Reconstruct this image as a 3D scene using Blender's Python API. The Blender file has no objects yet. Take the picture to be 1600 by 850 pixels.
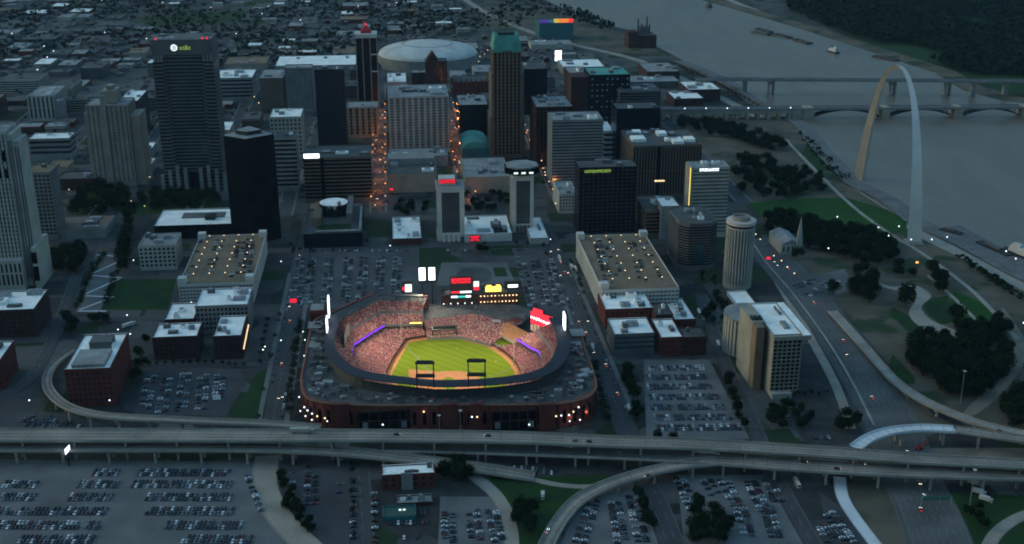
import bpy, math, random
from mathutils import Vector
random.seed(11)
R = random.Random(5)
COL = bpy.context.scene.collection
# ------------------------------------------------------------------ camera model (site survey frame)
CH = 440.0; TH = math.radians(20.63); FPX = 1849.0
CT, ST = math.cos(TH), math.sin(TH)
A = math.atan(-200 * CT / FPX)               # bearing of the streets
RX, RY = math.cos(A), -math.sin(A)           # across the streets
DX, DY = math.sin(A), math.cos(A)            # along the streets
ROT = -A

def G(u, v, z=0.0):
    x = (u - 800) / FPX; y = (425 - v) / FPX
    t = (z - CH) / (-ST + y * CT)
    return Vector((x * t, (CT + y * ST) * t, z))
def proj(p):
    x, y, z = p[0], p[1], p[2] - CH
    d = y * CT - z * ST
    return 800 + FPX * x / d, 425 - FPX * (y * ST + z * CT) / d
O0 = G(700, 560)
def loc(p):
    dx, dy = p[0] - O0.x, p[1] - O0.y
    return dx * RX + dy * RY, dx * DX + dy * DY
def wld(s, t, z=0.0):
    return Vector((O0.x + s * RX + t * DX, O0.y + s * RY + t * DY, z))
def bis(f, lo, hi, n=50):
    flo = f(lo)
    for _ in range(n):
        m = (lo + hi) / 2
        if (f(m) > 0) == (flo > 0): lo = m
        else: hi = m
    return (lo + hi) / 2

# ------------------------------------------------------------------ materials
def mat(name, rgb, rough=0.85, var=0.25, scale=0.08, metal=0.0, emit=0.0, spec=0.3, scale2=1.2, ecol=None, bump=0.0):
    m = bpy.data.materials.new(name); m.use_nodes = True
    nt = m.node_tree; b = nt.nodes['Principled BSDF']
    b.inputs['Roughness'].default_value = rough
    b.inputs['Metallic'].default_value = metal
    b.inputs['Specular IOR Level'].default_value = spec
    b.inputs['Base Color'].default_value = (*rgb, 1)
    if emit:
        b.inputs['Emission Color'].default_value = (*(ecol or rgb), 1)
        b.inputs['Emission Strength'].default_value = emit
    if var:
        geo = nt.nodes.new('ShaderNodeNewGeometry')
        n1 = nt.nodes.new('ShaderNodeTexNoise'); n1.inputs['Scale'].default_value = scale; n1.inputs['Detail'].default_value = 6
        n2 = nt.nodes.new('ShaderNodeTexNoise'); n2.inputs['Scale'].default_value = scale2; n2.inputs['Detail'].default_value = 3
        nt.links.new(geo.outputs['Position'], n1.inputs['Vector']); nt.links.new(geo.outputs['Position'], n2.inputs['Vector'])
        ad = nt.nodes.new('ShaderNodeMath'); ad.operation = 'ADD'
        nt.links.new(n1.outputs['Fac'], ad.inputs[0]); nt.links.new(n2.outputs['Fac'], ad.inputs[1])
        mr = nt.nodes.new('ShaderNodeMapRange')
        mr.inputs['From Min'].default_value = 0.7; mr.inputs['From Max'].default_value = 1.3
        mr.inputs['To Min'].default_value = 1 - var * 1.6; mr.inputs['To Max'].default_value = 1 + var * 1.6
        nt.links.new(ad.outputs[0], mr.inputs['Value'])
        oi = nt.nodes.new('ShaderNodeObjectInfo')
        mul = nt.nodes.new('ShaderNodeVectorMath'); mul.operation = 'SCALE'
        mul.inputs[0].default_value = rgb
        nt.links.new(mr.outputs['Result'], mul.inputs['Scale'])
        nt.links.new(mul.outputs['Vector'], b.inputs['Base Color'])
        if bump:
            bp = nt.nodes.new('ShaderNodeBump'); bp.inputs['Strength'].default_value = bump; bp.inputs['Distance'].default_value = 0.4
            nt.links.new(n2.outputs['Fac'], bp.inputs['Height']); nt.links.new(bp.outputs['Normal'], b.inputs['Normal'])
    return m

def mixmat(name, ca, cb, scale, lo=0.45, hi=0.55, rough=0.9, cc=None, scale2=None):
    """two or three base colours in noise patches (soil and grass, mud and sand ...)"""
    m = bpy.data.materials.new(name); m.use_nodes = True
    nt = m.node_tree; b = nt.nodes['Principled BSDF']; b.inputs['Roughness'].default_value = rough
    b.inputs['Specular IOR Level'].default_value = 0.2
    geo = nt.nodes.new('ShaderNodeNewGeometry')
    def layer(sc, c0, c1, l, h, src=None):
        n = nt.nodes.new('ShaderNodeTexNoise'); n.inputs['Scale'].default_value = sc; n.inputs['Detail'].default_value = 7
        nt.links.new(geo.outputs['Position'], n.inputs['Vector'])
        mr = nt.nodes.new('ShaderNodeMapRange'); mr.inputs['From Min'].default_value = l; mr.inputs['From Max'].default_value = h
        nt.links.new(n.outputs['Fac'], mr.inputs['Value'])
        mx = nt.nodes.new('ShaderNodeMix'); mx.data_type = 'RGBA'
        nt.links.new(mr.outputs['Result'], mx.inputs['Factor'])
        if src is None: mx.inputs['A'].default_value = (*c0, 1)
        else: nt.links.new(src, mx.inputs['A'])
        mx.inputs['B'].default_value = (*c1, 1)
        return mx.outputs['Result']
    o = layer(scale, ca, cb, lo, hi)
    if cc: o = layer(scale2 or scale * 3, None, cc, 0.55, 0.62, o)
    nt.links.new(o, b.inputs['Base Color'])
    return m

M = {}
M['asphalt'] = mat('asphalt', (.04, .041, .042), .9, .25, .02)
M['road'] = mat('road', (.05, .05, .05), .85, .22, .03)
M['lot'] = mat('lot_asphalt', (.115, .115, .112), .9, .28, .03)
M['lot_dark'] = mat('lot_asphalt_dark', (.045, .045, .047), .9, .3, .03)
M['deckw'] = mat('deck_tyre_wear', (.165, .145, .12), .85, .3, .04)
M['lot_mid'] = mat('lot_asphalt_mid', (.068, .068, .068), .9, .3, .03)
M['concrete'] = mat('concrete', (.26, .24, .21), .85, .2, .05)
M['concrete_new'] = mat('concrete_new', (.55, .56, .56), .8, .12, .05)
M['deck'] = mat('deck_concrete', (.26, .225, .18), .85, .22, .04)
M['side'] = mat('sidewalk', (.13, .127, .12), .9, .25, .06)
M['paint'] = mat('road_paint', (.20, .20, .19), .7, .2)
M['white'] = mat('white_wall', (.47, .46, .42), .8, .12, .06)
M['offwhite'] = mat('cream_stone', (.36, .34, .29), .8, .15, .06)
M['beige'] = mat('beige_stone', (.27, .24, .19), .8, .18, .06)
M['grey'] = mat('grey_concrete', (.2, .2, .19), .85, .18, .06)
M['greyd'] = mat('dark_concrete', (.10, .10, .098), .85, .2, .06)
M['tan'] = mat('tan_deck', (.17, .12, .075), .9, .2, .04)
M['brick'] = mat('red_brick', (.11, .026, .02), .9, .22, .08, bump=.1)
M['brickp'] = mat('ballpark_brick', (.20, .042, .03), .9, .25, .08, bump=.1)
M['brickd'] = mat('dark_brick', (.05, .02, .018), .9, .22, .08)
M['brown'] = mat('brown_granite', (.12, .085, .062), .7, .18, .05)
M['roofw'] = mat('white_roof', (.82, .80, .74), .8, .16, .07)
M['dome'] = mat('dome_membrane', (.46, .46, .43), .8, .16, .04)
M['hull'] = mat('barge_hull', (.05, .045, .042), .8, .3, .2)
M['roofg'] = mat('grey_roof', (.22, .225, .22), .9, .28, .07)
M['roofd'] = mat('dark_roof', (.07, .072, .07), .9, .3, .07)
M['roofgreen'] = mat('copper_roof', (.07, .27, .22), .6, .2, .08)
M['teal'] = mat('teal_cladding', (.02, .12, .13), .35, .15, .05, spec=.5)
M['glass'] = mat('window_glass', (.012, .018, .024), .12, .3, .2, spec=.6)
M['glassb'] = mat('blue_glass', (.02, .05, .065), .15, .25, .2, spec=.6)
M['black'] = mat('black_glass', (.003, .004, .007), .2, .25, .05, spec=.15)
M['navy'] = mat('navy_glass', (.004, .008, .018), .25, .25, .05, spec=.2)
M['steel'] = mat('metal_plant', (.3, .31, .32), .5, .3, .3, metal=.4)
M['steeld'] = mat('dark_steel', (.02, .02, .022), .6, .2, .3)
M['arch'] = mat('stainless_steel', (.54, .48, .42), .42, .1, .05, metal=.55)
M['grass'] = mixmat('grass', (.009, .046, .005), (.014, .066, .007), .03, .35, .65)
M['grassd'] = mixmat('park_grass', (.008, .030, .006), (.013, .044, .008), .04, .35, .65)
M['soil'] = mixmat('bare_soil', (.115, .095, .068), (.06, .058, .04), .02, .4, .62, cc=(.022, .042, .016), scale2=.018)
M['sand'] = mixmat('sandy_ground', (.21, .17, .12), (.13, .11, .085), .03, .4, .6)
M['path'] = mat('pale_path', (.27, .25, .21), .9, .18, .05)
M['leaf'] = mat('leaf', (.006, .014, .007), .95, .45, .35, spec=.0)
M['leaf2'] = mat('leaf_light', (.011, .025, .010), .95, .4, .35, spec=.0)
M['bark'] = mat('bark', (.06, .045, .03), .95, .3, 1.5)
M['seat'] = mat('red_seats', (.16, .05, .055), .8, .25, .3)
M['crowd_a'] = mat('red_shirts', (.46, .10, .10), .9, .1, 1)
M['crowd_b'] = mat('white_shirts', (.62, .44, .37), .9, .1, 1)
M['crowd_c'] = mat('skin_tones', (.45, .26, .18), .9, .2, 1)
M['crowd_d'] = mat('dark_clothes', (.05, .045, .055), .9, .2, 1)
M['dirt'] = mat('infield_dirt', (.42, .17, .065), .95, .12, .2)
M['canopy'] = mat('canopy_metal', (.022, .026, .036), .65, .2, .05, metal=.0)
M['red'] = mat('red_cloth', (.35, .02, .03), .8, .2, .2)
M['redp'] = mat('red_panel', (.4, .015, .02), .6, .1, .2)
M['tyre'] = mat('tyre_rubber', (.012, .012, .012), .9, 0)
M['carglass'] = mat('car_glass', (.01, .012, .015), .1, 0, spec=.6)
def lamp_mat(name, rgb, e): return mat(name, rgb, .5, 0, emit=e, ecol=rgb)
M['l_white'] = lamp_mat('lit_white', (.85, .93, 1.0), 1.0)
M['l_bank'] = lamp_mat('lit_bank', (.9, .95, 1.0), 1.1)
M['d_purple'] = lamp_mat('dim_purple', (.16, .05, .5), .16)
M['d_teal'] = lamp_mat('dim_teal', (.03, .3, .35), .12)
M['d_yellow'] = lamp_mat('dim_yellow', (.9, .55, .08), .3)
M['d_orange'] = lamp_mat('dim_orange', (1.0, .25, .05), .38)
M['d_red'] = lamp_mat('dim_red', (1.0, .06, .04), .38)
M['l_bright'] = lamp_mat('lit_bright', (.9, .95, 1.0), 1.8)
M['l_warm'] = lamp_mat('lit_warm', (1.0, .72, .38), 1.0)
M['l_orange'] = lamp_mat('lit_orange', (1.0, .36, .07), 1.2)
M['l_red'] = lamp_mat('lit_red', (1.0, .02, .05), .5)
M['l_yellow'] = lamp_mat('lit_yellow', (1.0, .72, .12), .8)
M['l_purple'] = lamp_mat('lit_purple', (.22, .03, 1.0), .55)
M['l_blue'] = lamp_mat('lit_blue', (.1, .2, 1.0), .5)
M['l_teal'] = lamp_mat('lit_teal', (.05, .6, .55), .35)
M['l_lime'] = lamp_mat('lit_lime', (.55, .8, .12), .16)
M['l_globe'] = lamp_mat('lit_globe', (.75, .85, .8), .55)

# ------------------------------------------------------------------ mesh builder
class MB:
    def __init__(s): s.v = []; s.f = []; s.m = []
    def quad(s, a, b, c, d, mi=0):
        n = len(s.v); s.v += [tuple(a), tuple(b), tuple(c), tuple(d)]; s.f.append((n, n+1, n+2, n+3)); s.m.append(mi)
    def poly(s, pts, mi=0):
        n = len(s.v); s.v += [tuple(p) for p in pts]; s.f.append(tuple(range(n, n+len(pts)))); s.m.append(mi)
    def box(s, x0, x1, y0, y1, z0, z1, mi=0, taper=0, bottom=True):
        n = len(s.v); t = taper
        s.v += [(x0,y0,z0),(x1,y0,z0),(x1,y1,z0),(x0,y1,z0),(x0+t,y0+t,z1),(x1-t,y0+t,z1),(x1-t,y1-t,z1),(x0+t,y1-t,z1)]
        fs = [(4,5,6,7),(0,1,5,4),(1,2,6,5),(2,3,7,6),(3,0,4,7)]
        if bottom: fs.append((3,2,1,0))
        for q in fs: s.f.append(tuple(n+i for i in q)); s.m.append(mi)
    def prism(s, pts, z0, z1, mi=0, top=True, bot=True, mtop=None):
        n = len(s.v); k = len(pts)
        s.v += [(p[0], p[1], z0) for p in pts] + [(p[0], p[1], z1) for p in pts]
        for i in range(k):
            j = (i+1) % k; s.f.append((n+i, n+j, n+k+j, n+k+i)); s.m.append(mi)
        if top: s.f.append(tuple(n+k+i for i in range(k))); s.m.append(mi if mtop is None else mtop)
        if bot: s.f.append(tuple(n+k-1-i for i in range(k))); s.m.append(mi)
    def loops(s, loops, mi=0, cap=True):
        """bridge successive closed loops of equal length"""
        n = len(s.v); k = len(loops[0])
        for L in loops: s.v += [tuple(p) for p in L]
        for a in range(len(loops)-1):
            for i in range(k):
                j = (i+1) % k
                s.f.append((n+a*k+i, n+a*k+j, n+(a+1)*k+j, n+(a+1)*k+i)); s.m.append(mi)
        if cap:
            s.f.append(tuple(n+(len(loops)-1)*k+i for i in range(k))); s.m.append(mi)
    def bar(s, a, b, r, mi=0, k=6, r2=None):
        a = Vector(a); b = Vector(b); d = (b-a)
        if d.length < 1e-6: return
        d.normalize(); u = d.orthogonal().normalized(); w = d.cross(u); r2 = r if r2 is None else r2
        L0 = [a + (u*math.cos(2*math.pi*i/k) + w*math.sin(2*math.pi*i/k))*r for i in range(k)]
        L1 = [b + (u*math.cos(2*math.pi*i/k) + w*math.sin(2*math.pi*i/k))*r2 for i in range(k)]
        s.loops([L0, L1], mi); n = len(s.v) - 2*k; s.f.append(tuple(n+k-1-i for i in range(k))); s.m.append(mi)
    def cyl(s, cx, cy, r, z0, z1, mi=0, k=24, r2=None, cap=True):
        r2 = r if r2 is None else r2
        s.loops([[(cx+r*math.cos(2*math.pi*i/k), cy+r*math.sin(2*math.pi*i/k), z0) for i in range(k)],
                 [(cx+r2*math.cos(2*math.pi*i/k), cy+r2*math.sin(2*math.pi*i/k), z1) for i in range(k)]], mi, cap)
    def mesh(s, name, mats):
        me = bpy.data.meshes.new(name); me.from_pydata(s.v, [], s.f)
        if not isinstance(mats, (list, tuple)): mats = [mats]
        for m in mats: me.materials.append(M[m] if isinstance(m, str) else m)
        if len(mats) > 1: me.polygons.foreach_set('material_index', s.m)
        me.update(); return me
    def build(s, name, mats, parent=None, at=(0,0,0), rz=0.0):
        return link(name, s.mesh(name, mats), parent, at, rz)
def link(name, me, parent=None, at=(0,0,0), rz=0.0, scale=None):
    o = bpy.data.objects.new(name, me); COL.objects.link(o)
    o.location = at; o.rotation_euler = (0, 0, rz)
    if scale: o.scale = scale
    if parent: o.parent = parent
    return o
def tag(o, label, cat, group=None, kind=None):
    o['label'] = label; o['category'] = cat
    if group: o['group'] = group
    if kind: o['kind'] = kind
    return o
def empty(name, at, label, cat, group=None, rz=0.0):
    o = bpy.data.objects.new(name, None); COL.objects.link(o); o.location = at; o.rotation_euler = (0, 0, rz)
    return tag(o, label, cat, group)
def structure(o): o['kind'] = 'structure'; return o
def copy_tree(o, parent=None):
    c = o.copy(); COL.objects.link(c); c.parent = parent
    for ch in list(o.children): copy_tree(ch, c)
    return c
def smooth(pts, n=6):
    """Catmull-Rom through points (any dimension)"""
    out = []
    P = [pts[0]] + list(pts) + [pts[-1]]
    for i in range(1, len(P)-2):
        a, b, c, d = P[i-1], P[i], P[i+1], P[i+2]
        for k in range(n):
            t = k / n
            out.append(tuple(.5*((2*b[j]) + (-a[j]+c[j])*t + (2*a[j]-5*b[j]+4*c[j]-d[j])*t*t + (-a[j]+3*b[j]-3*c[j]+d[j])*t**3) for j in range(len(b))))
    out.append(tuple(pts[-1])); return out
def inside(p, poly):
    x, y = p[0], p[1]; r = False; j = len(poly)-1
    for i in range(len(poly)):
        if (poly[i][1] > y) != (poly[j][1] > y) and x < (poly[j][0]-poly[i][0])*(y-poly[i][1])/(poly[j][1]-poly[i][1])+poly[i][0]: r = not r
        j = i
    return r
FOOT = []          # occupied footprints (s0, s1, t0, t1)
def free(s, t, m=0.0):
    return not any(a-m < s < b+m and c-m < t < d+m for a, b, c, d in FOOT)
# ================================================================== GROUND, WATER, ROADS
def sheet(name, pix, m, z, kind='structure', n=0, zref=0.0):
    pts = smooth(pix, n) if n else pix
    mb = MB(); mb.poly([(*G(u, v, zref).xy, z) for u, v in pts])
    o = mb.build(name, m); o['kind'] = kind; return o
gm = MB(); gm.quad((-9000, -300, 0), (12000, -300, 0), (12000, 16000, 0), (-9000, 16000, 0))
def parcel_mat(name, dark, light, green):
    m = bpy.data.materials.new(name); m.use_nodes = True
    nt = m.node_tree; b = nt.nodes['Principled BSDF']; b.inputs['Roughness'].default_value = .92; b.inputs['Specular IOR Level'].default_value = .15
    geo = nt.nodes.new('ShaderNodeNewGeometry'); mp = nt.nodes.new('ShaderNodeMapping'); mp.inputs['Rotation'].default_value = (0, 0, A)
    nt.links.new(geo.outputs['Position'], mp.inputs['Vector'])
    vo = nt.nodes.new('ShaderNodeTexVoronoi'); vo.distance = 'CHEBYCHEV'; vo.inputs['Scale'].default_value = .028; vo.inputs['Randomness'].default_value = .75
    nt.links.new(mp.outputs['Vector'], vo.inputs['Vector'])
    sep = nt.nodes.new('ShaderNodeSeparateColor'); nt.links.new(vo.outputs['Color'], sep.inputs['Color'])
    n = nt.nodes.new('ShaderNodeTexNoise'); n.inputs['Scale'].default_value = .09; n.inputs['Detail'].default_value = 9; n.inputs['Roughness'].default_value = .65; nt.links.new(mp.outputs['Vector'], n.inputs['Vector'])
    ad = nt.nodes.new('ShaderNodeMath'); ad.operation = 'ADD'; nt.links.new(sep.outputs['Red'], ad.inputs[0]); nt.links.new(n.outputs['Fac'], ad.inputs[1])
    mr = nt.nodes.new('ShaderNodeMapRange'); mr.inputs['From Min'].default_value = .35; mr.inputs['From Max'].default_value = 1.5; nt.links.new(ad.outputs[0], mr.inputs['Value'])
    mx = nt.nodes.new('ShaderNodeMix'); mx.data_type = 'RGBA'; mx.inputs['A'].default_value = (*dark, 1); mx.inputs['B'].default_value = (*light, 1); nt.links.new(mr.outputs['Result'], mx.inputs['Factor'])
    gr = nt.nodes.new('ShaderNodeMath'); gr.operation = 'GREATER_THAN'; gr.inputs[1].default_value = .84; nt.links.new(sep.outputs['Green'], gr.inputs[0])
    m2 = nt.nodes.new('ShaderNodeMix'); m2.data_type = 'RGBA'; nt.links.new(mx.outputs['Result'], m2.inputs['A']); m2.inputs['B'].default_value = (*green, 1); nt.links.new(gr.outputs[0], m2.inputs['Factor'])
    nt.links.new(m2.outputs['Result'], b.inputs['Base Color']); return m
M['ground'] = parcel_mat('city_ground', (.014, .015, .016), (.085, .084, .078), (.018, .034, .014))
gm.build('ground', 'ground')['kind'] = 'structure'

LEFT_BANK = [(700,-60),(800,-22),(858,3),(900,22),(952,40),(980,46),(1010,66),(1040,80),(1068,95),(1139,122),(1192,162),(1240,180),(1266,196),(1300,238),(1350,287),(1400,310),(1445,345),(1480,362),(1530,384),(1600,422),(1720,480),(2000,590),(2600,780)]
RIGHT_BANK = [(900,-60),(1000,-32),(1096,0),(1180,24),(1254,46),(1296,60),(1349,77),(1406,96),(1462,114),(1505,141),(1568,158),(1640,165),(1900,200),(3200,330)]
RIVER_PIX = LEFT_BANK + RIGHT_BANK[::-1]
M['water'] = bpy.data.materials.new('river_water'); M['water'].use_nodes = True
def _water():
    nt = M['water'].node_tree; b = nt.nodes['Principled BSDF']
    b.inputs['Roughness'].default_value = .32; b.inputs['Specular IOR Level'].default_value = .5
    geo = nt.nodes.new('ShaderNodeNewGeometry')
    mp = nt.nodes.new('ShaderNodeMapping'); mp.inputs['Scale'].default_value = (1, .35, 1); mp.inputs['Rotation'].default_value = (0, 0, .8)
    nt.links.new(geo.outputs['Position'], mp.inputs['Vector'])
    n = nt.nodes.new('ShaderNodeTexNoise'); n.inputs['Scale'].default_value = .09; n.inputs['Detail'].default_value = 5
    n2 = nt.nodes.new('ShaderNodeTexNoise'); n2.inputs['Scale'].default_value = .010; n2.inputs['Detail'].default_value = 6; n2.inputs['Distortion'].default_value = 1.5
    nt.links.new(mp.outputs['Vector'], n.inputs['Vector']); nt.links.new(mp.outputs['Vector'], n2.inputs['Vector'])
    cr = nt.nodes.new('ShaderNodeMix'); cr.data_type = 'RGBA'
    mr = nt.nodes.new('ShaderNodeMapRange'); mr.inputs['From Min'].default_value = .35; mr.inputs['From Max'].default_value = .65
    nt.links.new(n2.outputs['Fac'], mr.inputs['Value']); nt.links.new(mr.outputs['Result'], cr.inputs['Factor'])
    cr.inputs['A'].default_value = (.115, .094, .074, 1); cr.inputs['B'].default_value = (.155, .128, .10, 1)
    nt.links.new(cr.outputs['Result'], b.inputs['Base Color'])
    bp = nt.nodes.new('ShaderNodeBump'); bp.inputs['Strength'].default_value = .6; bp.inputs['Distance'].default_value = 1.2
    nt.links.new(n.outputs['Fac'], bp.inputs['Height']); nt.links.new(bp.outputs['Normal'], b.inputs['Normal'])
_water()
sheet('river', RIVER_PIX, 'water', .30)
# sloping stone levee along the near bank and the far bank
def strip_off(name, pix, m, d0, d1, z0, z1, side=1):
    P = [G(u, v).xy for u, v in pix]; mb = MB()
    Q = []
    for i, p in enumerate(P):
        a = P[max(0, i-1)]; b = P[min(len(P)-1, i+1)]; t = (b-a).normalized(); nn = Vector((-t.y, t.x))*side
        Q.append((p+nn*d0, p+nn*d1))
    for (a, b), (c, d) in zip(Q, Q[1:]): mb.quad((*a, z0), (*c, z0), (*d, z1), (*b, z1))
    o = mb.build(name, m); o['kind'] = 'structure'; return o
strip_off('levee', LEFT_BANK[8:], 'side', 2, -26, .32, 1.5)
strip_off('far_levee', RIGHT_BANK[1:], 'soil', -2, 40, .32, 2.5)

# park ground, lawns and lots, each a sheet above the one below
sheet('park_ground', [(1050,188),(1120,184),(1205,176),(1245,190),(1290,240),(1340,288),(1395,315),(1440,352),(1520,390),(1600,432),(1760,520),(1700,700),(1480,645),(1400,585),(1330,500),(1250,412),(1195,345),(1150,290)], 'soil', .04)
sheet('riverfront_road', [(1248,196),(1262,194),(1345,290),(1400,322),(1440,358),(1530,404),(1640,462),(1640,476),(1520,412),(1430,368),(1385,328),(1330,292)], 'path', .06)
sheet('arch_lawn', [(1168,318),(1225,312),(1320,308),(1395,330),(1418,345),(1415,366),(1340,362),(1270,340),(1185,338)], 'grass', .08)
sheet('park_lawn', [(1490,455),(1530,470),(1565,500),(1540,512),(1505,512),(1480,490)], 'grass', .08)
sheet('park_lawn', [(1395,480),(1430,500),(1440,520),(1410,525),(1385,500)], 'grassd', .08)
sheet('park_path', [(1372,440),(1395,448),(1430,446),(1455,462),(1440,480),(1455,500),(1500,520),(1480,528),(1440,512),(1420,490),(1432,462),(1400,454),(1370,446)], 'path', .10, n=5)
sheet('park_path', [(1568,480),(1600,530),(1598,570),(1560,620),(1520,650),(1505,645),(1550,600),(1582,560),(1580,530),(1555,490)], 'sand', .10, n=5)
sheet('park_path', [(1330,470),(1400,500),(1445,545),(1480,600),(1500,640),(1440,600),(1390,548),(1340,500)], 'soil', .09)
sheet('cleared_ground', [(1240,205),(1275,215),(1310,262),(1345,300),(1390,330),(1420,345),(1415,320),(1350,292),(1300,245),(1262,200)], 'sand', .09)
sheet('levee_parking', [(1450,360),(1500,352),(1560,385),(1640,420),(1640,455),(1560,420),(1500,390)], 'lot', .33)

sheet('city_lawn', [(172,436),(276,436),(262,484),(158,484)], 'grassd', .06)
sheet('plaza_paving', [(150,395),(202,395),(172,436),(158,488),(118,488)], 'side', .05)
sheet('lawn_bank', [(402,580),(425,578),(412,655),(355,655),(385,615)], 'grassd', .06)
sheet('interchange_lawn', [(762,742),(830,745),(960,742),(990,735),(915,782),(870,830),(850,860),(806,860),(797,812),(778,778)], 'grassd', .06)
sheet('interchange_lawn', [(1390,755),(1420,755),(1450,860),(1425,860)], 'grassd', .06)
sheet('interchange_lawn', [(1470,770),(1620,775),(1640,860),(1500,860)], 'grassd', .06)
sheet('construction_yard', [(1320,755),(1392,755),(1430,860),(1375,860),(1340,800)], 'soil', .05)
sheet('construction_yard', [(1400,700),(1600,700),(1640,735),(1400,735)], 'sand', .05)
sheet('construction_yard', [(1380,600),(1420,610),(1460,648),(1500,668),(1405,690)], 'soil', .05)
sheet('north_green', [(215,28),(300,20),(390,16),(375,34),(230,42)], 'grassd', .05)
sheet('north_green', [(60,4),(160,2),(130,10),(40,14)], 'grassd', .05)
sheet('north_green', [(395,-6),(460,-6),(440,10),(380,10)], 'grassd', .05)
sheet('north_green', [(440,62),(502,60),(508,96),(434,98)], 'grassd', .05)
sheet('north_green', [(100,18),(205,12),(200,26),(96,32)], 'grassd', .05)
sheet('north_green', [(480,4),(540,2),(548,24),(484,28)], 'grassd', .05)
sheet('park_lawn', [(1398,545),(1425,560),(1430,600),(1408,600),(1388,570)], 'grassd', .085)
sheet('park_lawn', [(1440,470),(1480,462),(1500,500),(1470,508),(1450,492)], 'grassd', .085)
sheet('park_lawn', [(1262,215),(1290,240),(1300,262),(1280,270),(1255,240)], 'grassd', .085)
sheet('rail_yard', [(760,10),(850,12),(1000,60),(1045,88),(960,80),(830,55),(740,40)], 'soil', .05)

for i, (a, b) in enumerate(zip([(150,398),(196,404),(140,430),(186,436),(128,462),(172,466),(122,486)], [(200,402),(143,428),(190,434),(132,460),(178,464),(124,484),(166,486)])):
    P0, P1 = G(*a), G(*b); tn = (P1-P0).normalized(); nn = Vector((-tn.y, tn.x, 0))*1.3; mb = MB()
    z = Vector((0, 0, .07+.004*i)); mb.quad(P0-nn+z, P1-nn+z, P1+nn+z, P0+nn+z); structure(mb.build('path', 'concrete_new'))
LOTS = {}
def lot(name, pix, m='lot'):
    o = sheet(name, pix, m, .05); return o
lot('car_park', [(-140,716),(396,722),(412,770),(440,820),(470,862),(-200,862)])
lot('car_park', [(442,722),(548,722),(546,862),(512,862),(470,815),(446,775)], 'lot_dark')
lot('car_park', [(688,776),(776,776),(792,815),(794,862),(684,862)], 'lot')
lot('car_park', [(930,752),(1010,745),(1042,862),(872,862),(895,805)], 'lot')
lot('car_park', [(1058,742),(1210,742),(1262,862),(1070,862)], 'lot')
lot('car_park', [(1006,562),(1108,562),(1172,686),(1010,686)], 'lot')
lot('car_park', [(228,574),(376,576),(384,600),(352,650),(208,648)], 'lot_dark')
lot('car_park', [(462,388),(655,388),(655,482),(440,482)], 'lot_mid')
lot('car_park', [(800,388),(868,388),(905,500),(830,500)], 'lot_mid')
lot('car_park', [(-60,640),(100,645),(180,668),(-60,668)], 'lot_dark')
lot('car_park', [(1230,440),(1320,420),(1335,450),(1290,470)], 'lot')
lot('car_park', [(1280,770),(1330,800),(1365,862),(1300,862)], 'lot_dark')
lot('ballpark_plaza', [(690,410),(792,410),(806,446),(682,446)], 'lot')
sheet('plaza_oval', [(712,430),(722,420),(745,417),(764,422),(768,432),(760,441),(725,441)], 'lot_mid', .07, n=5)
sheet('plaza_lawn', [(770,418),(788,418),(794,432),(774,432)], 'grassd', .07)
sheet('square_park', [(118,306),(150,294),(202,298),(206,330),(104,342)], 'grassd', .05)
sheet('square_park', [(212,314),(262,304),(335,305),(348,324),(205,338)], 'grassd', .05)

# streets: strips along the grid, with pavements and centre lines
def grid_road(name, s0, s1, t0, t1, m='road', z=.03):
    mb = MB(); mb.poly([wld(s0, t0, z), wld(s1, t0, z), wld(s1, t1, z), wld(s0, t1, z)])
    return structure(mb.build(name, m))
def kerb(s0, s1, t0, t1):
    mb = MB(); mb.prism([wld(s0, t0), wld(s1, t0), wld(s1, t1), wld(s0, t1)], .0, .15)
    return structure(mb.build('pavement', 'side'))
SL = loc(G(452, 520))[0]; SR = loc(G(918, 520))[0]
NS = [SL, SR]                                     # streets west and east of the ballpark
NSTREETS = []
for s in (loc(G(593, 200))[0], loc(G(707, 200))[0], loc(G(838, 230))[0]): NSTREETS.append(s)
STEP = (NSTREETS[1] - NSTREETS[0])
SGRID = sorted([NSTREETS[0] - STEP*k for k in range(1, 9)] + NSTREETS + [NSTREETS[2] + STEP*k for k in range(1, 3)])
TGRID = [loc(G(600, v))[1] for v in (386, 300, 238, 200)]
T0 = TGRID[-1]
TGRID += [T0 + 105*k for k in range(1, 16)]
for s in (SL, SR):
    t0 = loc(G(700, 665))[1]
    grid_road('street', s-9, s+9, t0-130, 420)
    for q in (-1, 1):
        kerb(min(s+q*9, s+q*13), max(s+q*9, s+q*13), t0+14, 230)
    mb = MB()
    for k in range(60):
        t = t0 - 100 + k*9
        mb.poly([wld(s-.15, t, .05), wld(s+.15, t, .05), wld(s+.15, t+4, .05), wld(s-.15, t+4, .05)])
    structure(mb.build('centre_line', 'paint'))
for i, s in enumerate(SGRID):
    grid_road('street', s-8, s+8, 425, 2300, z=.035)
    for q in (-1, 1):
        if abs(s) < 900: kerb(min(s+q*8, s+q*11), max(s+q*8, s+q*11), 430, 1200)
for i, t in enumerate(TGRID):
    grid_road('cross_street', -1500, (300, 300, 345, 400)[i] if i < 4 else 430, t-8, t+8, z=.045)
for v, ua, ub in ((655, 560, 20), (497, 40, 450), (572, 0, 470)): pass

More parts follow.
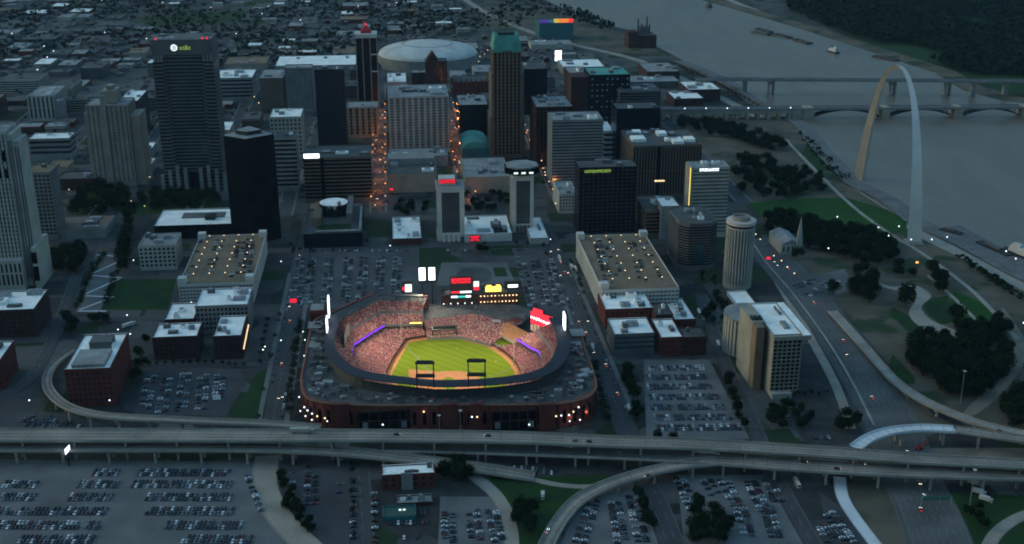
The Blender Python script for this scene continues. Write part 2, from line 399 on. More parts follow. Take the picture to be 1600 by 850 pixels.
# ------------------------------------------------------------------ free-form roads and viaducts
def ribbon_pts(pix, n=8):
    """pix: (u, v, z) centre points -> smoothed world points with left normals"""
    W = [tuple(G(u, v, z)) for u, v, z in pix]
    W = smooth(W, n); out = []
    for i, p in enumerate(W):
        a = Vector(W[max(0, i-1)]); b = Vector(W[min(len(W)-1, i+1)]); t = (b-a); t.z = 0; t.normalize()
        out.append((Vector(p), Vector((-t.y, t.x, 0))))
    return out
M['freeway'] = mat('freeway_concrete', (.085, .083, .078), .85, .3, .03)
def flat_road(name, pix, w, m='road', lanes=2, edge=True):
    P = ribbon_pts(pix); mb = MB()
    for (a, na), (b, nb) in zip(P, P[1:]):
        mb.quad(a-na*w/2, b-nb*w/2, b+nb*w/2, a+na*w/2)
    lm = mb; up = Vector((0, 0, .03))
    for k in range(-1 if edge else 0, lanes+1 if edge else lanes):
        if k == 0 and not edge: continue
        off = (-w/2 + w*(k+.5)/(lanes+.5)) if False else -w/2 + w*(k/lanes if 0 < k < lanes else (.05 if k <= 0 else .95))
        for i, ((a, na), (b, nb)) in enumerate(zip(P, P[1:])):
            if 0 < k < lanes and i % 2: continue
            lm.quad(a+na*(off-.12)+up, b+nb*(off-.12)+up, b+nb*(off+.12)+up, a+na*(off+.12)+up, 1)
    structure(mb.build(name, [m, 'paint']))
    return P
def viaduct(name, label, pix, w, deckm='deck', piers=30.0, lanes=4, thick=1.8, sidem='concrete', pier_m='concrete', wend=None, columns=True):
    P = ribbon_pts(pix, 10); L = len(P)
    mid = P[L//2][0]
    root = empty(name, (mid.x, mid.y, 0), label, 'viaduct', 'elevated highway decks')
    o = Vector((mid.x, mid.y, 0))
    W = [w + ((wend or w) - w)*i/(L-1) for i in range(L)]
    mb = MB(); g = MB(); lm = MB()
    Z = Vector((0, 0, 1))
    for i in range(L-1):
        (a, na), (b, nb) = P[i], P[i+1]; a = a-o; b = b-o; wa, wb = W[i]/2, W[i+1]/2
        mb.quad(a-na*wa, b-nb*wb, b+nb*wb, a+na*wa)
        mb.quad(a+na*wa*.8-Z*thick, b+nb*wb*.8-Z*thick, b-nb*wb*.8-Z*thick, a-na*wa*.8-Z*thick)
        for q in (-1, 1):
            mb.quad(a+na*wa*q, b+nb*wb*q, b+nb*wb*q*.8-Z*thick, a+na*wa*q*.8-Z*thick)
    for q in (-1, 1):
        g = MB()
        for i in range(L-1):
            (a, na), (b, nb) = P[i], P[i+1]; a = a-o; b = b-o; wa, wb = W[i]/2, W[i+1]/2
            i0, i1 = na*(wa-.1)*q, na*(wa-.55)*q; j0, j1 = nb*(wb-.1)*q, nb*(wb-.55)*q
            lo, hi = Z*(-.5), Z*1.15
            i0b = na*(wa+.08)*q; j0b = nb*(wb+.08)*q
            g.quad(a+i0b+lo, b+j0b+lo, b+j0+hi, a+i0+hi); g.quad(a+i0+hi, b+j0+hi, b+j1+hi, a+i1+hi); g.quad(a+i1+hi, b+j1+hi, b+j1+Z*.02, a+i1+Z*.02)
        g.build('barrier', sidem, root)
    up = Z*.03
    for k in range(1, lanes):
        for i in range(L-1):
            if i % 2: continue
            (a, na), (b, nb) = P[i], P[i+1]; a = a-o; b = b-o; off = W[i]*(k/lanes-.5)
            mb.quad(a+na*(off-.13)+up, b+nb*(off-.13)+up, b+nb*(off+.13)+up, a+na*(off+.13)+up, 1)
    for k in range(lanes):
        for i in range(L-1):
            (a, na), (b, nb) = P[i], P[i+1]; a = a-o; b = b-o; off = W[i]*((k+.5)/lanes-.5)*.94
            mb.quad(a+na*(off-1.0)+up*.6, b+nb*(off-1.0)+up*.6, b+nb*(off+1.0)+up*.6, a+na*(off+1.0)+up*.6, 2)
    for i in range(0, L-1, 3):
        (a, na), (b, nb) = P[i], P[i+1]; a = a-o; t = (b-o-a).normalized()*.3
        mb.quad(a-na*W[i]*.47+up*.8, a-na*W[i]*.47+t+up*.8, a+na*W[i]*.47+t+up*.8, a+na*W[i]*.47+up*.8, 3)
    mb.build('deck', [deckm, 'paint', 'deckw' if deckm == 'deck' else deckm, 'roofd'], root)
    if columns:
        acc = 0; nxt = piers*.5
        for i in range(L-1):
            (a, na), (b, nb) = P[i], P[i+1]; d = (b-a).length
            while acc + d > nxt:
                t = (nxt-acc)/d; p = a.lerp(b, t); hz = p.z-thick
                if hz > 4:
                    q = p-o; ww = W[i]
                    pm = MB()
                    c0 = q-na*ww*.34; c1 = q+na*ww*.34
                    tn = Vector((na.y, -na.x, 0))
                    def blk(c, hx, hy, z0, z1):
                        pm.loops([[c-na*hx-tn*hy+Z*(z0-c.z), c+na*hx-tn*hy+Z*(z0-c.z), c+na*hx+tn*hy+Z*(z0-c.z), c-na*hx+tn*hy+Z*(z0-c.z)],
                                  [c-na*hx-tn*hy+Z*(z1-c.z), c+na*hx-tn*hy+Z*(z1-c.z), c+na*hx+tn*hy+Z*(z1-c.z), c-na*hx+tn*hy+Z*(z1-c.z)]])
                    if ww > 9:
                        blk(c0, .8, .8, 0, hz-1.3); blk(c1, .8, .8, 0, hz-1.3)
                    else: blk(q, 1.0, .9, 0, hz-1.3)
                    blk(q, ww*.4, .95, hz-1.3, hz-.003)
                    pm.build('pier', pier_m, root)
                nxt += piers
            acc += d
    return P
viaduct('elevated_highway', 'long pale upper highway deck running just in front of the brick ballpark', [(-80,680,17),(150,680,17),(400,681,17),(600,681,17),(800,684,17),(950,690,17),(1100,695,17),(1300,707,17),(1450,718,17),(1680,730,17)], 20, piers=38, wend=13, lanes=4)
viaduct('elevated_highway', 'darker lower highway deck curving down from the left to meet the grass below the ballpark', [(-80,699,11),(150,699,11),(300,699,11),(420,700,11),(540,706,9.5),(640,717,7.5),(740,730,5),(835,745,1.2)], 13, piers=34, lanes=3)
viaduct('elevated_highway', 'wide lower highway deck in front of the upper one, running to the right edge', [(1092,713.1,10.52),(1150,718,10.8),(1220,724,11),(1400,735,11.5),(1680,744,12)], 21, piers=36, lanes=5, wend=17)
viaduct('elevated_highway', 'dark asphalt lower highway deck in front of the upper one, below the ballpark', [(560,694,9),(700,697,9),(850,702,9.5),(980,707,10),(1091,713,10.5)], 21, piers=36, lanes=5, deckm='freeway', columns=True)
viaduct('highway_ramp', 'narrow pale loop ramp curling around the red brick block at lower left', [(116,546,3),(88,566,5),(74,590,7.5),(80,614,9.5),(108,636,12),(160,649,14),(250,655,16),(400,661,16.8),(500,668,17.05)], 8, piers=26, lanes=2)
viaduct('highway_ramp', 'curved ramp sweeping from the bottom centre up onto the lower deck', [(845,872,1),(868,824,2.5),(902,783,4),(950,757,6),(1010,738,8),(1070,726,9.6),(1120,720.5,10.4)], 11, piers=30, lanes=2)
viaduct('unfinished_ramp', 'bright white new ramp arching over the sunken freeway at right', [(1336,700,12),(1360,684,12),(1395,673,12),(1440,669,12),(1492,671,12)], 10, 'concrete_new', piers=34, lanes=1, sidem='concrete_new')
viaduct('highway_ramp', 'grey ramp continuing right from the white new ramp', [(1493,671.2,12),(1540,678,12),(1600,687,12),(1700,702,12)], 10, piers=34, lanes=1)
viaduct('highway_ramp', 'pale ramp descending beside the sunken freeway towards the right edge', [(1300,486,1),(1340,530,2.5),(1375,570,4),(1402,598,6),(1448,628,8),(1526,660,9),(1610,680,9.5),(1700,700,9.5)], 9, piers=34, lanes=2, deckm='concrete')
flat_road('freeway', [(1188,372,.12),(1215,408,.12),(1260,460,.12),(1310,525,.12),(1352,590,.12),(1395,665,.12),(1424,745,.12),(1452,805,.12),(1480,880,.12)], 44, lanes=9, m='freeway')
flat_road('freeway_wall', [(1172,372,.9),(1196,408,.9),(1240,460,.9),(1288,525,.9),(1328,590,.9),(1366,665,.9)], 2.2, lanes=1, m='concrete', edge=False)
flat_road('park_path', [(1225,215,.11),(1270,262,.11),(1330,320,.11),(1390,365,.11),(1440,395,.11),(1520,455,.11),(1590,530,.11)], 5, m='path', lanes=1, edge=False)
flat_road('park_path', [(1450,430,.11),(1490,465,.11),(1545,520,.11)], 4, m='path', lanes=1, edge=False)
flat_road('frontage_road', [(1215,440,.1),(1262,520,.1),(1305,600,.1),(1330,670,.1)], 8, lanes=1, m='deck', edge=False)
flat_road('exit_road', [(418,712,.1),(413,755,.1),(428,795,.1),(461,835,.1),(518,885,.1)], 18, lanes=3, m='deck')
flat_road('exit_road', [(738,742,.1),(770,768,.1),(788,795,.1),(798,830,.1),(800,875,.1)], 10, lanes=2, m='deck')
flat_road('exit_road', [(800,740,.12),(870,757,.12),(935,759,.12),(985,742,.12)], 6, lanes=1, m='deck')
flat_road('exit_road', [(1312,745,.12),(1316,774,.12),(1334,806,.12),(1375,860,.12)], 9, lanes=1, m='concrete_new')
flat_road('exit_road', [(1540,862,.12),(1560,830,.12),(1600,805,.12),(1660,790,.12)], 9, lanes=1, m='deck')
flat_road('south_street', [(-60,640,.09),(30,605,.09),(68,560,.09),(92,505,.09),(125,420,.09),(172,325,.09)], 12, lanes=2)
flat_road('south_street', [(560,730,.09),(565,800,.09),(568,870,.09)], 16, lanes=2)
flat_road('south_street', [(990,725,.09),(1022,780,.09),(1058,870,.09)], 18, lanes=3)
flat_road('south_street', [(1205,735,.09),(1236,790,.09),(1282,870,.09)], 13, lanes=2)
flat_road('south_street', [(1095,460,.09),(1130,560,.09),(1180,670,.09),(1205,735,.09)], 13, lanes=2)
flat_road('cross_street', [(-80,575,.08),(60,573,.08),(230,571,.08),(420,569,.08)], 11, lanes=2)
flat_road('cross_street', [(60,500,.08),(200,498,.08),(430,496,.08)], 12, lanes=2)
flat_road('cross_street', [(900,560,.08),(1020,556,.08),(1150,552,.08)], 13, lanes=2)
flat_road('north_road', [(428,-40,.07),(446,0,.07),(425,60,.07),(432,105,.07)], 16, lanes=2)
flat_road('north_road', [(700,-20,.07),(760,20,.07),(860,60,.07),(1000,95,.07),(1120,150,.07),(1190,185,.07)], 18, lanes=4, m='deck')
# ================================================================== BUILDINGS
class Bld: pass
def rectloop(w, D, ins, z):
    a, b = w/2-ins, D/2-ins
    return [(-a,-b,z),(a,-b,z),(a,b,z),(-a,b,z)]
def place(u0, u1, vt, vb=None, h=None, vbk=None, D=None):
    if h is None:
        h = bis(lambda z: proj((*G(u0, vt, z).xy, 0))[1] - vb, .5, 300)
    P = G(u0, vt, h)
    w = bis(lambda q: proj((P.x+RX*q, P.y+RY*q, h))[0] - u1, .5, 500)
    if D is None:
        D = bis(lambda q: proj((P.x+DX*q, P.y+DY*q, h))[1] - vbk, .5, 500)
    b = Bld(); b.w, b.D, b.h = w, D, h
    b.c = Vector((P.x + RX*w/2 + DX*D/2, P.y + RY*w/2 + DY*D/2, 0))
    return b
def windows_grid(root, w, D, z0, z1, nx, nz, ny=0, fw=.62, fh=.55, win='glass', sides=('f',), cap=100, proud=.06, lit=0.0):
    """individual windows sharing one mesh; past the cap, the remainder is one mesh"""
    cw = w/nx; chh = (z1-z0)/nz
    mb = MB(); mb.box(-cw*fw/2, cw*fw/2, -.08, .08, -chh*fh/2, chh*fh/2); me = mb.mesh('window', win)
    spots = []
    for k in range(nz):
        z = z0+chh*(k+.5)
        if 'f' in sides:
            for i in range(nx): spots.append(((-w/2+cw*(i+.5), -D/2-proud+.08, z), 0, 0))
        n2 = ny or max(1, int(D/cw))
        for sd, q in (('l', -1), ('r', 1)):
            if sd in sides:
                for i in range(n2): spots.append(((q*(w/2+proud-.08), -D/2+D/n2*(i+.5), z), math.pi/2, 1))
    spots.sort(key=lambda s: (s[2], -s[0][2]))
    for p, rz, _ in spots[:cap]: link('window', me, root, p, rz)
    if len(spots) > cap:
        rest = MB()
        for p, rz, _ in spots[cap:]:
            if rz: rest.box(p[0]-.08, p[0]+.08, p[1]-cw*fw/2, p[1]+cw*fw/2, p[2]-chh*fh/2, p[2]+chh*fh/2)
            else: rest.box(p[0]-cw*fw/2, p[0]+cw*fw/2, p[1]-.08, p[1]+.08, p[2]-chh*fh/2, p[2]+chh*fh/2)
        o = rest.build('windows', win, root); o['kind'] = 'stuff'
def rooftop(root, w, D, z, n, mats=('roofg', 'steel', 'greyd', 'roofw'), rnd=None, big=False):
    rnd = rnd or R
    cells = []
    for i in range(n):
        for _ in range(12):
            sx = rnd.uniform(.06, .28 if not big else .4)*w; sy = rnd.uniform(.08, .25)*D; sz = rnd.uniform(1.6, 4.2)
            x = rnd.uniform(-w/2+sx/2+1.5, w/2-sx/2-1.5); y = rnd.uniform(-D/2+sy/2+1.5, D/2-sy/2-1.5)
            if all(abs(x-a) > (sx+c)/2+.4 or abs(y-b) > (sy+d)/2+.4 for a, b, c, d in cells): break
        else: continue
        cells.append((x, y, sx, sy))
        mb = MB(); mb.box(-sx/2, sx/2, -sy/2, sy/2, 0, sz, 0)
        mb.box(-sx*.3, sx*.25, -sy*.3, sy*.3, sz, sz+.7, 1)
        mb.build('rooftop_unit', [rnd.choice(mats), 'steel'], root, (x, y, z))
def B(name, label, u0, u1, vt, vb=None, h=None, vbk=None, D=None, style='plain', wall='grey', win='glass', roof='roofg',
      fl=4.0, frac=.5, cols=10, units=3, z0=0.0, base=None, parapet=1.0, sides='flr', cat='building', group=None, fw=.6, fh=.55, ny=0, rot=0, cap=100, big=False, label_ok=True, seed=None):
    b = place(u0, u1, vt, vb, h, vbk, D)
    w, D, h = b.w, b.D, b.h
    root = empty(name, b.c, label, cat, group, ROT + rot); b.root = root
    s, t = loc(b.c); FOOT.append((s-w/2, s+w/2, t-D/2, t+D/2))
    rnd = random.Random(seed if seed is not None else int(abs(u0*7+vt*13)))
    mb = MB()
    top = [(0, h), (.5, h), (.5, h-parapet)]
    if style == 'ribbon':
        lp = [(0, 0)]; zs = []
        zb = z0 or fl*1.2; n = max(1, int((h-parapet-1-zb)/fl)); f = (h-parapet-1-zb)/n
        for k in range(n):
            a = zb+f*k+f*(1-frac)*.5; c = a+f*frac
            lp += [(0, a), (.45, a), (.45, c), (0, c)]; zs.append((a+c)/2)
        mb.loops([rectloop(w, D, i, z) for i, z in lp+top], 0)
        wm = MB(); hh = f*frac/2
        wm.loops([rectloop(w, D, .40, -hh), rectloop(w, D, .40, hh)], 0, cap=False)
        me = wm.mesh('window_band', win)
        for z in zs: link('window_band', me, root, (0, 0, z))
    elif style in ('pier', 'grid'):
        mb.loops([rectloop(w, D, i, z) for i, z in [(0, 0)]+top], 0)
        nx = cols; cw = w/nx; n2 = ny or max(2, int(D/cw)); pw = cw*(1-fw)/2
        zb = z0 or min(6, h*.12); zt = h-parapet-1.2
        pr = .45 if style == 'pier' else .3
        for i in range(nx+1):
            x = -w/2+cw*i; mb.box(max(-w/2, x-pw), min(w/2, x+pw), -D/2-pr, -D/2+.05, zb*.0, zt+.5, 0)
        for q in (-1, 1):
            for i in range(n2+1):
                y = -D/2+D/n2*i; mb.box(min(q*(w/2-.05), q*(w/2+pr)), max(q*(w/2-.05), q*(w/2+pr)), max(-D/2, y-pw), min(D/2, y+pw), 0, zt+.5, 0)
        if style == 'grid':
            nz = max(1, round((zt-zb)/fl)); f = (zt-zb)/nz
            for k in range(nz+1):
                z = zb+f*k; hz = f*(1-fh)/2; z1_ = min(z+hz, h-parapet-.15)
                mb.box(-w/2-.22, w/2+.22, -D/2-.22, D/2+.22, z-hz, z1_, 0)
            windows_grid(root, w, D, zb, zt, nx, nz, n2, fw, fh, win, tuple(sides), cap)
        else:
            sm = MB(); sm.box(-cw*fw/2, cw*fw/2, -.08, .08, 0, zt-zb)
            me = sm.mesh('window_strip', win)
            for i in range(nx): link('window_strip', me, root, (-w/2+cw*(i+.5), -D/2-.02, zb))
            sm = MB(); ww = D/n2*fw; sm.box(-.08, .08, -ww/2, ww/2, 0, zt-zb); me = sm.mesh('window_strip', win)
            for q, sd in ((-1, 'l'), (1, 'r')):
                if sd in sides:
                    for i in range(n2): link('window_strip', me, root, (q*(w/2+.02), -D/2+D/n2*(i+.5), zb))
            # floor lines across the strips belong to the wall
            nz = max(2, round((zt-zb)/fl))
            for k in range(1, nz): 
                z = zb+(zt-zb)*k/nz; mb.box(-w/2-.18, w/2+.18, -D/2-.18, D/2+.18, z-.45, z+.45, 0)
        mb.box(-w/2-.5, w/2+.5, -D/2-.5, D/2+.5, h-parapet-.9, h-parapet-.1, 0)
    elif style == 'glass':
        mb.loops([rectloop(w, D, i, z) for i, z in [(0, 0)]+top], 0)
        n = max(2, int(h/fl)); mm = MB()
        for k in range(1, n):
            z = h*k/n; mm.loops([rectloop(w, D, -.07, z-.16), rectloop(w, D, -.07, z+.16)], 0, cap=False)
        nx = cols
        for i in range(nx+1):
            x = -w/2+w*i/nx; mm.box(x-.12, x+.12, -D/2-.14, -D/2+.02, 0, h)
        mm.build('mullion_grid', win, root)
    else:
        mb.loops([rectloop(w, D, i, z) for i, z in [(0, 0)]+top], 0)
    mb.build('wall', wall, root)
    rp = MB(); rp.quad((-w/2+.5, -D/2+.5, h-parapet+.05), (w/2-.5, -D/2+.5, h-parapet+.05), (w/2-.5, D/2-.5, h-parapet+.05), (-w/2+.5, D/2-.5, h-parapet+.05))
    rp.box(-w/2-.05, w/2+.05, -D/2-.05, -D/2+.5, h+.003, h+.1); rp.box(-w/2-.05, w/2+.05, D/2-.5, D/2+.05, h+.003, h+.1)
    rp.build('roof', roof, root)
    if units: rooftop(root, w, D, h-parapet+.05, units, rnd=rnd, big=big)
    b.z = h
    return b
def child_box(b, name, m, x0, x1, y0, y1, z0, z1, parent=None, taper=0):
    mb = MB(); mb.box(x0, x1, y0, y1, z0, z1, taper=taper); return mb.build(name, m, parent or b.root)
def sign_marks(b, name, x, y, z, wdt, hgt, m, parent=None, n=7, seed=1, panel=None, face=-1):
    """a lit sign: letter-like strokes on a backing"""
    rnd = random.Random(seed); o = parent or b.root
    pn = MB(); pn.box(-wdt/2, wdt/2, -.3, 0, -hgt/2, hgt/2)
    p = pn.build(name, panel or 'steeld', o, (x, y, z))
    mb = MB(); cw = wdt*.94/n
    for i in range(n):
        x0 = -wdt*.47+cw*i; a = cw*.2
        for q in rnd.sample(range(4), 3):
            if q == 0: mb.box(x0, x0+a, -.55, -.3, -hgt*.38, hgt*.38)
            if q == 1: mb.box(x0, x0+cw*.8, -.56, -.3, -hgt*.38, -hgt*.18)
            if q == 2: mb.box(x0, x0+cw*.8, -.57, -.3, hgt*.16, hgt*.38)
            if q == 3: mb.box(x0+cw*.55, x0+cw*.8, -.58, -.3, -hgt*.38, hgt*.38)
    mb.build('lettering', m, p); return p

# ---- warehouse blocks of brick, left foreground
BR = 'brick blocks with pale roofs'
b = B('brick_warehouse', 'red brick block with big pale roof inside the loop ramp', 100, 172, 577, vb=637, vbk=523, style='grid', wall='brick', roof='roofw', fl=4.4, cols=9, units=2, sides='fr', fw=.45, fh=.45, group=BR)
child_box(b, 'roof_hatch', 'roofg', -b.w*.36, b.w*.36, -b.D*.46, -b.D*.02, b.h-.9, b.h+2.2); child_box(b, 'rooftop_unit', 'greyd', -b.w*.2, b.w*.3, b.D*.08, b.D*.3, b.h-.9, b.h+5)
B('brick_warehouse', 'brick block at the left edge below the stone tower', -45, 53, 486, vb=530, vbk=456, style='grid', wall='brickd', roof='roofw', fl=4.4, cols=10, units=4, sides='fr', fw=.45, fh=.45, group=BR)
B('brick_warehouse', 'brick block cut off by the left edge beside the loop ramp', -95, 0, 566, vb=612, vbk=536, style='grid', wall='brick', roof='roofw', fl=4.4, cols=9, units=3, sides='fr', fw=.45, fh=.45, group=BR)
B('brick_warehouse', 'low brick block with lit ground floor in front of the tan garage', 238, 308, 527, vb=562, vbk=506, style='grid', wall='brickd', roof='roofw', fl=4.2, cols=9, units=4, sides='fr', fw=.45, fh=.45, group=BR)
B('brick_warehouse', 'smallest brick block behind the low lit one', 257, 303, 499, h=19, vbk=474, style='grid', wall='brickd', roof='roofw', fl=4.2, cols=7, units=2, sides='fr', fw=.45, fh=.45, group=BR, big=True)
b = B('brick_warehouse', 'brick block with a string of lamps down its right side', 333, 377, 525, vb=562, vbk=494, style='grid', wall='brickd', roof='roofw', fl=4.2, cols=6, units=4, sides='fr', fw=.45, fh=.45, group=BR)
for i in range(12):
    lm = MB(); lm.cyl(0, 0, .55, -.5, .5, k=8); lm.build('wall_lamp', 'l_warm', b.root, (b.w/2+.9, -b.D/2+b.D*(i+.5)/12, 9+.4*i))
B('office_building', 'pale gridded office block joined to the front of the tan garage', 305, 387, 478, vb=522, vbk=452, style='grid', wall='grey', roof='roofw', fl=4.2, cols=13, units=5, sides='fr', fw=.6, fh=.55)
# ---- the two parking garages
def garage(label, u0, u1, vt, vb, vbk, sides, cars, cols, seed):
    b = B('parking_garage', label, u0, u1, vt, vb=vb, vbk=vbk, style='grid', wall='white', roof='tan', fl=3.6, cols=cols, units=0, sides=sides, fw=.8, fh=.5, parapet=1.2, cat='parking garage', group='tan roofed parking garages', win='greyd')
    for x, y in ((-1, -1), (1, 1), (-1, 1), (1, -1)):
        if (x, y) == (1, -1) and 'l' in sides: continue
        child_box(b, 'stair_tower', 'white', x*b.w*.46-4, x*b.w*.46+4, y*b.D*.46-4.5, y*b.D*.46+4.5, b.h-1, b.h+5)
    lm = MB()
    for i in range(4):
        for j in range(7):
            x = b.w*(i-1.5)/4.6; y = b.D*(j-3)/7.6
            pm = MB(); pm.bar((0,0,0), (0,0,5.5), .13); pm.box(-.45, .45, -.45, .45, 5.5, 6.0, 1)
            pm.build('deck_lamp', ['steeld', 'l_warm'], b.root, (x, y, b.h-1.15))
    ln = MB(); 
    for i in range(8):
        x = -b.w*.4 + b.w*.8*i/7
        ln.box(x-.1, x+.1, -b.D*.42, b.D*.42, b.h-1.15, b.h-1.12)
    ln.build('bay_line', 'paint', b.root)
    return b
gl = garage('tan topped white parking garage west of the ballpark street', 279, 394, 444, 478, 368, 'fr', 30, 22, 3)
gr = garage('tan topped white parking garage east of the ballpark street', 941, 1061, 453, 490, 368, 'fl', 30, 20, 4)
# ---- left side
B('office_building', 'small pale block with dark punched windows beside the dark lawn', 216, 273, 384, vb=423, vbk=365, style='grid', wall='offwhite', roof='roofg', fl=4.6, cols=8, units=5, sides='fr', fw=.6, fh=.58)
b = B('pavilion_building', 'low dark building under a wide flat white roof slab', 240, 372, 353, vb=374, vbk=328, style='plain', wall='black', roof='roofw', units=0)
child_box(b, 'roof_well', 'greyd', -b.w*.22, b.w*.3, -b.D*.05, b.D*.28, b.h-.9, b.h-.3); child_box(b, 'rooftop_unit', 'steeld', b.w*.08, b.w*.2, -b.D*.2, b.D*.02, b.h-.9, b.h+3.5)
# black glass tower turned to the grid
def dark_tower():
    h = bis(lambda z: proj((*G(383, 217, z).xy, 0))[1] - 382, 20, 200)
    pts = [G(u, v, h) for u, v in ((349, 212), (383, 217.5), (428, 209.5), (389, 199.5))]
    c = sum(pts, Vector())/4; c.z = 0
    root = empty('black_glass_tower', c, 'black glass tower turned at an angle beside the flat white roof', 'building')
    L = [((p-c).x, (p-c).y) for p in pts]
    mb = MB(); mb.prism(L, 0, h); mb.build('wall', 'black', root)
    mm = MB()
    for k in range(1, 26):
        z = h*k/26; S = [(x*1.004, y*1.004, 0) for x, y in L]
        mm.loops([[(x, y, z-.12) for x, y, _ in S], [(x, y, z+.12) for x, y, _ in S]], 0, cap=False)
    mm.build('floor_line', 'navy', root)
    rp = MB(); rp.prism([(x*.99, y*.99) for x, y in L], h+.01, h+.6); rp.build('roof', 'roofg', root)
    pp = MB(); pp.prism([(x*.52, y*.52+2) for x, y in L], h+.6, h+5, mtop=1); pp.build('penthouse', ['steeld', 'roofg'], root)
    s, t = loc(c); FOOT.append((s-36, s+36, t-36, t+36))
dark_tower()
# telephone company tower with its sign
def sign_tower():
    b = B('office_tower', 'tall grey tower with a lit globe sign on its top parapet', 236, 329, 63, vb=300, D=46, style='ribbon', wall='greyd', win='glass', roof='roofg', fl=4.4, frac=.62, units=4, parapet=2)
    w, D, h = b.w, b.D, b.h
    # projecting corner bays with finer banding, solid crown, notches and stepped base piers
    def bay(x0, x1, y0, y1, z1, nm='corner_bay'):
        mb = MB(); n = int(z1/4.6); 
        a = [(x0,y0),(x1,y0),(x1,y1),(x0,y1)]
        lp = []
        cx, cy = (x0+x1)/2, (y0+y1)/2
        for k in range(n):
            za = z1*k/n; zb = za+z1/n*.55; zc = z1*(k+1)/n
            lp += [[(x, y, za) for x, y in a], [(x, y, zb) for x, y in a]]
            ins = [(x+(.35 if x < cx else -.35), y+(.35 if y < cy else -.35)) for x, y in a]
            lp += [[(x, y, zb) for x, y in ins], [(x, y, zc) for x, y in ins]]
        lp.append([(x, y, z1) for x, y in a]); mb.loops(lp); o = mb.build(nm, 'greyd' if nm == 'corner_bay' else 'grey', b.root)
        wm = MB(); hb = z1/n*.45
        wm.loops([[(x+(.3 if x < cx else -.3), y+(.3 if y < cy else -.3), z) for x, y in a] for z in (0, hb)], cap=False); me = wm.mesh('window_band', 'black')
        for k in range(n): link('window_band', me, o, (0, 0, z1*k/n+z1/n*.55))
        return o
    bw = w*.17
    for q in (-1, 1):
        xs = sorted((q*w/2+q*1.2, q*(w/2-bw)))
        bay(xs[0], xs[1], -D/2-1.6, D/2+1.6, h*.86)
        xs = sorted((q*(w/2-bw)-q*.05, q*(w/2-bw*1.22)))
        bay(xs[0], xs[1], -D/2-.9, D/2+.9, h*.80)
        for k in range(3):
            x = q*(w/2-bw*(k+.5)/3.0); child_box(b, 'notch_fin', 'grey', x-1.1, x+1.1, -D/2-1.2, -D/2+1, h*.86+.01, h*.905)
    child_box(b, 'crown', 'greyd', -w/2-.8, w/2+.8, -D/2-1.2, D/2+1.2, h*.905, h+.5)
    n = 9
    for i in range(n):
        f = abs(i-(n-1)/2)/((n-1)/2); x = -w*.54+w*1.08*i/(n-1)
        if i == (n-1)//2: continue
        child_box(b, 'base_pier', 'grey', x-2.1, x+2.1, -D/2-7+2*f, -D/2-1.7, 0, 14+22*(1-abs(f-.45)))
    child_box(b, 'entrance', 'black', -6, 6, -D/2-4, -D/2-.2, 0, 26)
    # sign: striped globe and lower-case lettering
    z = h*.952; y = -D/2-1.5
    gl = MB(); gl.loops([[(-9+4.2*math.cos(a*math.pi/10)*k, y-.3-.5*(1-k), z+4.2*math.sin(a*math.pi/10)*k) for a in range(20)] for k in (1, .6, .02)])
    g = gl.build('globe_logo', 'l_globe', b.root)
    st = MB()
    for k, (zz, hw) in enumerate(((2.2, 2.6), (.8, 3.4), (-.7, 3.2), (-2.2, 2.3))):
        st.box(-9-hw*.55, -9+hw*.8, y-1.2, y-.85, z+zz-.28, z+zz+.28)
    st.build('globe_stripe', 'teal', g)
    cu = bpy.data.curves.new('lettering', 'FONT'); cu.body = 'at&t'; cu.size = 8.0; cu.extrude = .2; cu.align_x = 'LEFT'
    tmp = bpy.data.objects.new('lettering_curve', cu); cu.materials.append(M['l_lime']); COL.objects.link(tmp)
    bpy.context.view_layer.update(); me = bpy.data.meshes.new_from_object(tmp.evaluated_get(bpy.context.evaluated_depsgraph_get()))
    bpy.data.objects.remove(tmp); t = link('lettering', me, b.root)
    t.location = (-2.6, y-.4, z-2.6); t.rotation_euler = (math.pi/2, 0, 0)
    lm = MB(); lm.cyl(0, 0, 1.0, 0, 2, k=8)
    for x in (-w*.42, w*.36, w*.44): lm.build('beacon', 'l_red', b.root, (x, -D/2, h+.5))
sign_tower()
# cream stepped tower
b = B('stone_tower', 'cream stone stepped tower left of the globe sign tower', 133, 199, 165, vb=292, D=46, style='pier', wall='beige', win='greyd', roof='roofg', fl=4.0, cols=9, units=0, fw=.4)
w, D, h = b.w, b.D, b.h
child_box(b, 'crown', 'beige', -w*.13, w*.2, -D*.2, D*.35, h+.01, h+15); child_box(b, 'crown', 'beige', -w*.04, w*.11, -D*.1, D*.2, h+15.01, h+21)
child_box(b, 'centre_pier', 'beige', -w*.13, -w*.02, -D/2-2.4, -D/2+.5, 0, h+13)
child_box(b, 'side_wing', 'beige', w/2+.5, w/2+13, -D*.42, D*.42, 0, h*.86); child_box(b, 'setback', 'beige', -w/2-4, -w/2-.47, -D*.4, D*.4, 0, h*.9)
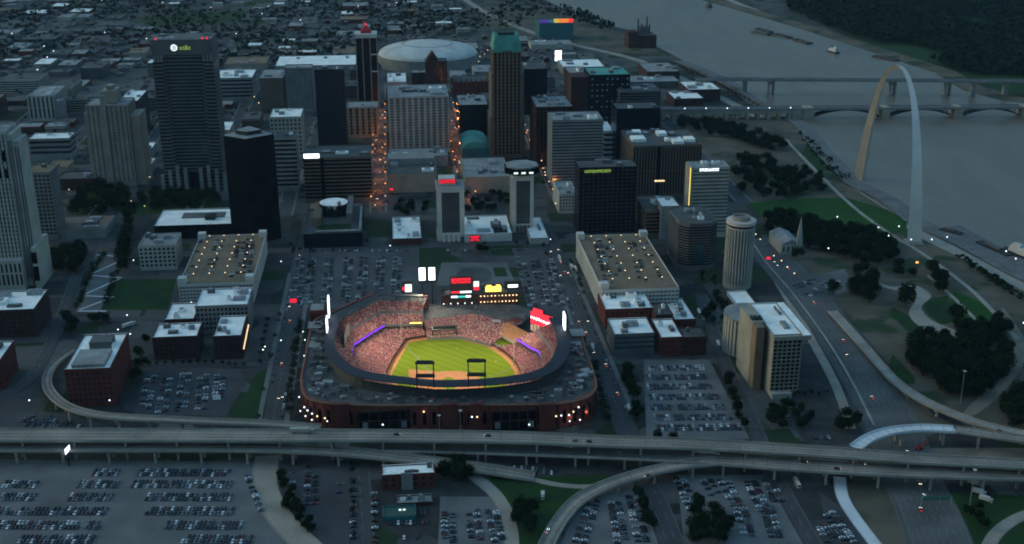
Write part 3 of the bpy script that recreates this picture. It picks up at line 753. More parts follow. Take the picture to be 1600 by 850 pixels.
# courthouse at the left edge
def courthouse():
    b = B('courthouse_tower', 'tall pale stone tower with a shallow dome cut off by the left edge', -95, 6, 208, vb=452, D=40, style='pier', wall='offwhite', win='glass', roof='roofg', fl=4.4, cols=17, units=0, fw=.42, parapet=2)
    w, D, h = b.w, b.D, b.h
    dm = MB(); k = 28
    rr = D*.46
    dm.loops([[(-2+rr*math.cos(2*math.pi*i/k)*math.cos(e), rr*math.sin(2*math.pi*i/k)*math.cos(e), h+.2+9*math.sin(e)) for i in range(k)] for e in (0, .25, .5, .8, 1.1, 1.4, 1.55)])
    dm.build('dome', 'roofg', b.root)
    for i in range(9):
        x = -w/2+w*(i+.5)/9; child_box(b, 'window', 'black', x-1.6, x+1.6, -D/2-.62, -D/2-.5, h-30, h-19); child_box(b, 'window', 'black', x-1.6, x+1.6, -D/2-.62, -D/2-.5, h-47, h-37)
    # stepped wing and podium on the right
    for nm, x0, x1, y0, y1, z1 in (('shoulder', w/2+.5, w/2+5, -D*.42, D*.42, h-4), ('wing', w/2+5, w/2+10, -D*.34, D*.4, h*.93), ('podium', w/2+10.1, w/2+15, -D/2-6, D*.5, h*.27), ('podium', -w/2, w/2+.5, -D/2-10, -D/2-.55, h*.2)):
        o = child_box(b, nm, 'offwhite', x0, x1, y0, y1, 0, z1)
        if nm in ('wing', 'shoulder'):
            for j in range(2):
                xm = x0+(x1-x0)*(j+.5)/2; child_box(b, 'window_strip', 'greyd', xm-.7, xm+.7, y0-.06, y0+.02, 8, z1-6, None)
        else:
            n = max(4, int((x1-x0)/4.2))
            for j in range(n):
                xm = x0+(x1-x0)*(j+.5)/n; child_box(b, 'window', 'black', xm-.9, xm+.9, y0-.06, y0+.02, z1*.62, z1*.9); child_box(b, 'window', 'black', xm-.9, xm+.9, y0-.06, y0+.02, z1*.2, z1*.55)
    lm = MB(); lm.box(-w*.3, w*.49, -D/2-.9, -D/2-.55, h-1.6, h-.9); lm.build('cornice_light', 'l_warm', b.root) if False else None
courthouse()
B('office_building', 'gridded dark windowed block tucked behind the stone tower', 38, 77, 270, vb=376, D=34, style='grid', wall='grey', roof='tan', fl=4.6, cols=6, units=1, sides='fr', fw=.72, fh=.6)
B('office_building', 'pale block with tall dark window slots near the left edge', 42, 83, 150, vb=190, vbk=134, style='pier', wall='offwhite', roof='roofg', fl=30, cols=6, units=2, fw=.4, sides='fr')
B('office_building', 'narrow pale annex of the block with window slots', 84, 96, 158, vb=190, D=24, style='plain', wall='grey', units=1)
B('office_building', 'wide low block with white roof strips behind the stone tower', 44, 108, 217, vb=252, vbk=208, style='ribbon', wall='grey', roof='roofw', fl=7, units=2)
B('low_building', 'low tan roofed block between the stone tower and the cream tower', 72, 104, 262, vb=276, vbk=250, wall='beige', roof='tan', units=1)
B('low_building', 'long flat dark roofed block below the tan roof', 88, 150, 280, vb=298, vbk=268, wall='brickd', roof='roofd', units=2)
B('low_building', 'flat roofed pavilion with lit front left of the park trees', 78, 165, 360, vb=374, vbk=338, wall='grey', roof='brown', units=3)
B('office_building', 'dark block with bright white roof left of the globe sign tower', 184, 215, 158, vb=215, vbk=141, wall='navy', roof='roofw', units=3, style='glass', cols=6, win='greyd')
B('low_building', 'small white roofed block squeezed beside the globe sign tower, upper one', 218, 238, 231, vb=246, vbk=222, wall='grey', roof='roofw', units=1)
B('low_building', 'small white roofed block squeezed beside the globe sign tower, lower one', 216, 236, 258, vb=272, vbk=247, wall='grey', roof='roofw', units=1)
B('office_building', 'grey block with white terrace roof right of the globe sign tower', 334, 394, 122, vb=160, vbk=109, style='ribbon', wall='grey', roof='roofw', fl=6, units=4)
B('low_building', 'tan roofed hall behind the white terrace roof', 350, 415, 100, vb=112, vbk=89, wall='beige', roof='tan', units=2)
B('low_building', 'low white roofed block just left of the black glass tower', 336, 359, 203, vb=235, vbk=190, wall='beige', roof='roofw', units=1)
# ---- centre
b = B('office_building', 'wide dark banded block with a small white lit sign', 473, 580, 247, vb=318, vbk=228, style='ribbon', wall='brown', win='black', roof='roofd', fl=4.3, frac=.6, units=3)
sign_marks(b, 'lit_sign', -b.w*.37, -b.D/2-.6, b.h+2.5, 19, 5.5, 'l_bright', n=6, seed=3, panel='l_white')
child_box(b, 'vertical_notch', 'black', -b.w*.25, -b.w*.2, -b.D/2-.4, -b.D/2-.02, 0, b.h-1)
B('office_tower', 'dark navy slab tower behind the banded block', 491, 537, 109, vb=232, vbk=102, style='glass', wall='navy', win='greyd', roof='roofd', fl=4, cols=9, units=3)
def crown_tower():
    b = B('apartment_tower', 'tall dark tower with white crown and red lit mast', 555, 588, 54, vb=168, D=34, style='ribbon', wall='navy', win='black', roof='roofw', fl=4, frac=.7, units=1)
    w, D, h = b.w, b.D, b.h
    for q in (-1, 1):
        for x in (.5, .18): child_box(b, 'pier', 'grey', q*w*x-.8, q*w*x+.8, -D/2-.7, -D/2+.1, 0, h)
    child_box(b, 'crown', 'white', -w/2-.6, w/2+.6, -D/2-.8, D/2+.8, h-6, h+.4)
    pm = MB(); pm.loops([rectloop(w*.5, D*.5, 0, h+.4), rectloop(w*.5, D*.5, 0, h+4), rectloop(w*.5, D*.5, min(w, D)*.24, h+13)]); pm.build('penthouse', 'redp', b.root)
    mb = MB(); mb.bar((0,0,h+12), (0,0,h+26), .5); mb.build('mast', 'steeld', b.root)
    lm = MB(); lm.cyl(0, 0, 1.6, 0, 2.6, k=8); lm.build('beacon', 'l_red', b.root, (0, -1, h+13))
    for z in (h-34, h-62): child_box(b, 'balcony_band', 'white', w*.2, w/2+.9, -D/2-1, -D/2+.1, z, z+2)
crown_tower()
B('office_building', 'pale base block below the tall white crowned tower', 543, 590, 168, vb=216, D=40, style='pier', wall='beige', roof='roofg', fl=5, cols=5, units=1, fw=.4)
B('office_tower', 'plain grey slab left of the dark navy slab tower', 444, 487, 106, vb=176, D=30, style='pier', wall='grey', win='glassb', roof='roofg', fl=4, cols=12, units=1, fw=.45)
B('office_building', 'brown block with greenish roof left of the plain grey slab', 404, 442, 122, vb=178, vbk=108, style='ribbon', wall='brown', win='greyd', roof='roofg', fl=4, frac=.4, units=2)
b = B('convention_hall', 'long low hall with bright white roof left of the domed arena', 430, 556, 103, vb=118, vbk=88, wall='grey', roof='roofw', units=0, parapet=.4)
for q in (-.25, .1, .38): child_box(b, 'rooftop_unit', 'roofg', b.w*q-3, b.w*q+3, b.D*.2, b.D*.3, b.h-.3, b.h+2)
B('office_building', 'pale narrow block between the grey slab and the navy tower', 421, 470, 183, vb=250, vbk=170, style='grid', wall='offwhite', roof='roofw', fl=6, cols=8, units=3, sides='f', fw=.5, fh=.5)
B('office_building', 'tall grey block behind the black glass tower with dark slot windows', 428, 462, 215, vb=300, D=30, style='ribbon', wall='grey', win='black', roof='roofd', fl=5.5, frac=.5, units=2)
B('hotel_slab', 'wide tan slab with vertical ribs below the domed arena', 607, 701, 152, vb=240, vbk=133, style='pier', wall='offwhite', win='greyd', roof='roofg', fl=4.0, cols=10, units=5, fw=.6)
B('office_building', 'white roofed block behind the ribbed tan slab', 605, 635, 128, h=38, vbk=114, wall='offwhite', roof='roofw', units=3)
def brick_tower():
    b = B('brick_tower', 'brown brick tower with gabled top in front of the dome', 665, 698, 96, vb=150, D=30, style='grid', wall='brickd', roof='roofd', fl=5, cols=6, units=0, sides='f', fw=.4, fh=.4)
    w, D, h = b.w, b.D, b.h
    mb = MB(); mb.loops([rectloop(w*.5, D*.7, 0, h), rectloop(w*.5, D*.7, 0, h+3), [(-.2,-D*.35,h+15),(.2,-D*.35,h+15),(.2,D*.35,h+15),(-.2,D*.35,h+15)]]); mb.build('gable', 'brickd', b.root, (-w*.18, 0, 0))
brick_tower()
def arena():
    c = G(669, 100, 0); a = 99.0; bb = 96.0
    root = empty('domed_arena', c, 'large white domed arena behind the towers', 'arena', rz=ROT)
    k = 48
    ring = lambda r, z: [(a*r*math.cos(2*math.pi*i/k), bb*r*math.sin(2*math.pi*i/k), z) for i in range(k)]
    mb = MB(); mb.loops([ring(1.0, 0), ring(1.0, 22), ring(.985, 22)], cap=False); mb.build('wall', 'grey', root)
    mb = MB(); mb.loops([ring(.985, 22)] + [ring(.985*math.cos(e), 22+22*math.sin(e)) for e in (.2, .4, .62, .85, 1.1, 1.35, 1.5)]); mb.build('roof', 'dome', root)
    for s0, nm in ((-.55, 'l'), (.62, 'r')):
        mb = MB(); P = []
        for j in range(9):
            e = .15+1.0*j/8
            for d in (-.06, .06):
                th = math.pi/2+ (s0+d)*1.6 + (math.pi if False else 0)
                r = .985*math.cos(e*.9)
                P.append((a*r*math.cos(th), bb*r*math.sin(th), 22+22*math.sin(e*.9)+.6))
        for j in range(8): mb.quad(P[2*j], P[2*j+1], P[2*j+3], P[2*j+2])
        mb.build('skylight_band', 'beige', root)
    mb = MB(); mb.loops([ring(.50, 22+22*math.sin(math.acos(.50/.985))+.25), ring(.49, 22+22*math.sin(math.acos(.49/.985))+.7), ring(.48, 22+22*math.sin(math.acos(.48/.985))+.25)], cap=False); mb.build('roof_seam', 'roofg', root)
    s, t = loc(c); FOOT.append((s-100, s+100, t-100, t+100))
arena()
b = B('brick_hall', 'dark red hall with a row of pinnacles in front of the dome', 709, 764, 128, vb=152, vbk=118, style='grid', wall='brick', roof='roofd', fl=6, cols=8, units=1, sides='f', fw=.4, fh=.5)
for i in range(7): child_box(b, 'pinnacle', 'brick', -b.w/2+b.w*(i+.5)/7-1.4, -b.w/2+b.w*(i+.5)/7+1.4, -b.D/2-.2, -b.D/2+2.4, b.h+.1, b.h+6, taper=1.2)
B('office_tower', 'squat black glass block left of the green topped tower', 717, 763, 164, vb=213, vbk=148, style='glass', wall='navy', win='black', roof='roofg', fl=4, cols=8, units=4)
def green_hall():
    b = B('glazed_hall', 'low hall with pale green vaulted roof below the squat black block', 721, 766, 232, vb=247, vbk=213, wall='teal', roof='roofgreen', units=0)
    mb = MB(); L = []
    for j in range(2):
        y = (-b.D/2+.6, b.D/2-.6)[j]; L.append([(b.w*.45*math.cos(math.pi*i/10), y, b.h+9*math.sin(math.pi*i/10)) for i in range(11)])
    for i in range(10): mb.quad(L[0][i], L[0][i+1], L[1][i+1], L[1][i])
    mb.poly(L[0]); mb.build('vault', 'roofgreen', b.root)
green_hall()
def green_tower():
    b = B('office_tower', 'tallest brown tower with green copper hipped top in the centre', 771, 814, 80, vb=248, D=44, style='pier', wall='brown', win='black', roof='roofgreen', fl=5, cols=7, units=0, fw=.5, parapet=1)
    w, D, h = b.w, b.D, b.h
    mb = MB(); mb.loops([rectloop(w, D, -.6, h+.12), rectloop(w, D, -.6, h+2.5), rectloop(w, D, 2.5, h+21), rectloop(w, D, 3.2, h+21), rectloop(w, D, 3.2, h+19)]); mb.build('copper_top', 'roofgreen', b.root)
    for i in range(5):
        child_box(b, 'dormer', 'black', -w*.3+w*.6*i/4-1, -w*.3+w*.6*i/4+1, -D*.42, -D*.3, h+15, h+18.4)
    child_box(b, 'rooftop_unit', 'steeld', -w*.3, w*.3, -D*.2, D*.2, h+19.01, h+23)
    for q in (-1, 1):
        child_box(b, 'corner_pier', 'brown', q*(w/2+1.2)-1.8, q*(w/2+1.2)+1.8, -D/2-2, D/2+2, 0, h*.80)
        child_box(b, 'corner_pier', 'brown', q*(w/2+4)-1.2, q*(w/2+4)+1.2, -D/2-1, D/2+2, 0, h*.40)
        gp = MB(); gp.loops([[(q*w*.32-6, -D/2-1.3, h-2), (q*w*.32+6, -D/2-1.3, h-2), (q*w*.32+6, -D/2+2, h-2), (q*w*.32-6, -D/2+2, h-2)], [(q*w*.32-.5, -D/2-1.3, h+13), (q*w*.32+.5, -D/2-1.3, h+13), (q*w*.32+.5, -D/2+2, h+13), (q*w*.32-.5, -D/2+2, h+13)]]); gp.build('gable', 'roofgreen', b.root)
green_tower()
B('office_tower', 'dark slab just right of the green topped tower', 819, 855, 108, vb=180, vbk=96, style='glass', wall='navy', win='black', roof='roofd', fl=4, cols=6, units=2)
b = B('office_building', 'low wide grey block with recessed roof left of the red sign hotel', 605, 682, 272, vb=302, vbk=247, style='plain', wall='beige', roof='roofd', units=3)
child_box(b, 'upper_storey', 'grey', -b.w*.5+1, b.w*.5-1, b.D*.1, b.D*.48, b.h-.9, b.h+7)
b = B('office_building', 'low wide tan block with roof plant between the hotel towers', 727, 798, 277, vb=303, vbk=247, style='plain', wall='beige', roof='roofg', units=5)
B('office_building', 'flat roofed pale block below the ribbed tan slab', 608, 700, 245, vb=262, vbk=232, style='plain', wall='grey', roof='roofg', units=4)
# ---- hotel with two towers
def hotel():
    def shaft(label, u0, u1, vt, vb, vbk, cap):
        b = B('hotel_tower', label, u0, u1, vt, vb=vb, vbk=vbk, style='plain', wall='white', roof='roofg', units=0, group='twin hotel towers')
        w, D, h = b.w, b.D, b.h
        child_box(b, 'window_panel', 'glass', -w*.32, w*.32, -D/2-.25, -D/2-.003, h*.16, h*.90)
        lm = MB()
        for k in range(26):
            z = h*.16+h*.74*k/26; lm.box(-w*.32, w*.32, -D/2-.4, -D/2-.25, z, z+.7)
        for k in range(9): x = -w*.32+w*.64*k/8; lm.box(x-.2, x+.2, -D/2-.45, -D/2-.25, h*.16, h*.9)
        lm.build('panel_grid', 'greyd', b.root)
        for k in range(4):
            x = -w*.36+w*.72*(k+.5)/4; child_box(b, 'base_bay', 'white' if not cap else 'greyd', x-w*.06, x+w*.06, -D/2-3.5, -D/2-.3, 0, h*.13)
        n = 10
        for k in range(n):
            for q in (-1,): child_box(b, 'window_strip', 'greyd', -w/2-.06, -w/2+.02, -D/2+D*(k+.25)/n, -D/2+D*(k+.75)/n, h*.14, h*.93)
        return b
    b = shaft('white edged hotel tower with a red lit roof sign', 682, 725, 293, 377, 281, False)
    child_box(b, 'penthouse', 'white', -b.w*.4, b.w*.2, -b.D*.2, b.D*.35, b.h-.9, b.h+7)
    sign_marks(b, 'red_sign', -b.w*.08, -b.D*.2-.4, b.h+4.2, 20, 5, 'l_red', n=6, seed=5, panel='redp')
    b = shaft('white edged hotel tower with a dark lamp ringed cap', 801, 834, 274, 364, 262, True)
    w, D, h = b.w, b.D, b.h
    o = MB(); r = max(w, D)*.66; oc = [(r*math.cos(math.pi/8+i*math.pi/4), r*math.sin(math.pi/8+i*math.pi/4)) for i in range(8)]
    o.prism(oc, h+.2, h+7); o.build('cap', 'black', b.root)
    o = MB(); o.prism([(x*.9, y*.9) for x, y in oc], h+7.01, h+8.5); o.build('cap_roof', 'roofg', b.root)
    for i in range(3):
        lm = MB(); lm.box(-2.4, 2.4, -.5, 0, -1.0, 1.0); lm.build('cap_lamp', 'l_globe', b.root, (-w*.36+w*.36*i, -r*.93-.3, h+3.5))
    b = B('hotel_podium', 'white roofed podium joining the two hotel towers', 726, 800, 366, vb=379, vbk=338, style='plain', wall='white', roof='roofw', units=6)
    child_box(b, 'roof_well', 'glass', b.w*.12, b.w*.42, -b.D*.45, -b.D*.12, b.h-.85, b.h-.4)
    sign_marks(b, 'red_canopy', -b.w*.28, -b.D/2-1, b.h*.5, 12, 7, 'l_red', n=3, seed=9, panel='redp')
    B('hotel_podium', 'low pale wing right of the lamp capped hotel tower', 829, 857, 372, vb=382, vbk=340, wall='offwhite', roof='roofw', units=1)
    B('low_building', 'small square white roofed block left of the red sign hotel', 613, 659, 373, vb=384, vbk=339, style='plain', wall='brickd', roof='roofw', units=6)
hotel()
def dark_court():
    b = B('museum_building', 'low dark angular building around a curved inner court', 474, 566, 366, vb=388, vbk=318, style='plain', wall='navy', roof='roofd', units=0)
    w, D, h = b.w, b.D, b.h
    dr = MB(); k = 20; dr.loops([[(r*math.cos(2*math.pi*i/k), r*.9*math.sin(2*math.pi*i/k), z) for i in range(k)] for r, z in ((w*.26, h-.9), (w*.26, h+11), (w*.27, h+11), (w*.27, h+12.5))]); o = dr.build('drum', 'navy', b.root, (-w*.02, D*.16, 0))
    rp = MB(); rp.cyl(0, 0, w*.25, h+12.55, h+13.2, k=20); rp.build('drum_roof', 'roofw', b.root, (-w*.02, D*.16, 0))
    rooftop(b.root, w*.3, D*.25, h+13.2, 3)
    for p, q, mm, hh in (((-w*.36, -D*.25), (-w*.22, D*.3), 'brown', 9), ((w*.22, -D*.2), (w*.32, D*.4), 'greyd', 12)):
        child_box(b, 'angled_wall', mm, p[0], q[0], p[1], q[1], h-.9, h+hh)
    child_box(b, 'court_floor', 'grassd', -w*.28, w*.3, -D*.42, -D*.2, h-.85, h-.6)
    child_box(b, 'parapet', 'concrete', w*.44, w*.48, -D*.45, D*.3, h+.11, h+2); child_box(b, 'canopy', 'concrete', -w*.3, w*.44, -D*.46, -D*.43, h+.11, h+1.4)
    child_box(b, 'tan_plaza', 'tan', -w*.48, -w*.2, D*.3, D*.48, h-.8, h+.6)
dark_court()
# ---- right
B('office_tower', 'blue grey banded slab in front of the dark red block', 863, 943, 188, vb=290, vbk=175, style='ribbon', wall='grey', win='glassb', roof='roofg', fl=4.0, frac=.5, units=4)
B('office_tower', 'dark red brown block with grey roof behind the banded slab', 838, 895, 167, vb=262, vbk=150, style='pier', wall='brickd', win='black', roof='roofg', fl=4, cols=10, units=6)
B('office_building', 'small white stepped block right of the banded slab', 944, 960, 205, vb=255, vbk=190, style='ribbon', wall='white', roof='roofw', fl=7, units=1)
b = B('office_tower', 'dark glass block with a yellow lit sign along its top', 905, 996, 262, vb=365, vbk=250, style='glass', wall='black', win='greyd', roof='roofd', fl=4.2, cols=12, units=3)
sign_marks(b, 'yellow_sign', -b.w*.18, -b.D/2-.3, b.h-4.5, 32, 4, 'l_lime', n=11, seed=4)
def brown_block():
    b = B('office_block', 'big brown block with vertical slots and white roof boxes', 990, 1097, 228, vb=312, vbk=203, style='pier', wall='brown', win='black', roof='roofd', fl=60, cols=24, units=6, fw=.5, parapet=1.5)
    child_box(b, 'notch', 'black', -b.w*.15, -b.w*.11, -b.D/2-.8, -b.D/2-.5, 0, b.h-2)
    for x, y, sx, sy in ((-.36, -.1, .2, .25), (-.3, .32, .12, .15), (.05, .2, .14, .2), (.18, -.3, .16, .2), (.38, -.2, .14, .2)):
        child_box(b, 'roof_box', 'roofw', b.w*(x-sx/2), b.w*(x+sx/2), b.D*(y-sy/2), b.D*(y+sy/2), b.h-1.4, b.h+2.4)
    sign_marks(b, 'entrance_sign', -b.w*.1, -b.D/2-.9, 24, 14, 2.4, 'l_warm', n=6, seed=8)
brown_block()
B('office_tower', 'dark slab behind the big brown block', 964, 1032, 170, vb=262, vbk=160, style='glass', wall='navy', win='black', roof='roofd', fl=4, cols=10, units=2)
B('office_tower', 'dark block with white plant on its roof behind the dark slab', 969, 1033, 143, vb=205, vbk=130, style='ribbon', wall='greyd', win='black', roof='roofd', fl=4, units=5)
def dotted():
    b = B('apartment_tower', 'black block speckled with small pale windows', 922, 985, 117, vb=200, vbk=105, style='plain', wall='navy', roof='roofgreen', units=3)
    mb = MB(); mb.box(-1.1, 1.1, -.1, .1, -.9, .9); me = mb.mesh('window', 'l_globe'); me2 = MB(); me2.box(-1.1, 1.1, -.1, .1, -.9, .9); me2 = me2.mesh('window', 'white')
    for i in range(8):
        for k in range(9):
            if R.random() < .65: link('window', me2, b.root, (-b.w/2+b.w*(i+.5)/8, -b.D/2-.1, b.h*(k+.8)/9.6))
    child_box(b, 'red_wing', 'brickd', -b.w/2-26, -b.w/2-.003, -b.D*.2, b.D*.4, 0, b.h*.92)
dotted()
def rainbow():
    b = B('hotel_casino', 'teal box hotel with rainbow lights along its roof by the river', 843, 896, 36, vb=64, vbk=28, style='plain', wall='teal', roof='roofd', units=0)
    cols = ['d_purple', 'd_purple', 'd_teal', 'd_yellow', 'd_orange', 'd_orange', 'd_red']
    for i, m in enumerate(cols):
        child_box(b, 'light_strip', m, -b.w/2+b.w*i/7, -b.w/2+b.w*(i+.97)/7, -b.D/2-.4, -b.D/2+4, b.h+.2, b.h+(5 if i < 3 else 8))
    B('low_building', 'long pale podium below the rainbow lit hotel', 830, 895, 70, vb=78, vbk=63, wall='offwhite', roof='roofg', units=2)
rainbow()
def billboard():
    c = G(872, 102); root = empty('lit_billboard', c, 'bright white upright billboard below the rainbow lit hotel', 'billboard', rz=ROT)
    m = MB(); m.bar((0,0,0), (0,0,8), .7); m.build('pole', 'steeld', root)
    m = MB(); m.box(-7, 7, -.8, .8, 8, 30); m.build('housing', 'steeld', root)
    m = MB(); m.box(-6.2, 6.2, -1.0, -.8, 19.5, 29); m.box(-6.2, 6.2, -1.0, -.8, 9, 17.5); m.build('screen', 'l_bright', root)
billboard()
b = B('hotel_tower', 'banded tower with white roof lettering and one lit yellow edge', 1083, 1140, 262, vb=372, vbk=252, style='ribbon', wall='offwhite', win='greyd', roof='roofg', fl=4.2, frac=.55, units=3)
child_box(b, 'lit_edge', 'beige', -b.w/2-3.2, -b.w/2-.05, -b.D/2-1, b.D*.3, 0, b.h+1)
child_box(b, 'corner_light', 'l_yellow', -b.w/2-3.3, -b.w/2-2.6, -b.D/2-1.25, -b.D/2-1.0, b.h*.08, b.h+.4)
sign_marks(b, 'white_sign', -b.w*.05, -b.D/2-.6, b.h-2.6, 24, 4, 'l_white', n=9, seed=6)
def octagon():
    b = place(1064, 1125, 350, vb=424, vbk=322); w, D, h = b.w, b.D, b.h
    root = empty('office_tower', b.c, 'dark glass block with chamfered corners in front of the banded hotel', 'building', None, ROT); b.root = root
    s, t = loc(b.c); FOOT.append((s-w/2, s+w/2, t-D/2, t+D/2))
    q = w*.22
    P = lambda i, z: [(-w/2+q, -D/2+i, z), (w/2-q, -D/2+i, z), (w/2-i, -D/2+q, z), (w/2-i, D/2-q, z), (w/2-q, D/2-i, z), (-w/2+q, D/2-i, z), (-w/2+i, D/2-q, z), (-w/2+i, -D/2+q, z)]
    n = 15; lp = [P(0, 0)]; bm = MB(); f = (h-9)/n
    for k in range(n):
        a = 6+f*k; lp += [P(0, a), P(.4, a), P(.4, a+f*.6), P(0, a+f*.6)]
    lp += [P(0, h), P(.6, h), P(.6, h-1)]
    mb = MB(); mb.loops(lp); mb.build('wall', 'greyd', root)
    bm.loops([P(.36, 0), P(.36, f*.6)], cap=False); me = bm.mesh('window_band', 'black')
    for k in range(n): link('window_band', me, root, (0, 0, 6+f*k))
    mb = MB(); mb.poly(P(.6, h-.95)); mb.build('roof', 'roofd', root)
    rooftop(root, w*.7, D*.7, h-.95, 6)
    child_box(b, 'entrance_glazing', 'glassb', -5, 5, -D/2-.5, -D/2-.05, 8, h*.55)
octagon()
def round_hotel():
    # cylinder: axis base below (1156, 455)
    h = 92.0
    for _ in range(30):
        c = G(1158, 343, h); v = proj((c.x, c.y, 0))[1]; h *= (1 + (446-v)/900)
    c = G(1158.5, 343, h); c.z = 0
    r = abs(G(1182, 345, h).x - G(1136, 345, h).x)/2*.96
    root = empty('round_hotel_tower', c, 'round pale hotel tower with a pinkish ring cap', 'hotel', rz=ROT)
    k = 28
    mb = MB(); mb.cyl(0, 0, r*.94, 0, h-6, k=56)
    for i in range(k):
        a = 2*math.pi*i/k; mb.bar((r*.96*math.cos(a), r*.96*math.sin(a), 0), (r*.96*math.cos(a), r*.96*math.sin(a), h-7), r*.055, k=6)
    mb.build('wall', 'offwhite', root)
    for i in range(k):
        a = 2*math.pi*(i+.5)/k; w = r*.055
        sm = MB(); tx, ty = -math.sin(a), math.cos(a); cx, cy = r*.945*math.cos(a), r*.945*math.sin(a)
        sm.loops([[(cx-tx*w, cy-ty*w, z), (cx+tx*w, cy+ty*w, z), (cx*.97+tx*w, cy*.97+ty*w, z), (cx*.97-tx*w, cy*.97-ty*w, z)] for z in (5, h-8)])
        sm.build('window_strip', 'greyd', root)
    m = MB(); m.cyl(0, 0, r*.95, h-6, h-3.5, k=40); m.build('lounge_window', 'black', root)
    m = MB(); m.cyl(0, 0, r*1.05, h-3.5, h, k=40); m.build('cap_ring', mat('pinkish_render', (.52, .42, .38), .8, .1), root)
    m = MB(); m.loops([[(q*math.cos(2*math.pi*i/32), q*math.sin(2*math.pi*i/32), z) for i in range(32)] for q, z in ((r*.62, h), (r*.62, h+4), (r*.55, h+4), (r*.55, h+.8))]); m.build('roof_ring', 'concrete', root)
    for i in range(5): child_box(type('o', (), {'root': root}), 'rooftop_unit', 'roofg', -r*.4+r*.17*i, -r*.3+r*.17*i, -r*.2, r*.1, h+.8, h+3)
    s, t = loc(c); FOOT.append((s-r, s+r, t-r, t+r))
    # low drum with fins in front
    h2 = bis(lambda z: proj((*G(1170, 500, z).xy, 0))[1] - 558, 5, 60)
    c2 = G(1172, 488, h2); c2.z = 0; r2 = abs(G(1212, 488, h2).x-G(1132, 488, h2).x)/2
    root2 = empty('drum_building', c2, 'low pale drum with vertical fins beside the L shaped slab', 'hotel', rz=ROT)
    m = MB(); m.cyl(0, 0, r2*.96, 0, h2-1, k=48); m.build('wall', 'greyd', root2)
    for i in range(36):
        a = 2*math.pi*i/36; x, y = r2*math.cos(a), r2*math.sin(a)
        m = MB(); m.loops([[(x*f+px*1.2*-math.sin(a), y*f+px*1.2*math.cos(a), z) for f, px in ((.95, -1), (1.0, -1), (1.0, 1), (.95, 1))] for z in (0, h2-2)]); m.build('fin', 'offwhite', root2)
    m = MB(); m.cyl(0, 0, r2*1.01, h2-2, h2, k=48); m.build('roof', 'roofg', root2)
    FOOT.append((loc(c2)[0]-r2, loc(c2)[0]+r2, loc(c2)[1]-r2, loc(c2)[1]+r2))
round_hotel()
def l_slab():
    b = B('hotel_slab', 'L shaped tan slab with white roof and balcony front by the freeway', 1209, 1253, 523, vb=617, vbk=474, style='plain', wall='beige', roof='roofw', units=2, parapet=.8)
    w, D, h = b.w, b.D, b.h
    child_box(b, 'blind_wall', 'beige', -w/2-11, -w/2-.003, -D*.16, D*.36, 0, h+1.5); child_box(b, 'core', 'tan', -w/2-11, -w/2-4, -D*.34, -D*.17, 0, h+2)
    for q in range(3): child_box(b, 'core_plant', 'steeld', -w/2-10+3.4*q, -w/2-8+3.4*q, -D*.1, 0, h+1.6, h+3.6)
    n = 13; nx = 6
    for k in range(n):
        z = 4+(h-9)*k/n
        child_box(b, 'balcony_slab', 'beige', -w/2, w/2, -D/2-2.1, -D/2-.003, z, z+.5)
        child_box(b, 'window_band', 'black', -w/2+.3, w/2-.3, -D/2-.1, -D/2-.004, z+.55, z+(h-9)/n-.02)
    for i in range(nx+1):
        x = -w/2+w*i/nx; child_box(b, 'pier', 'beige', x-.25, x+.25, -D/2-2.2, -D/2-.005, 0, h-4)
    child_box(b, 'overhang', 'beige', -w/2-.5, w/2+7, -D/2-3, D/2+.5, h-4.4, h-.86); child_box(b, 'roof_slab', 'roofw', w/2+.52, w/2+6.8, -D/2-2.8, D/2, h-.85, h-.2)
    child_box(b, 'entrance_box', 'concrete', -w*.5, w*.2, -D/2-9, -D/2-2.3, 0, 5)
l_slab()
RB = 'brick blocks in front of the east garage'
B('brick_warehouse', 'brick block with white roof directly below the east garage', 946, 1021, 483, vb=512, vbk=458, style='grid', wall='brick', roof='roofw', fl=4.4, cols=10, units=6, sides='fl', fw=.4, fh=.45, group=RB)
b = B('brick_warehouse', 'brick block with white roof and blue grey glazed front', 960, 1023, 522, vb=556, vbk=498, style='ribbon', wall='greyd', win='glassb', roof='roofw', fl=4.4, frac=.5, units=3, sides='fl', group=RB)
B('brick_warehouse', 'red brick block with white roof and lit upper windows', 1033, 1067, 527, vb=557, vbk=499, style='grid', wall='brick', roof='roofw', fl=4.4, cols=6, units=2, sides='f', fw=.4, fh=.45, group=RB)
B('brick_warehouse', 'small white roofed block at the corner of the east garage', 1054, 1087, 499, vb=512, vbk=467, style='grid', wall='brick', roof='roofw', fl=4.2, cols=6, units=5, sides='f', fw=.4, fh=.45, group=RB)
B('brick_warehouse', 'lowest dark brick annex right of the lit red block', 1069, 1104, 527, vb=556, vbk=512, style='grid', wall='brickd', roof='roofd', fl=4.2, cols=7, units=1, sides='f', fw=.4, fh=.5, group=RB)
B('brick_warehouse', 'dark brick infill between the white roofs', 1024, 1052, 492, vb=520, vbk=474, wall='brickd', roof='roofd', units=2, group=RB)
b = B('corner_building', 'small ornate white block on the corner below the banded slab', 874, 902, 303, vb=334, vbk=283, style='grid', wall='white', roof='roofg', fl=4.4, cols=6, units=3, sides='fl', fw=.5, fh=.55)
B('low_building', 'low brown building with lit canopy beneath the brown block', 1010, 1064, 330, vb=372, vbk=306, wall='brown', roof='roofd', units=4, style='ribbon', win='black')
B('low_building', 'white topped step of the low brown building', 1034, 1062, 322, h=40, vbk=308, wall='grey', roof='roofw', units=1)
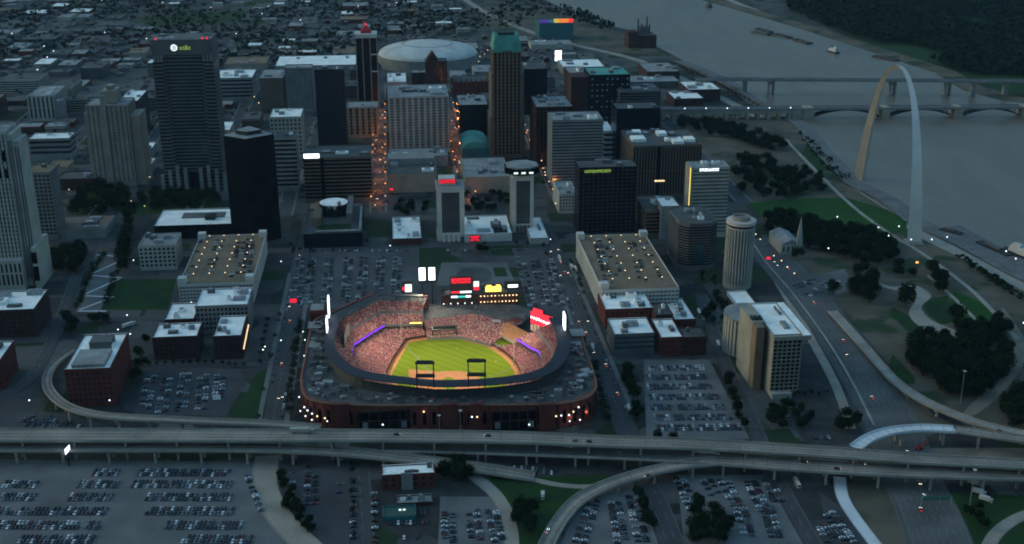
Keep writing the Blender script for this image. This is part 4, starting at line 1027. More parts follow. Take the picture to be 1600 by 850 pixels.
def church():
    c = G(1226, 388); root = empty('old_church', c, 'pale stone church with a white steeple among the park trees', 'church', rz=ROT)
    m = MB(); m.box(-11, 11, -20, 24, 0, 12); m.build('wall', 'offwhite', root)
    m = MB(); m.quad((-11.5,-20.5,12), (0,-20.5,17), (0,24.5,17), (-11.5,24.5,12)); m.quad((0,-20.5,17), (11.5,-20.5,12), (11.5,24.5,12), (0,24.5,17)); m.poly([(-11.5,-20.4,12), (11.5,-20.4,12), (0,-20.4,17)]); m.build('roof', 'roofg', root)
    m = MB(); m.box(5, 11, -24, -20.1, 0, 20); m.loops([[(5.5,-23.5,20),(10.5,-23.5,20),(10.5,-20.5,20),(5.5,-20.5,20)], [(5.8,-23.3,26),(10.2,-23.3,26),(10.2,-20.7,26),(5.8,-20.7,26)], [(7.9,-22.1,44),(8.1,-22.1,44),(8.1,-21.9,44),(7.9,-21.9,44)]]); m.build('steeple', 'offwhite', root)
    for i in range(4):
        m = MB(); m.box(-.8, .8, -.1, .1, 0, 6); m.build('window', 'glass', root, (-8+5*i, -20.06, 3))
    FOOT.append((loc(c)[0]-13, loc(c)[0]+13, loc(c)[1]-22, loc(c)[1]+26))
church()
B('low_building', 'low white canopy building between the round tower and the drum', 1150, 1180, 474, vb=480, vbk=455, wall='white', roof='roofw', units=0)
# ---- riverside north end
for lab, u0, u1, vt, vb, vbk, wl, rf in (
    ('red brick warehouse with grey roof near the railway viaduct', 1012, 1062, 112, 128, 98, 'brickd', 'roofg'),
    ('brick warehouse with pale roof nearest the river bridge', 1076, 1126, 140, 160, 127, 'brickd', 'roofw'),
    ('brown warehouse with white roof left of the bridge approach', 1054, 1100, 154, 170, 143, 'brickd', 'roofw'),
    ('long low grey warehouse above the bridge approach', 985, 1062, 128, 138, 118, 'greyd', 'roofg'),
    ('pink brick block behind the speckled black block', 892, 922, 118, 160, 104, 'brickd', 'roofg'),
    ('long pale roofed warehouse below the lit billboard', 880, 945, 105, 118, 93, 'grey', 'roofw')):
    B('brick_warehouse' if wl != 'greyd' else 'warehouse', lab, u0, u1, vt, vb=vb, vbk=vbk, style='grid', wall=wl, roof=rf, fl=5, cols=9, units=3, sides='f', fw=.4, fh=.4, cap=60)
def power_plant():
    c = G(1003, 72); root = empty('power_plant', c, 'dark riverside power plant with tall thin chimneys', 'power plant', rz=ROT)
    m = MB(); m.box(-34, 26, -24, 22, 0, 26); m.build('wall', 'brickd', root); m = MB(); m.box(-33, 25, -23, 21, 26.01, 26.6); m.build('roof', 'roofd', root)
    m = MB(); m.box(-8, 12, -10, 16, 26.61, 42); m.build('boiler_house', 'greyd', root); m = MB(); m.box(-36, -14, -23.9, 10, 26.62, 34); m.build('turbine_hall', 'brickd', root)
    for x, hh in ((-10, 58), (-2, 48), (9, 62), (15, 46)):
        m = MB(); m.bar((x, 0, 26), (x, 0, hh), 1.7, k=10, r2=1.3); m.build('chimney', 'steeld', root)
    FOOT.append((loc(c)[0]-36, loc(c)[0]+30, loc(c)[1]-26, loc(c)[1]+26))
power_plant()
# ---- south of the highway
def south():
    b = B('brick_station', 'red brick building with pale roof under the lower deck', 597, 679, 742, vb=766, vbk=727, style='grid', wall='brick', roof='roofw', fl=4, cols=7, units=2, sides='f', fw=.5, fh=.6)
    child_box(b, 'entrance_bay', 'grey', -b.w*.14, b.w*.08, -b.D/2-1.2, -b.D/2-.31, 0, b.h+1)
    b = B('green_shed', 'low green roofed shed with two lamps among parked cars', 598, 650, 808, vb=815, vbk=790, style='plain', wall='teal', roof=mat('green_roof', (.03, .075, .06), .8, .2), units=0)
    for x in (-1.4, 1.4):
        m = MB(); m.box(-.9, .9, -.4, .4, 0, .8); m.build('roof_lamp', 'l_globe', b.root, (x+2, 0, b.h))
    B('low_building', 'low dark roofed annex behind the green shed', 620, 676, 786, vb=792, vbk=774, wall='brickd', roof='roofg', units=5)
south()
# ================================================================== ARCH, BRIDGES, BOATS
def gateway():
    p0 = G(1427, 378); p1 = G(1344, 279); p0.z = p1.z = 0
    mid = (p0+p1)/2; half = (p1-p0).length/2; ax = (p1-p0).normalized(); nrm = Vector((-ax.y, ax.x, 0))
    Ht = bis(lambda z: proj((mid.x, mid.y, z))[1] - 106, 100, 300)
    root = empty('steel_arch', mid, 'giant stainless steel catenary arch on the riverfront', 'arch')
    # weighted catenary, centroid curve
    c = 3.0022; N = 72
    def at_(t):   # t -1..1
        return half*t, Ht*(1 - (math.cosh(c*t)-1)/(math.cosh(c)-1))
    L = []
    mb = MB()
    for i in range(N+1):
        t = -1+2*i/N
        # denser sampling near the legs is not needed
        x, z = at_(t); x2, z2 = at_(min(1, t+.01)); x1, z1 = at_(max(-1, t-.01))
        tg = Vector((x2-x1, 0, z2-z1)).normalized(); inn = Vector((-tg.z, 0, tg.x)) 
        if inn.z > 0 or (abs(inn.z) < 1e-6): inn = -inn
        side = 5.2 + (16.5-5.2)*(1-z/Ht)**1.0
        r = side/math.sqrt(3)
        P = []
        for a in (0, 2*math.pi/3, 4*math.pi/3):
            o = inn*math.cos(a)*r ; yy = math.sin(a)*r
            w = ax*(x+o.x) + nrm*yy + Vector((0, 0, z+o.z)); P.append(tuple(w))
        L.append(P)
    mb.loops(L, cap=True); mb.build('shell', 'arch', root)
    m = MB(); m.box(-9.2, 9.2, -9.2, 9.2, 0, .5)
    for p in (p0, p1): m.build('foundation', 'concrete', root, p-mid, math.atan2(ax.y, ax.x))
    print('ARCH h', Ht, 'span', half*2)
gateway()

def bridge_stone():
    # deck line across the river at z 20
    a = G(1262, 168, 17); b = G(1700, 165, 17); d = (b-a); d.z = 0; d.normalize(); n = Vector((-d.y, d.x, 0))
    c = a.copy(); c.z = 0
    root = empty('arch_bridge', c, 'dark steel arch bridge with stone piers behind the big arch', 'bridge', rz=math.atan2(d.y, d.x))
    xs = [0]
    for u in (1383, 1498, 1605, 1715): xs.append((G(u, 168, 17)-a).dot(d))
    W = 8.5; Lt = xs[-1]+200
    m = MB(); m.box(-260, Lt, -W, W, 14.5, 17); m.build('deck', 'greyd', root)
    m = MB(); m.box(-260, Lt, -W-.4, -W, 14.2, 18.1); m.build('railing', 'grey', root); m = MB(); m.box(-260, Lt, W, W+.4, 14.2, 18.1); m.build('railing', 'grey', root)
    for i, x in enumerate(xs):
        m = MB(); hw = 6.5 if i else 9
        m.box(x-hw, x+hw, -W-3, W+3, -1, 11); m.box(x-hw+1, x+hw-1, -W-1.5, W+1.5, 11, 18.4); m.build('pier', 'beige', root)
    for x0, x1 in zip(xs, xs[1:]):
        m = MB(); n_ = 18; half = (x1-x0-14)/2; xm = (x0+x1)/2
        for yy in (-W+.4, -2.5, 2.5, W-.4):
            P = []
            for i in range(n_+1):
                t = -1+2*i/n_; P.append((xm+half*t, 2.0+11.3*(1-t*t)))
            for (xa, za), (xb, zb) in zip(P, P[1:]):
                m.box(xa, xb+.01, yy-.35, yy+.35, 0, .1) if False else m.quad((xa, yy-.4, za), (xb, yy-.4, zb), (xb, yy-.4, zb+1.6), (xa, yy-.4, za+1.6))
                m.quad((xa, yy+.4, za), (xa, yy+.4, za+1.6), (xb, yy+.4, zb+1.6), (xb, yy+.4, zb)); m.quad((xa, yy-.4, za+1.6), (xb, yy-.4, zb+1.6), (xb, yy+.4, zb+1.6), (xa, yy+.4, za+1.6)); m.quad((xa, yy-.4, za), (xa, yy+.4, za), (xb, yy+.4, zb), (xb, yy-.4, zb))
            for i in range(1, n_):
                xa, za = P[i]; m.box(xa-.22, xa+.22, yy-.22, yy+.22, za+1.6, 14.5)
        m.build('steel_arch', 'steeld', root)
    # masonry approach arcade
    m = MB(); m.box(-260, -9.1, -W+.2, W-.2, 9, 14.4)
    for k in range(14): m.box(-30-17*k-2.6, -30-17*k+2.6, -W+.25, W-.25, 0, 9.0)
    m.box(-26, -9.1, -W+.22, W-.22, 0, 9); m.build('approach_wall', 'beige', root)
    for k in range(6):
        lm = MB(); lm.cyl(0, 0, .8, 0, 1.4, k=8); lm.build('lamp_globe', 'l_white', root, (-200+34*k, -W-.2, 18.2))
bridge_stone()
def bridge_high():
    a = G(1150, 123, 27); b = G(1640, 126, 27); d = (b-a); d.z = 0; d.normalize()
    c = a.copy(); c.z = 0
    root = empty('girder_bridge', c, 'long thin girder bridge on paired legs upstream of the arch bridge', 'bridge', rz=math.atan2(d.y, d.x))
    L = (b-a).dot(d)
    m = MB(); m.box(-70, L+600, -7, 7, 24.2, 26.6); m.build('deck', 'greyd', root)
    for q in (-1, 1): m = MB(); m.box(-70, L+600, min(q*7, q*7.4), max(q*7, q*7.4), 24, 28); m.build('railing', 'grey', root)
    for u in (1165, 1206, 1395, 1480, 1520, 1570, 1620):
        x = (G(u, 124, 27)-a).dot(d)
        m = MB()
        big = u in (1206, 1395, 1480)
        for q in (-1, 1): m.box(x+q*(4 if big else 2)-1.5, x+q*(4 if big else 2)+1.5, -6, 6, -1, 24.1)
        m.box(x-(5.6 if big else 3.6), x+(5.6 if big else 3.6), -5.8, 5.8, 18, 20); m.build('pier', 'grey', root)
bridge_high()
def rail_trestle():
    pts = [G(1062, 96, 10), G(1100, 113, 10), G(1150, 138, 10), G(1200, 166, 10)]
    P = smooth([tuple(p) for p in pts], 8); c = Vector(P[0]); c.z = 0
    root = empty('rail_trestle', c, 'dark elevated rail trestle running along the near river bank', 'bridge')
    m = MB()
    for a, b in zip(P, P[1:]):
        a = Vector(a)-c; b = Vector(b)-c; t = (b-a).normalized(); n = Vector((-t.y, t.x, 0))*4
        m.loops([[a-n, a+n, a+n-Vector((0,0,3)), a-n-Vector((0,0,3))], [b-n, b+n, b+n-Vector((0,0,3)), b-n-Vector((0,0,3))]], cap=False)
    m.build('deck', 'greyd', root)
    for i in range(0, len(P), 1):
        p = Vector(P[i])-c; m = MB(); m.box(p.x-1.2, p.x+1.2, p.y-2.5, p.y+2.5, 0, 7); m.build('pier', 'steeld', root)
rail_trestle()
def barge_hull(L, W, h): 
    m = MB(); m.loops([[(-L/2+3, -W/2, -.3), (L/2-3, -W/2, -.3), (L/2-3, W/2, -.3), (-L/2+3, W/2, -.3)], [(-L/2, -W/2, h*.5), (L/2, -W/2, h*.5), (L/2, W/2, h*.5), (-L/2, W/2, h*.5)], [(-L/2, -W/2, h), (L/2, -W/2, h), (L/2, W/2, h), (-L/2, W/2, h)], [(-L/2+2, -W/2+1, h), (L/2-2, -W/2+1, h), (L/2-2, W/2-1, h), (-L/2+2, W/2-1, h)], [(-L/2+2, -W/2+1, h-1.2), (L/2-2, -W/2+1, h-1.2), (L/2-2, W/2-1, h-1.2), (-L/2+2, W/2-1, h-1.2)]]); return m
bm = barge_hull(58, 15, 3).mesh('barge', 'hull'); bm2 = barge_hull(58, 15, 3).mesh('barge', 'greyd')
def put_barge(u, v, u2, v2, label, me):
    p = G(u, v, .3); q = G(u2, v2, .3); a = math.atan2(q.y-p.y, q.x-p.x)
    o = link('barge', me, None, (p.x, p.y, .35), a); tag(o, label, 'barge', 'barges on the river'); return o, a
for k in range(3):
    put_barge(1194+30*k, 48.5+8.6*k, 1224+30*k, 57.1+8.6*k, ('dark barge at the far end of the long string pushed by the white towboat', 'dark barge in the middle of the long string pushed by the white towboat', 'dark barge next to the white towboat')[k], bm)
for k in range(2):
    put_barge(1192+26*k, 53+4*k, 1218+26*k, 57+4*k, ('grey barge at the far end of the shorter string beside the long string', 'grey barge at the near end of the shorter string beside the long string')[k], bm2)
put_barge(1384, 92, 1400, 95, 'lone dark barge moored behind the top of the big arch', bm)
def towboat(u, v, u2, v2, label, L=34, m='white'):
    p = G(u, v, .3); q = G(u2, v2, .3); a = math.atan2(q.y-p.y, q.x-p.x)
    root = empty('towboat', (p.x, p.y, .35), label, 'boat', rz=a)
    h = MB(); h.loops([[(-L/2, -5, -.3), (L*.4, -5, -.3), (L/2, 0, -.3), (L*.4, 5, -.3), (-L/2, 5, -.3)], [(-L/2, -5.5, 2.4), (L*.4, -5.5, 2.4), (L/2+1, 0, 2.4), (L*.4, 5.5, 2.4), (-L/2, 5.5, 2.4)]]); h.build('hull', 'steeld', root)
    d = MB(); d.box(-L*.42, L*.3, -4.5, 4.5, 2.41, 6); d.box(-L*.3, L*.28, -4, 4, 6.01, 9); d.build('cabin', m, root)
    d = MB(); d.box(L*.02, L*.24, -3, 3, 9.01, 12, taper=.3); d.build('wheelhouse', m, root)
    for y in (-2, 2):
        f = MB(); f.bar((-L*.25, y, 9), (-L*.25, y, 14), .8); f.build('funnel', 'steeld', root)
towboat(1303, 82, 1340, 92, 'small white towboat pushing the long string of barges')
towboat(1596, 400, 1560, 385, 'white riverboat moored at the right edge of the levee', L=52)
towboat(1108, 11, 1120, 15, 'tiny workboat near the far river bank', L=24, m='greyd')
def pontoon(u, v, u2, v2, label):
    p = G(u, v, .3); q = G(u2, v2, .3); a = math.atan2(q.y-p.y, q.x-p.x); L = (q-p).length
    root = empty('mooring_pontoon', ((p+q)/2)[:2] + (.34,), label, 'pontoon', rz=a)
    m = MB(); m.box(-L/2, L/2, -5, 5, -.2, 1.4); m.build('float', 'steeld', root)
    m = MB(); m.box(-L*.3, L*.2, -2, 2, 1.41, 4); m.build('shed', 'greyd', root)
pontoon(1470, 358, 1502, 366, 'dark mooring pontoon just right of the near arch leg'); pontoon(1530, 378, 1578, 400, 'dark mooring pontoon ahead of the white riverboat')
# ================================================================== BALLPARK
def LP(u, v, z): return Vector((*loc(G(u, v, z)), z))
FZ = .35; CZ = 32.0; MZ = 15.0; QZ = 22.0
ST_ = [ # canopy outer edge, field edge, upper deck front, facade, canopy depth
 ((661,460), (668,527), (660,505), (668,462), .25),
 ((640,459.6), (660,528), (640,505.5), (645,461), .25),
 ((597,458.2), (636,532), (606,506.5), (595,458.5), .28),
 ((586,459.5), (631,537), (594,510), (582,459), .32),
 ((530,488), (614,562), (560,531.5), (512,490), .42),
 ((516,498), (609,572), (552,539), (489,505), .45),
 ((506,540), (603,586), None, (477,558), .38),
 ((524,570), (606,598), None, (471,600), .42),
 ((560,589), (618,606), None, (490,625), .42),
 ((640,600), (645,614), None, (580,632), .44),
 ((700,604), (700,619), None, (700,631), .44),
 ((800,598), (776,612), None, (800,631), .44),
 ((860,583), (812,594), None, (892,627), .42),
 ((889,553), (809,573), (845,553), (931,604), .42),
 ((888,520), (796,558), (828,541), (914,545), .36),
 ((877,496), (778,545), (808,528), (905,503), .3)]
def stadium():
    root = empty('ballpark', wld(0, 0, 0), 'floodlit brick ballpark packed with a red clad crowd', 'stadium', rz=ROT)
    FOOT.append((-150, 150, -165, 110))
    S = []
    for c, f, m, q, cf in ST_:
        d = dict(C=LP(*c, CZ), F=LP(*f, FZ), Q=LP(*q, QZ))
        ci = d['C']; fi = d['F']
        d['M'] = LP(*m, MZ) if m else (ci.lerp(fi, .46)).copy(); d['M'].z = MZ; d['K'] = Vector((cf, 0, 0))
        S.append(d)
    # smooth every line along the horseshoe
    keys = ('C', 'F', 'M', 'Q', 'K'); n = 4
    row = smooth([tuple(sum(([*d[k]] for k in keys), [])) for d in S], n)
    T = [{k: Vector(r[3*i:3*i+3]) for i, k in enumerate(keys)} for r in row]
    def lerp(a, b, t, z): p = a.lerp(b, t); p.z = z; return p
    for d in T:
        d['Ci'] = lerp(d['C'], d['M'], d['K'].x, CZ+1.2)
        d['U'] = lerp(d['C'], d['M'], .22, 27.4)
        d['U1'] = lerp(d['C'], d['M'], .56, 22.0)
        d['U2'] = lerp(d['C'], d['M'], .61, 20.0)
        d['W'] = lerp(d['C'], d['M'], .10, 20.8)
        d['L'] = lerp(d['M'], d['F'], .02, 9.5)
        d['Fw'] = d['F'].copy(); d['Fw'].z = FZ+2.6
        d['Lb'] = lerp(d['C'], d['M'], .7, 9.5)
    def strip(keysz, name, m, parent=root, flip=False):
        mb = MB()
        for a, b in zip(T, T[1:]):
            for k0, k1 in zip(keysz, keysz[1:]):
                mb.quad(a[k0], a[k1], b[k1], b[k0])
        return mb.build(name, m, parent)
    strip(('U', 'U1'), 'upper_deck', 'seat'); strip(('U1', 'U2'), 'aisle_wall', 'greyd'); strip(('U2', 'M'), 'upper_deck', 'seat')
    strip(('L', 'Fw'), 'lower_bowl', 'seat'); strip(('Lb', 'L'), 'concourse', 'greyd')
    strip(('Fw', 'F'), 'field_wall', 'brickd'); 
    # ledge of the upper deck and its ribbon display
    mb = MB(); led = MB()
    for i, (a, b) in enumerate(zip(T, T[1:])):
        for (p, q) in ((a, b),):
            lo0 = p['M']-Vector((0,0,2.4)); lo1 = q['M']-Vector((0,0,2.4))
            mb.quad(p['M'], lo0, lo1, q['M'])
            mb.quad(lo0, lerp(p['C'], p['M'], .6, 12.6), lerp(q['C'], q['M'], .6, 12.6), lo1)
        if 10 <= i <= 21 or i >= 52:
            off0 = (a['F']-a['M']); off0.z = 0; off0.normalize(); off1 = (b['F']-b['M']); off1.z = 0; off1.normalize()
            z = Vector((0,0,1)); led.quad(a['M']+off0*.4-z*.5, a['M']+off0*.4-z*2.0, b['M']+off1*.4-z*2.0, b['M']+off1*.4-z*.5)
    mb.build('deck_ledge', 'greyd', root); led.build('ribbon_display', 'l_purple', root)
    # back wall, canopy, terrace
    strip(('U', 'W'), 'rim_wall', 'steeld')
    mb = MB()
    for a, b in zip(T, T[1:]):
        z = Vector((0, 0, .7))
        mb.quad(a['C'], b['C'], b['Ci'], a['Ci']); mb.quad(a['C']-z, a['Ci']-z, b['Ci']-z, b['C']-z)
        mb.quad(a['C']-z, b['C']-z, b['C'], a['C']); mb.quad(a['Ci'], b['Ci'], b['Ci']-z, a['Ci']-z)
    for d in (T[0], T[-1]): mb.quad(d['C'], d['Ci'], d['Ci']-z, d['C']-z)
    mb.build('canopy', 'canopy', root)
    mb = MB()
    for i in range(0, len(T), 2):
        d = T[i]; mb.bar(d['U']+Vector((0,0,-1)), d['Ci'].lerp(d['C'], .3)+Vector((0,0,-.7)), .3, k=5)
    mb.build('canopy_struts', 'steeld', root)
    strip(('Q', 'Q'), 'x', 'brick') if False else None
    mb = MB()
    for a, b in zip(T, T[1:]):
        qa = a['Q'].copy(); qb = b['Q'].copy(); qa.z = qb.z = 20.8
        mb.quad(qa, qb, b['W'], a['W'])
    mb.build('terrace', 'roofd', root)
    mb = MB()
    for i in range(17, 22):
        a, b = T[i], T[i+1]; mb.quad(lerp(a['C'], a['M'], .72, 12), lerp(b['C'], b['M'], .72, 12), lerp(b['C'], b['M'], .72, 30.5), lerp(a['C'], a['M'], .72, 30.5))
    mb.build('ramp_wall', 'beige', root)
    # end walls of the two horns
    for d, nm in ((T[0], 'end_wall'), (T[-1], 'end_wall')):
        mb = MB(); P = [d['U'], d['U1'], d['U2'], d['M'], lerp(d['M'], d['M'], 0, 9.6), lerp(d['U'], d['U'], 0, 9.6)]
        mb.poly(P); mb.build(nm, 'beige', root)
    # brick facade
    up = Vector((0, 0, 1))
    fw = MB(); cor = MB()
    pier = MB(); wins = []
    for i, (a, b) in enumerate(zip(T, T[1:])):
        qa, qb = a['Q'], b['Q']
        la = qa.copy(); lb = qb.copy(); la.z = lb.z = 0
        fw.quad(la, lb, qb, qa); qa2 = lerp(a['Q'], a['W'], .05, QZ); qb2 = lerp(b['Q'], b['W'], .05, QZ)
        qa3 = qa2.copy(); qb3 = qb2.copy(); qa3.z = qb3.z = 20.8
        fw.quad(qa, qb, qb2, qa2); fw.quad(qa2, qb2, qb3, qa3)
        t = (qb-qa); L = t.length; t.normalize(); nn = Vector((t.y, -t.x, 0))
        cor.loops([[qa+nn*.05-up*1.3, qa+nn*.9-up*1.0, qa+nn*.9-up*.2, qa+nn*.05-up*.1], [qb+nn*.05-up*1.3, qb+nn*.9-up*1.0, qb+nn*.9-up*.2, qb+nn*.05-up*.1]], cap=False)
        k = max(1, int(L/5.2))
        for j in range(k):
            p = qa.lerp(qb, (j+.5)/k); q = qa.lerp(qb, j/k)
            wins.append((p, math.atan2(t.y, t.x), L/k))
            c = q+nn*.35; pier.loops([[c-t*.8-nn*.4+up*(z-c.z), c+t*.8-nn*.4+up*(z-c.z), c+t*.8+nn*.5+up*(z-c.z), c-t*.8+nn*.5+up*(z-c.z)] for z in (0, 20.4)])
    fw.build('facade', 'brickp', root); cor.build('cornice', 'tan', root); pier.build('facade_piers', 'brick', root)
    wb = MB()
    for w_, z0, z1 in ((1.45, 4.0, 14.0),):
        L0 = [(-w_, 0), (w_, 0)]; pts = [(-w_, z0), (w_, z0)] + [(w_*math.cos(math.pi*i/8), z1+w_*math.sin(math.pi*i/8)) for i in range(9)]
        n0 = len(pts); wb.v += [(x, -.12, z) for x, z in pts] + [(x, .1, z) for x, z in pts]
        wb.f.append(tuple(range(n0))); wb.m.append(0)
        for i in range(n0): wb.f.append((i, (i+1) % n0, n0+(i+1) % n0, n0+i)); wb.m.append(0)
    wme = wb.mesh('arched_window', 'black')
    for p, a, l in wins:
        s = Vector((math.cos(a), math.sin(a), 0)); nn = Vector((s.y, -s.x, 0))
        p = p.copy(); p.z = 0; link('arched_window', wme, root, p+nn*.06, a)
    # gate houses: taller projecting brick blocks of the south front with big dark openings
    def px_block(u0, u1, v, dep, z1, m, name, zt=None):
        a = LP(u0, v, 0 if zt is None else zt); b = LP(u1, v, 0 if zt is None else zt); mb = MB()
        mb.box(a.x, b.x, min(a.y, b.y)-dep, min(a.y, b.y), 0, z1); return mb.build(name, m, root), a, b
    yq = lambda u: LP(u, 631, QZ).y
    for u0, u1 in ((520,545),(690,714),(733,752),(842,868)):
        a = LP(u0, 631, QZ); b = LP(u1, 631, QZ); y = min(a.y, b.y)
        mb = MB(); mb.box(a.x, b.x, y-3, y+.5, 0, 23.4); mb.build('gate_block', 'brick', root)
    for u0, u1 in ((560,640),(768,838)):
        a = LP(u0, 631, QZ); b = LP(u1, 631, QZ); y = min(a.y, b.y)
        mb = MB(); mb.box(a.x, b.x, y-2.2, y+.5, 2, 17.5); mb.build('gate_glazing', 'black', root)
        fr = MB()
        for i in range(6):
            x = a.x+(b.x-a.x)*i/5; fr.box(x-.4, x+.4, y-2.7, y-2.21, 0, 19)
        fr.box(a.x, b.x, y-2.75, y-2.2, 17.51, 19.2); fr.box(a.x, b.x, y-2.72, y-2.22, 9.4, 10.2); fr.build('gate_frame', 'brickd', root)
        for q in (.12, .88):
            bn = MB(); bn.box(-2, 2, -.3, 0, 0, 5.5); bn.build('banner', 'grey', root, (a.x+(b.x-a.x)*q, y-2.8, 3.5))
    # brick stair blocks on the flanks
    for u, v, z in ((497,480,24), (493,508,22), (491,538,21), (903,520,22), (899,540,21)):
        p = LP(u, v, z); mb = MB(); mb.box(p.x-7, p.x+6, p.y-8, p.y+8, 0, z); mb.build('stair_block', 'brick', root)
        rp = MB(); rp.box(p.x-6.5, p.x+5.5, p.y-7.5, p.y+7.5, z+.01, z+.5); rp.build('stair_roof', 'roofg', root)
    # terrace clutter: kiosks and umbrellas
    rr = random.Random(8)
    for i in range(190):
        k = rr.randrange(18, 57); d = T[k]; t = rr.uniform(.2, .85); p = d['Q'].lerp(d['W'], t); p.z = 20.81
        mb = MB()
        if rr.random() < .25: s = rr.uniform(1.5, 4.5); mb.box(-s, s, -s*.6, s*.6, 0, 2.6); mb.build('kiosk', rr.choice(['roofg', 'greyd', 'steel']), root, p, rr.uniform(-.3, .3))
        else:
            mb.bar((0,0,0), (0,0,2.2), .08, k=5); mb.cyl(0, 0, 1.9, 2.2, 3.1, k=8, r2=.1); mb.build('umbrella', rr.choice(['steeld', 'steeld', 'navy', 'seat', 'roofg']), root, p)
    # ---- playing field
    F = [d['F'] for d in T]
    of = [LP(*p, FZ) for p in ((720,526), (768,539))]
    edge = [Vector((p.x, p.y, 0)) for p in F] + [Vector((p.x, p.y, 0)) for p in of[::-1]]
    cen = sum(edge, Vector())/len(edge)
    mb = MB(); mb.poly([(p.x, p.y, FZ) for p in edge]); mb.build('warning_track', 'dirt', root)
    gr = []
    for p in edge: v = p-cen; gr.append(cen + v*(1-5.5/v.length))
    M['turf'] = bpy.data.materials.new('mown_turf'); M['turf'].use_nodes = True
    nt = M['turf'].node_tree; bs = nt.nodes['Principled BSDF']; bs.inputs['Roughness'].default_value = .9; bs.inputs['Specular IOR Level'].default_value = .03
    tc = nt.nodes.new('ShaderNodeTexCoord'); wv = nt.nodes.new('ShaderNodeTexWave'); wv.inputs['Scale'].default_value = .055; wv.bands_direction = 'DIAGONAL'
    mx = nt.nodes.new('ShaderNodeMix'); mx.data_type = 'RGBA'; mx.inputs['A'].default_value = (.125, .168, .010, 1); mx.inputs['B'].default_value = (.155, .198, .014, 1)
    nt.links.new(tc.outputs['Object'], wv.inputs['Vector']); nt.links.new(wv.outputs['Fac'], mx.inputs['Factor']); nt.links.new(mx.outputs['Result'], bs.inputs['Base Color'])
    mb = MB(); mb.poly([(p.x, p.y, FZ+.02) for p in gr]); mb.build('turf', 'turf', root)
    home = LP(704, 616, FZ)
    mb = MB(); k = 28; c = home + Vector((0, 18, 0))
    a0 = [(c.x+29*math.cos(math.pi*.0+2*math.pi*i/k), c.y+27*math.sin(2*math.pi*i/k), FZ+.04) for i in range(k)]; mb.poly(a0)
    b0 = [LP(640, 600, FZ), LP(638, 577, FZ), LP(690, 581, FZ), LP(700, 600, FZ)]
    mb.poly([(p.x, p.y, FZ+.06) for p in b0]); mb.build('infield_dirt', 'dirt', root)
    mb = MB(); q = 13.5; cc = home+Vector((0, 20, 0)); mb.poly([(cc.x, cc.y-q, FZ+.09), (cc.x+q, cc.y, FZ+.09), (cc.x, cc.y+q, FZ+.09), (cc.x-q, cc.y, FZ+.09)]); mb.build('infield_grass', 'turf', root)
    mb = MB()
    for tgt in (LP(630, 536, FZ), LP(806, 572, FZ)):
        d = tgt-home; d.z = 0; n_ = Vector((-d.y, d.x, 0)).normalized()*.25; z = Vector((0,0,.11)); mb.quad(home-n_+z, home+n_+z, tgt+n_+z, tgt-n_+z)
    mb.build('foul_line', 'paint', root)
    # ---- outfield stands, bullpen, batter's eye
    o1 = [LP(668,527,3), LP(720,525.5,3), LP(768,538,3)]; o2 = [LP(662,500,9), LP(735,490,9), LP(812,506,9)]
    mb = MB()
    for i in range(2): mb.quad(o1[i], o2[i], o2[i+1], o1[i+1])
    mb.build('bleachers', 'seat', root)
    mb = MB()
    for i in range(2):
        a, b = o1[i].copy(), o1[i+1].copy(); a2, b2 = a.copy(), b.copy(); a2.z = b2.z = FZ; mb.quad(a2, b2, b, a)
    mb.build('outfield_wall', 'greyd', root)
    bp = [LP(762,532,2), LP(778,524,2), LP(803,538,2), LP(792,546,2)]
    mb = MB(); mb.poly(bp); mb.build('bullpen_turf', 'turf', root)
    mb = MB()
    for a, b in zip(bp, bp[1:]+bp[:1]):
        mb.quad(a-Vector((0,0,2)), b-Vector((0,0,2)), b+Vector((0,0,1.2)), a+Vector((0,0,1.2)))
    mb.build('bullpen_wall', 'beige', root)
    mb = MB(); mb.poly([LP(772,519,5.5), LP(806,536,5.5), LP(826,520,9.0), LP(792,503,9.0)]); mb.build('brown_deck', 'dirt', root)
    mb = MB(); mb.poly([LP(774,522,4.0), LP(804,538,4.0), LP(806,534,6.2), LP(776,518,6.2)]); mb.build('bullpen_backdrop', 'beige', root)
    a = LP(676, 525, 3); b = LP(714, 525, 3)
    mb = MB(); mb.box(a.x, b.x, a.y, a.y+9, 3, 4); mb.build('batters_eye_turf', 'grass', root)
    mb = MB()
    for x in (a.x, b.x): mb.box(x-.5, x+.5, a.y-.5, a.y+9.5, 2, 9)
    mb.box(a.x-.5, b.x+.5, a.y+8.5, a.y+9.5, 2, 8.9); mb.box(a.x-.5, b.x+.5, a.y-.6, a.y+.6, 8, 9.2); mb.build('batters_eye_frame', 'steeld', root)
    # north concourse deck, terraces right of the bleachers
    cd = [LP(660,500,9.2), LP(735,490,9.2), LP(815,506,9.2), LP(835,487,9.2), LP(812,476,9.2), LP(664,474,9.2)]
    mb = MB(); mb.prism([(p.x, p.y) for p in cd], 8.2, 9.1); mb.build('north_concourse', 'roofd', root)
    for u, v, w_, d_, z, m in ((790,497,11,4,11,'greyd'), (806,501,11,4,11.5,'brick'), (815,495,8,4,12,'greyd'), (776,501,9,3,10.6,'roofg')):
        p = LP(u, v, 10); mb = MB(); mb.box(-w_/2, w_/2, -d_/2, d_/2, 9.12, z); mb.build('party_deck', m, root, (p.x, p.y, 0), -.35)
    for (u0,v0,u1,v1,m) in ((630,485,658,484,'l_warm'),(640,504,659,504,'l_yellow')):
        a = LP(u0, v0, 17); b = LP(u1, v1, 17); mb = MB(); mb.box(a.x, b.x, a.y-.8, a.y-.5, 16.2, 17.2); mb.build('lit_board', m, root)
    for u in (627, 803):
        p = LP(u, 536 if u < 700 else 571, FZ); mb = MB(); mb.bar((0,0,0), (0,0,26), .35); mb.build('foul_pole', 'beige', root, p)
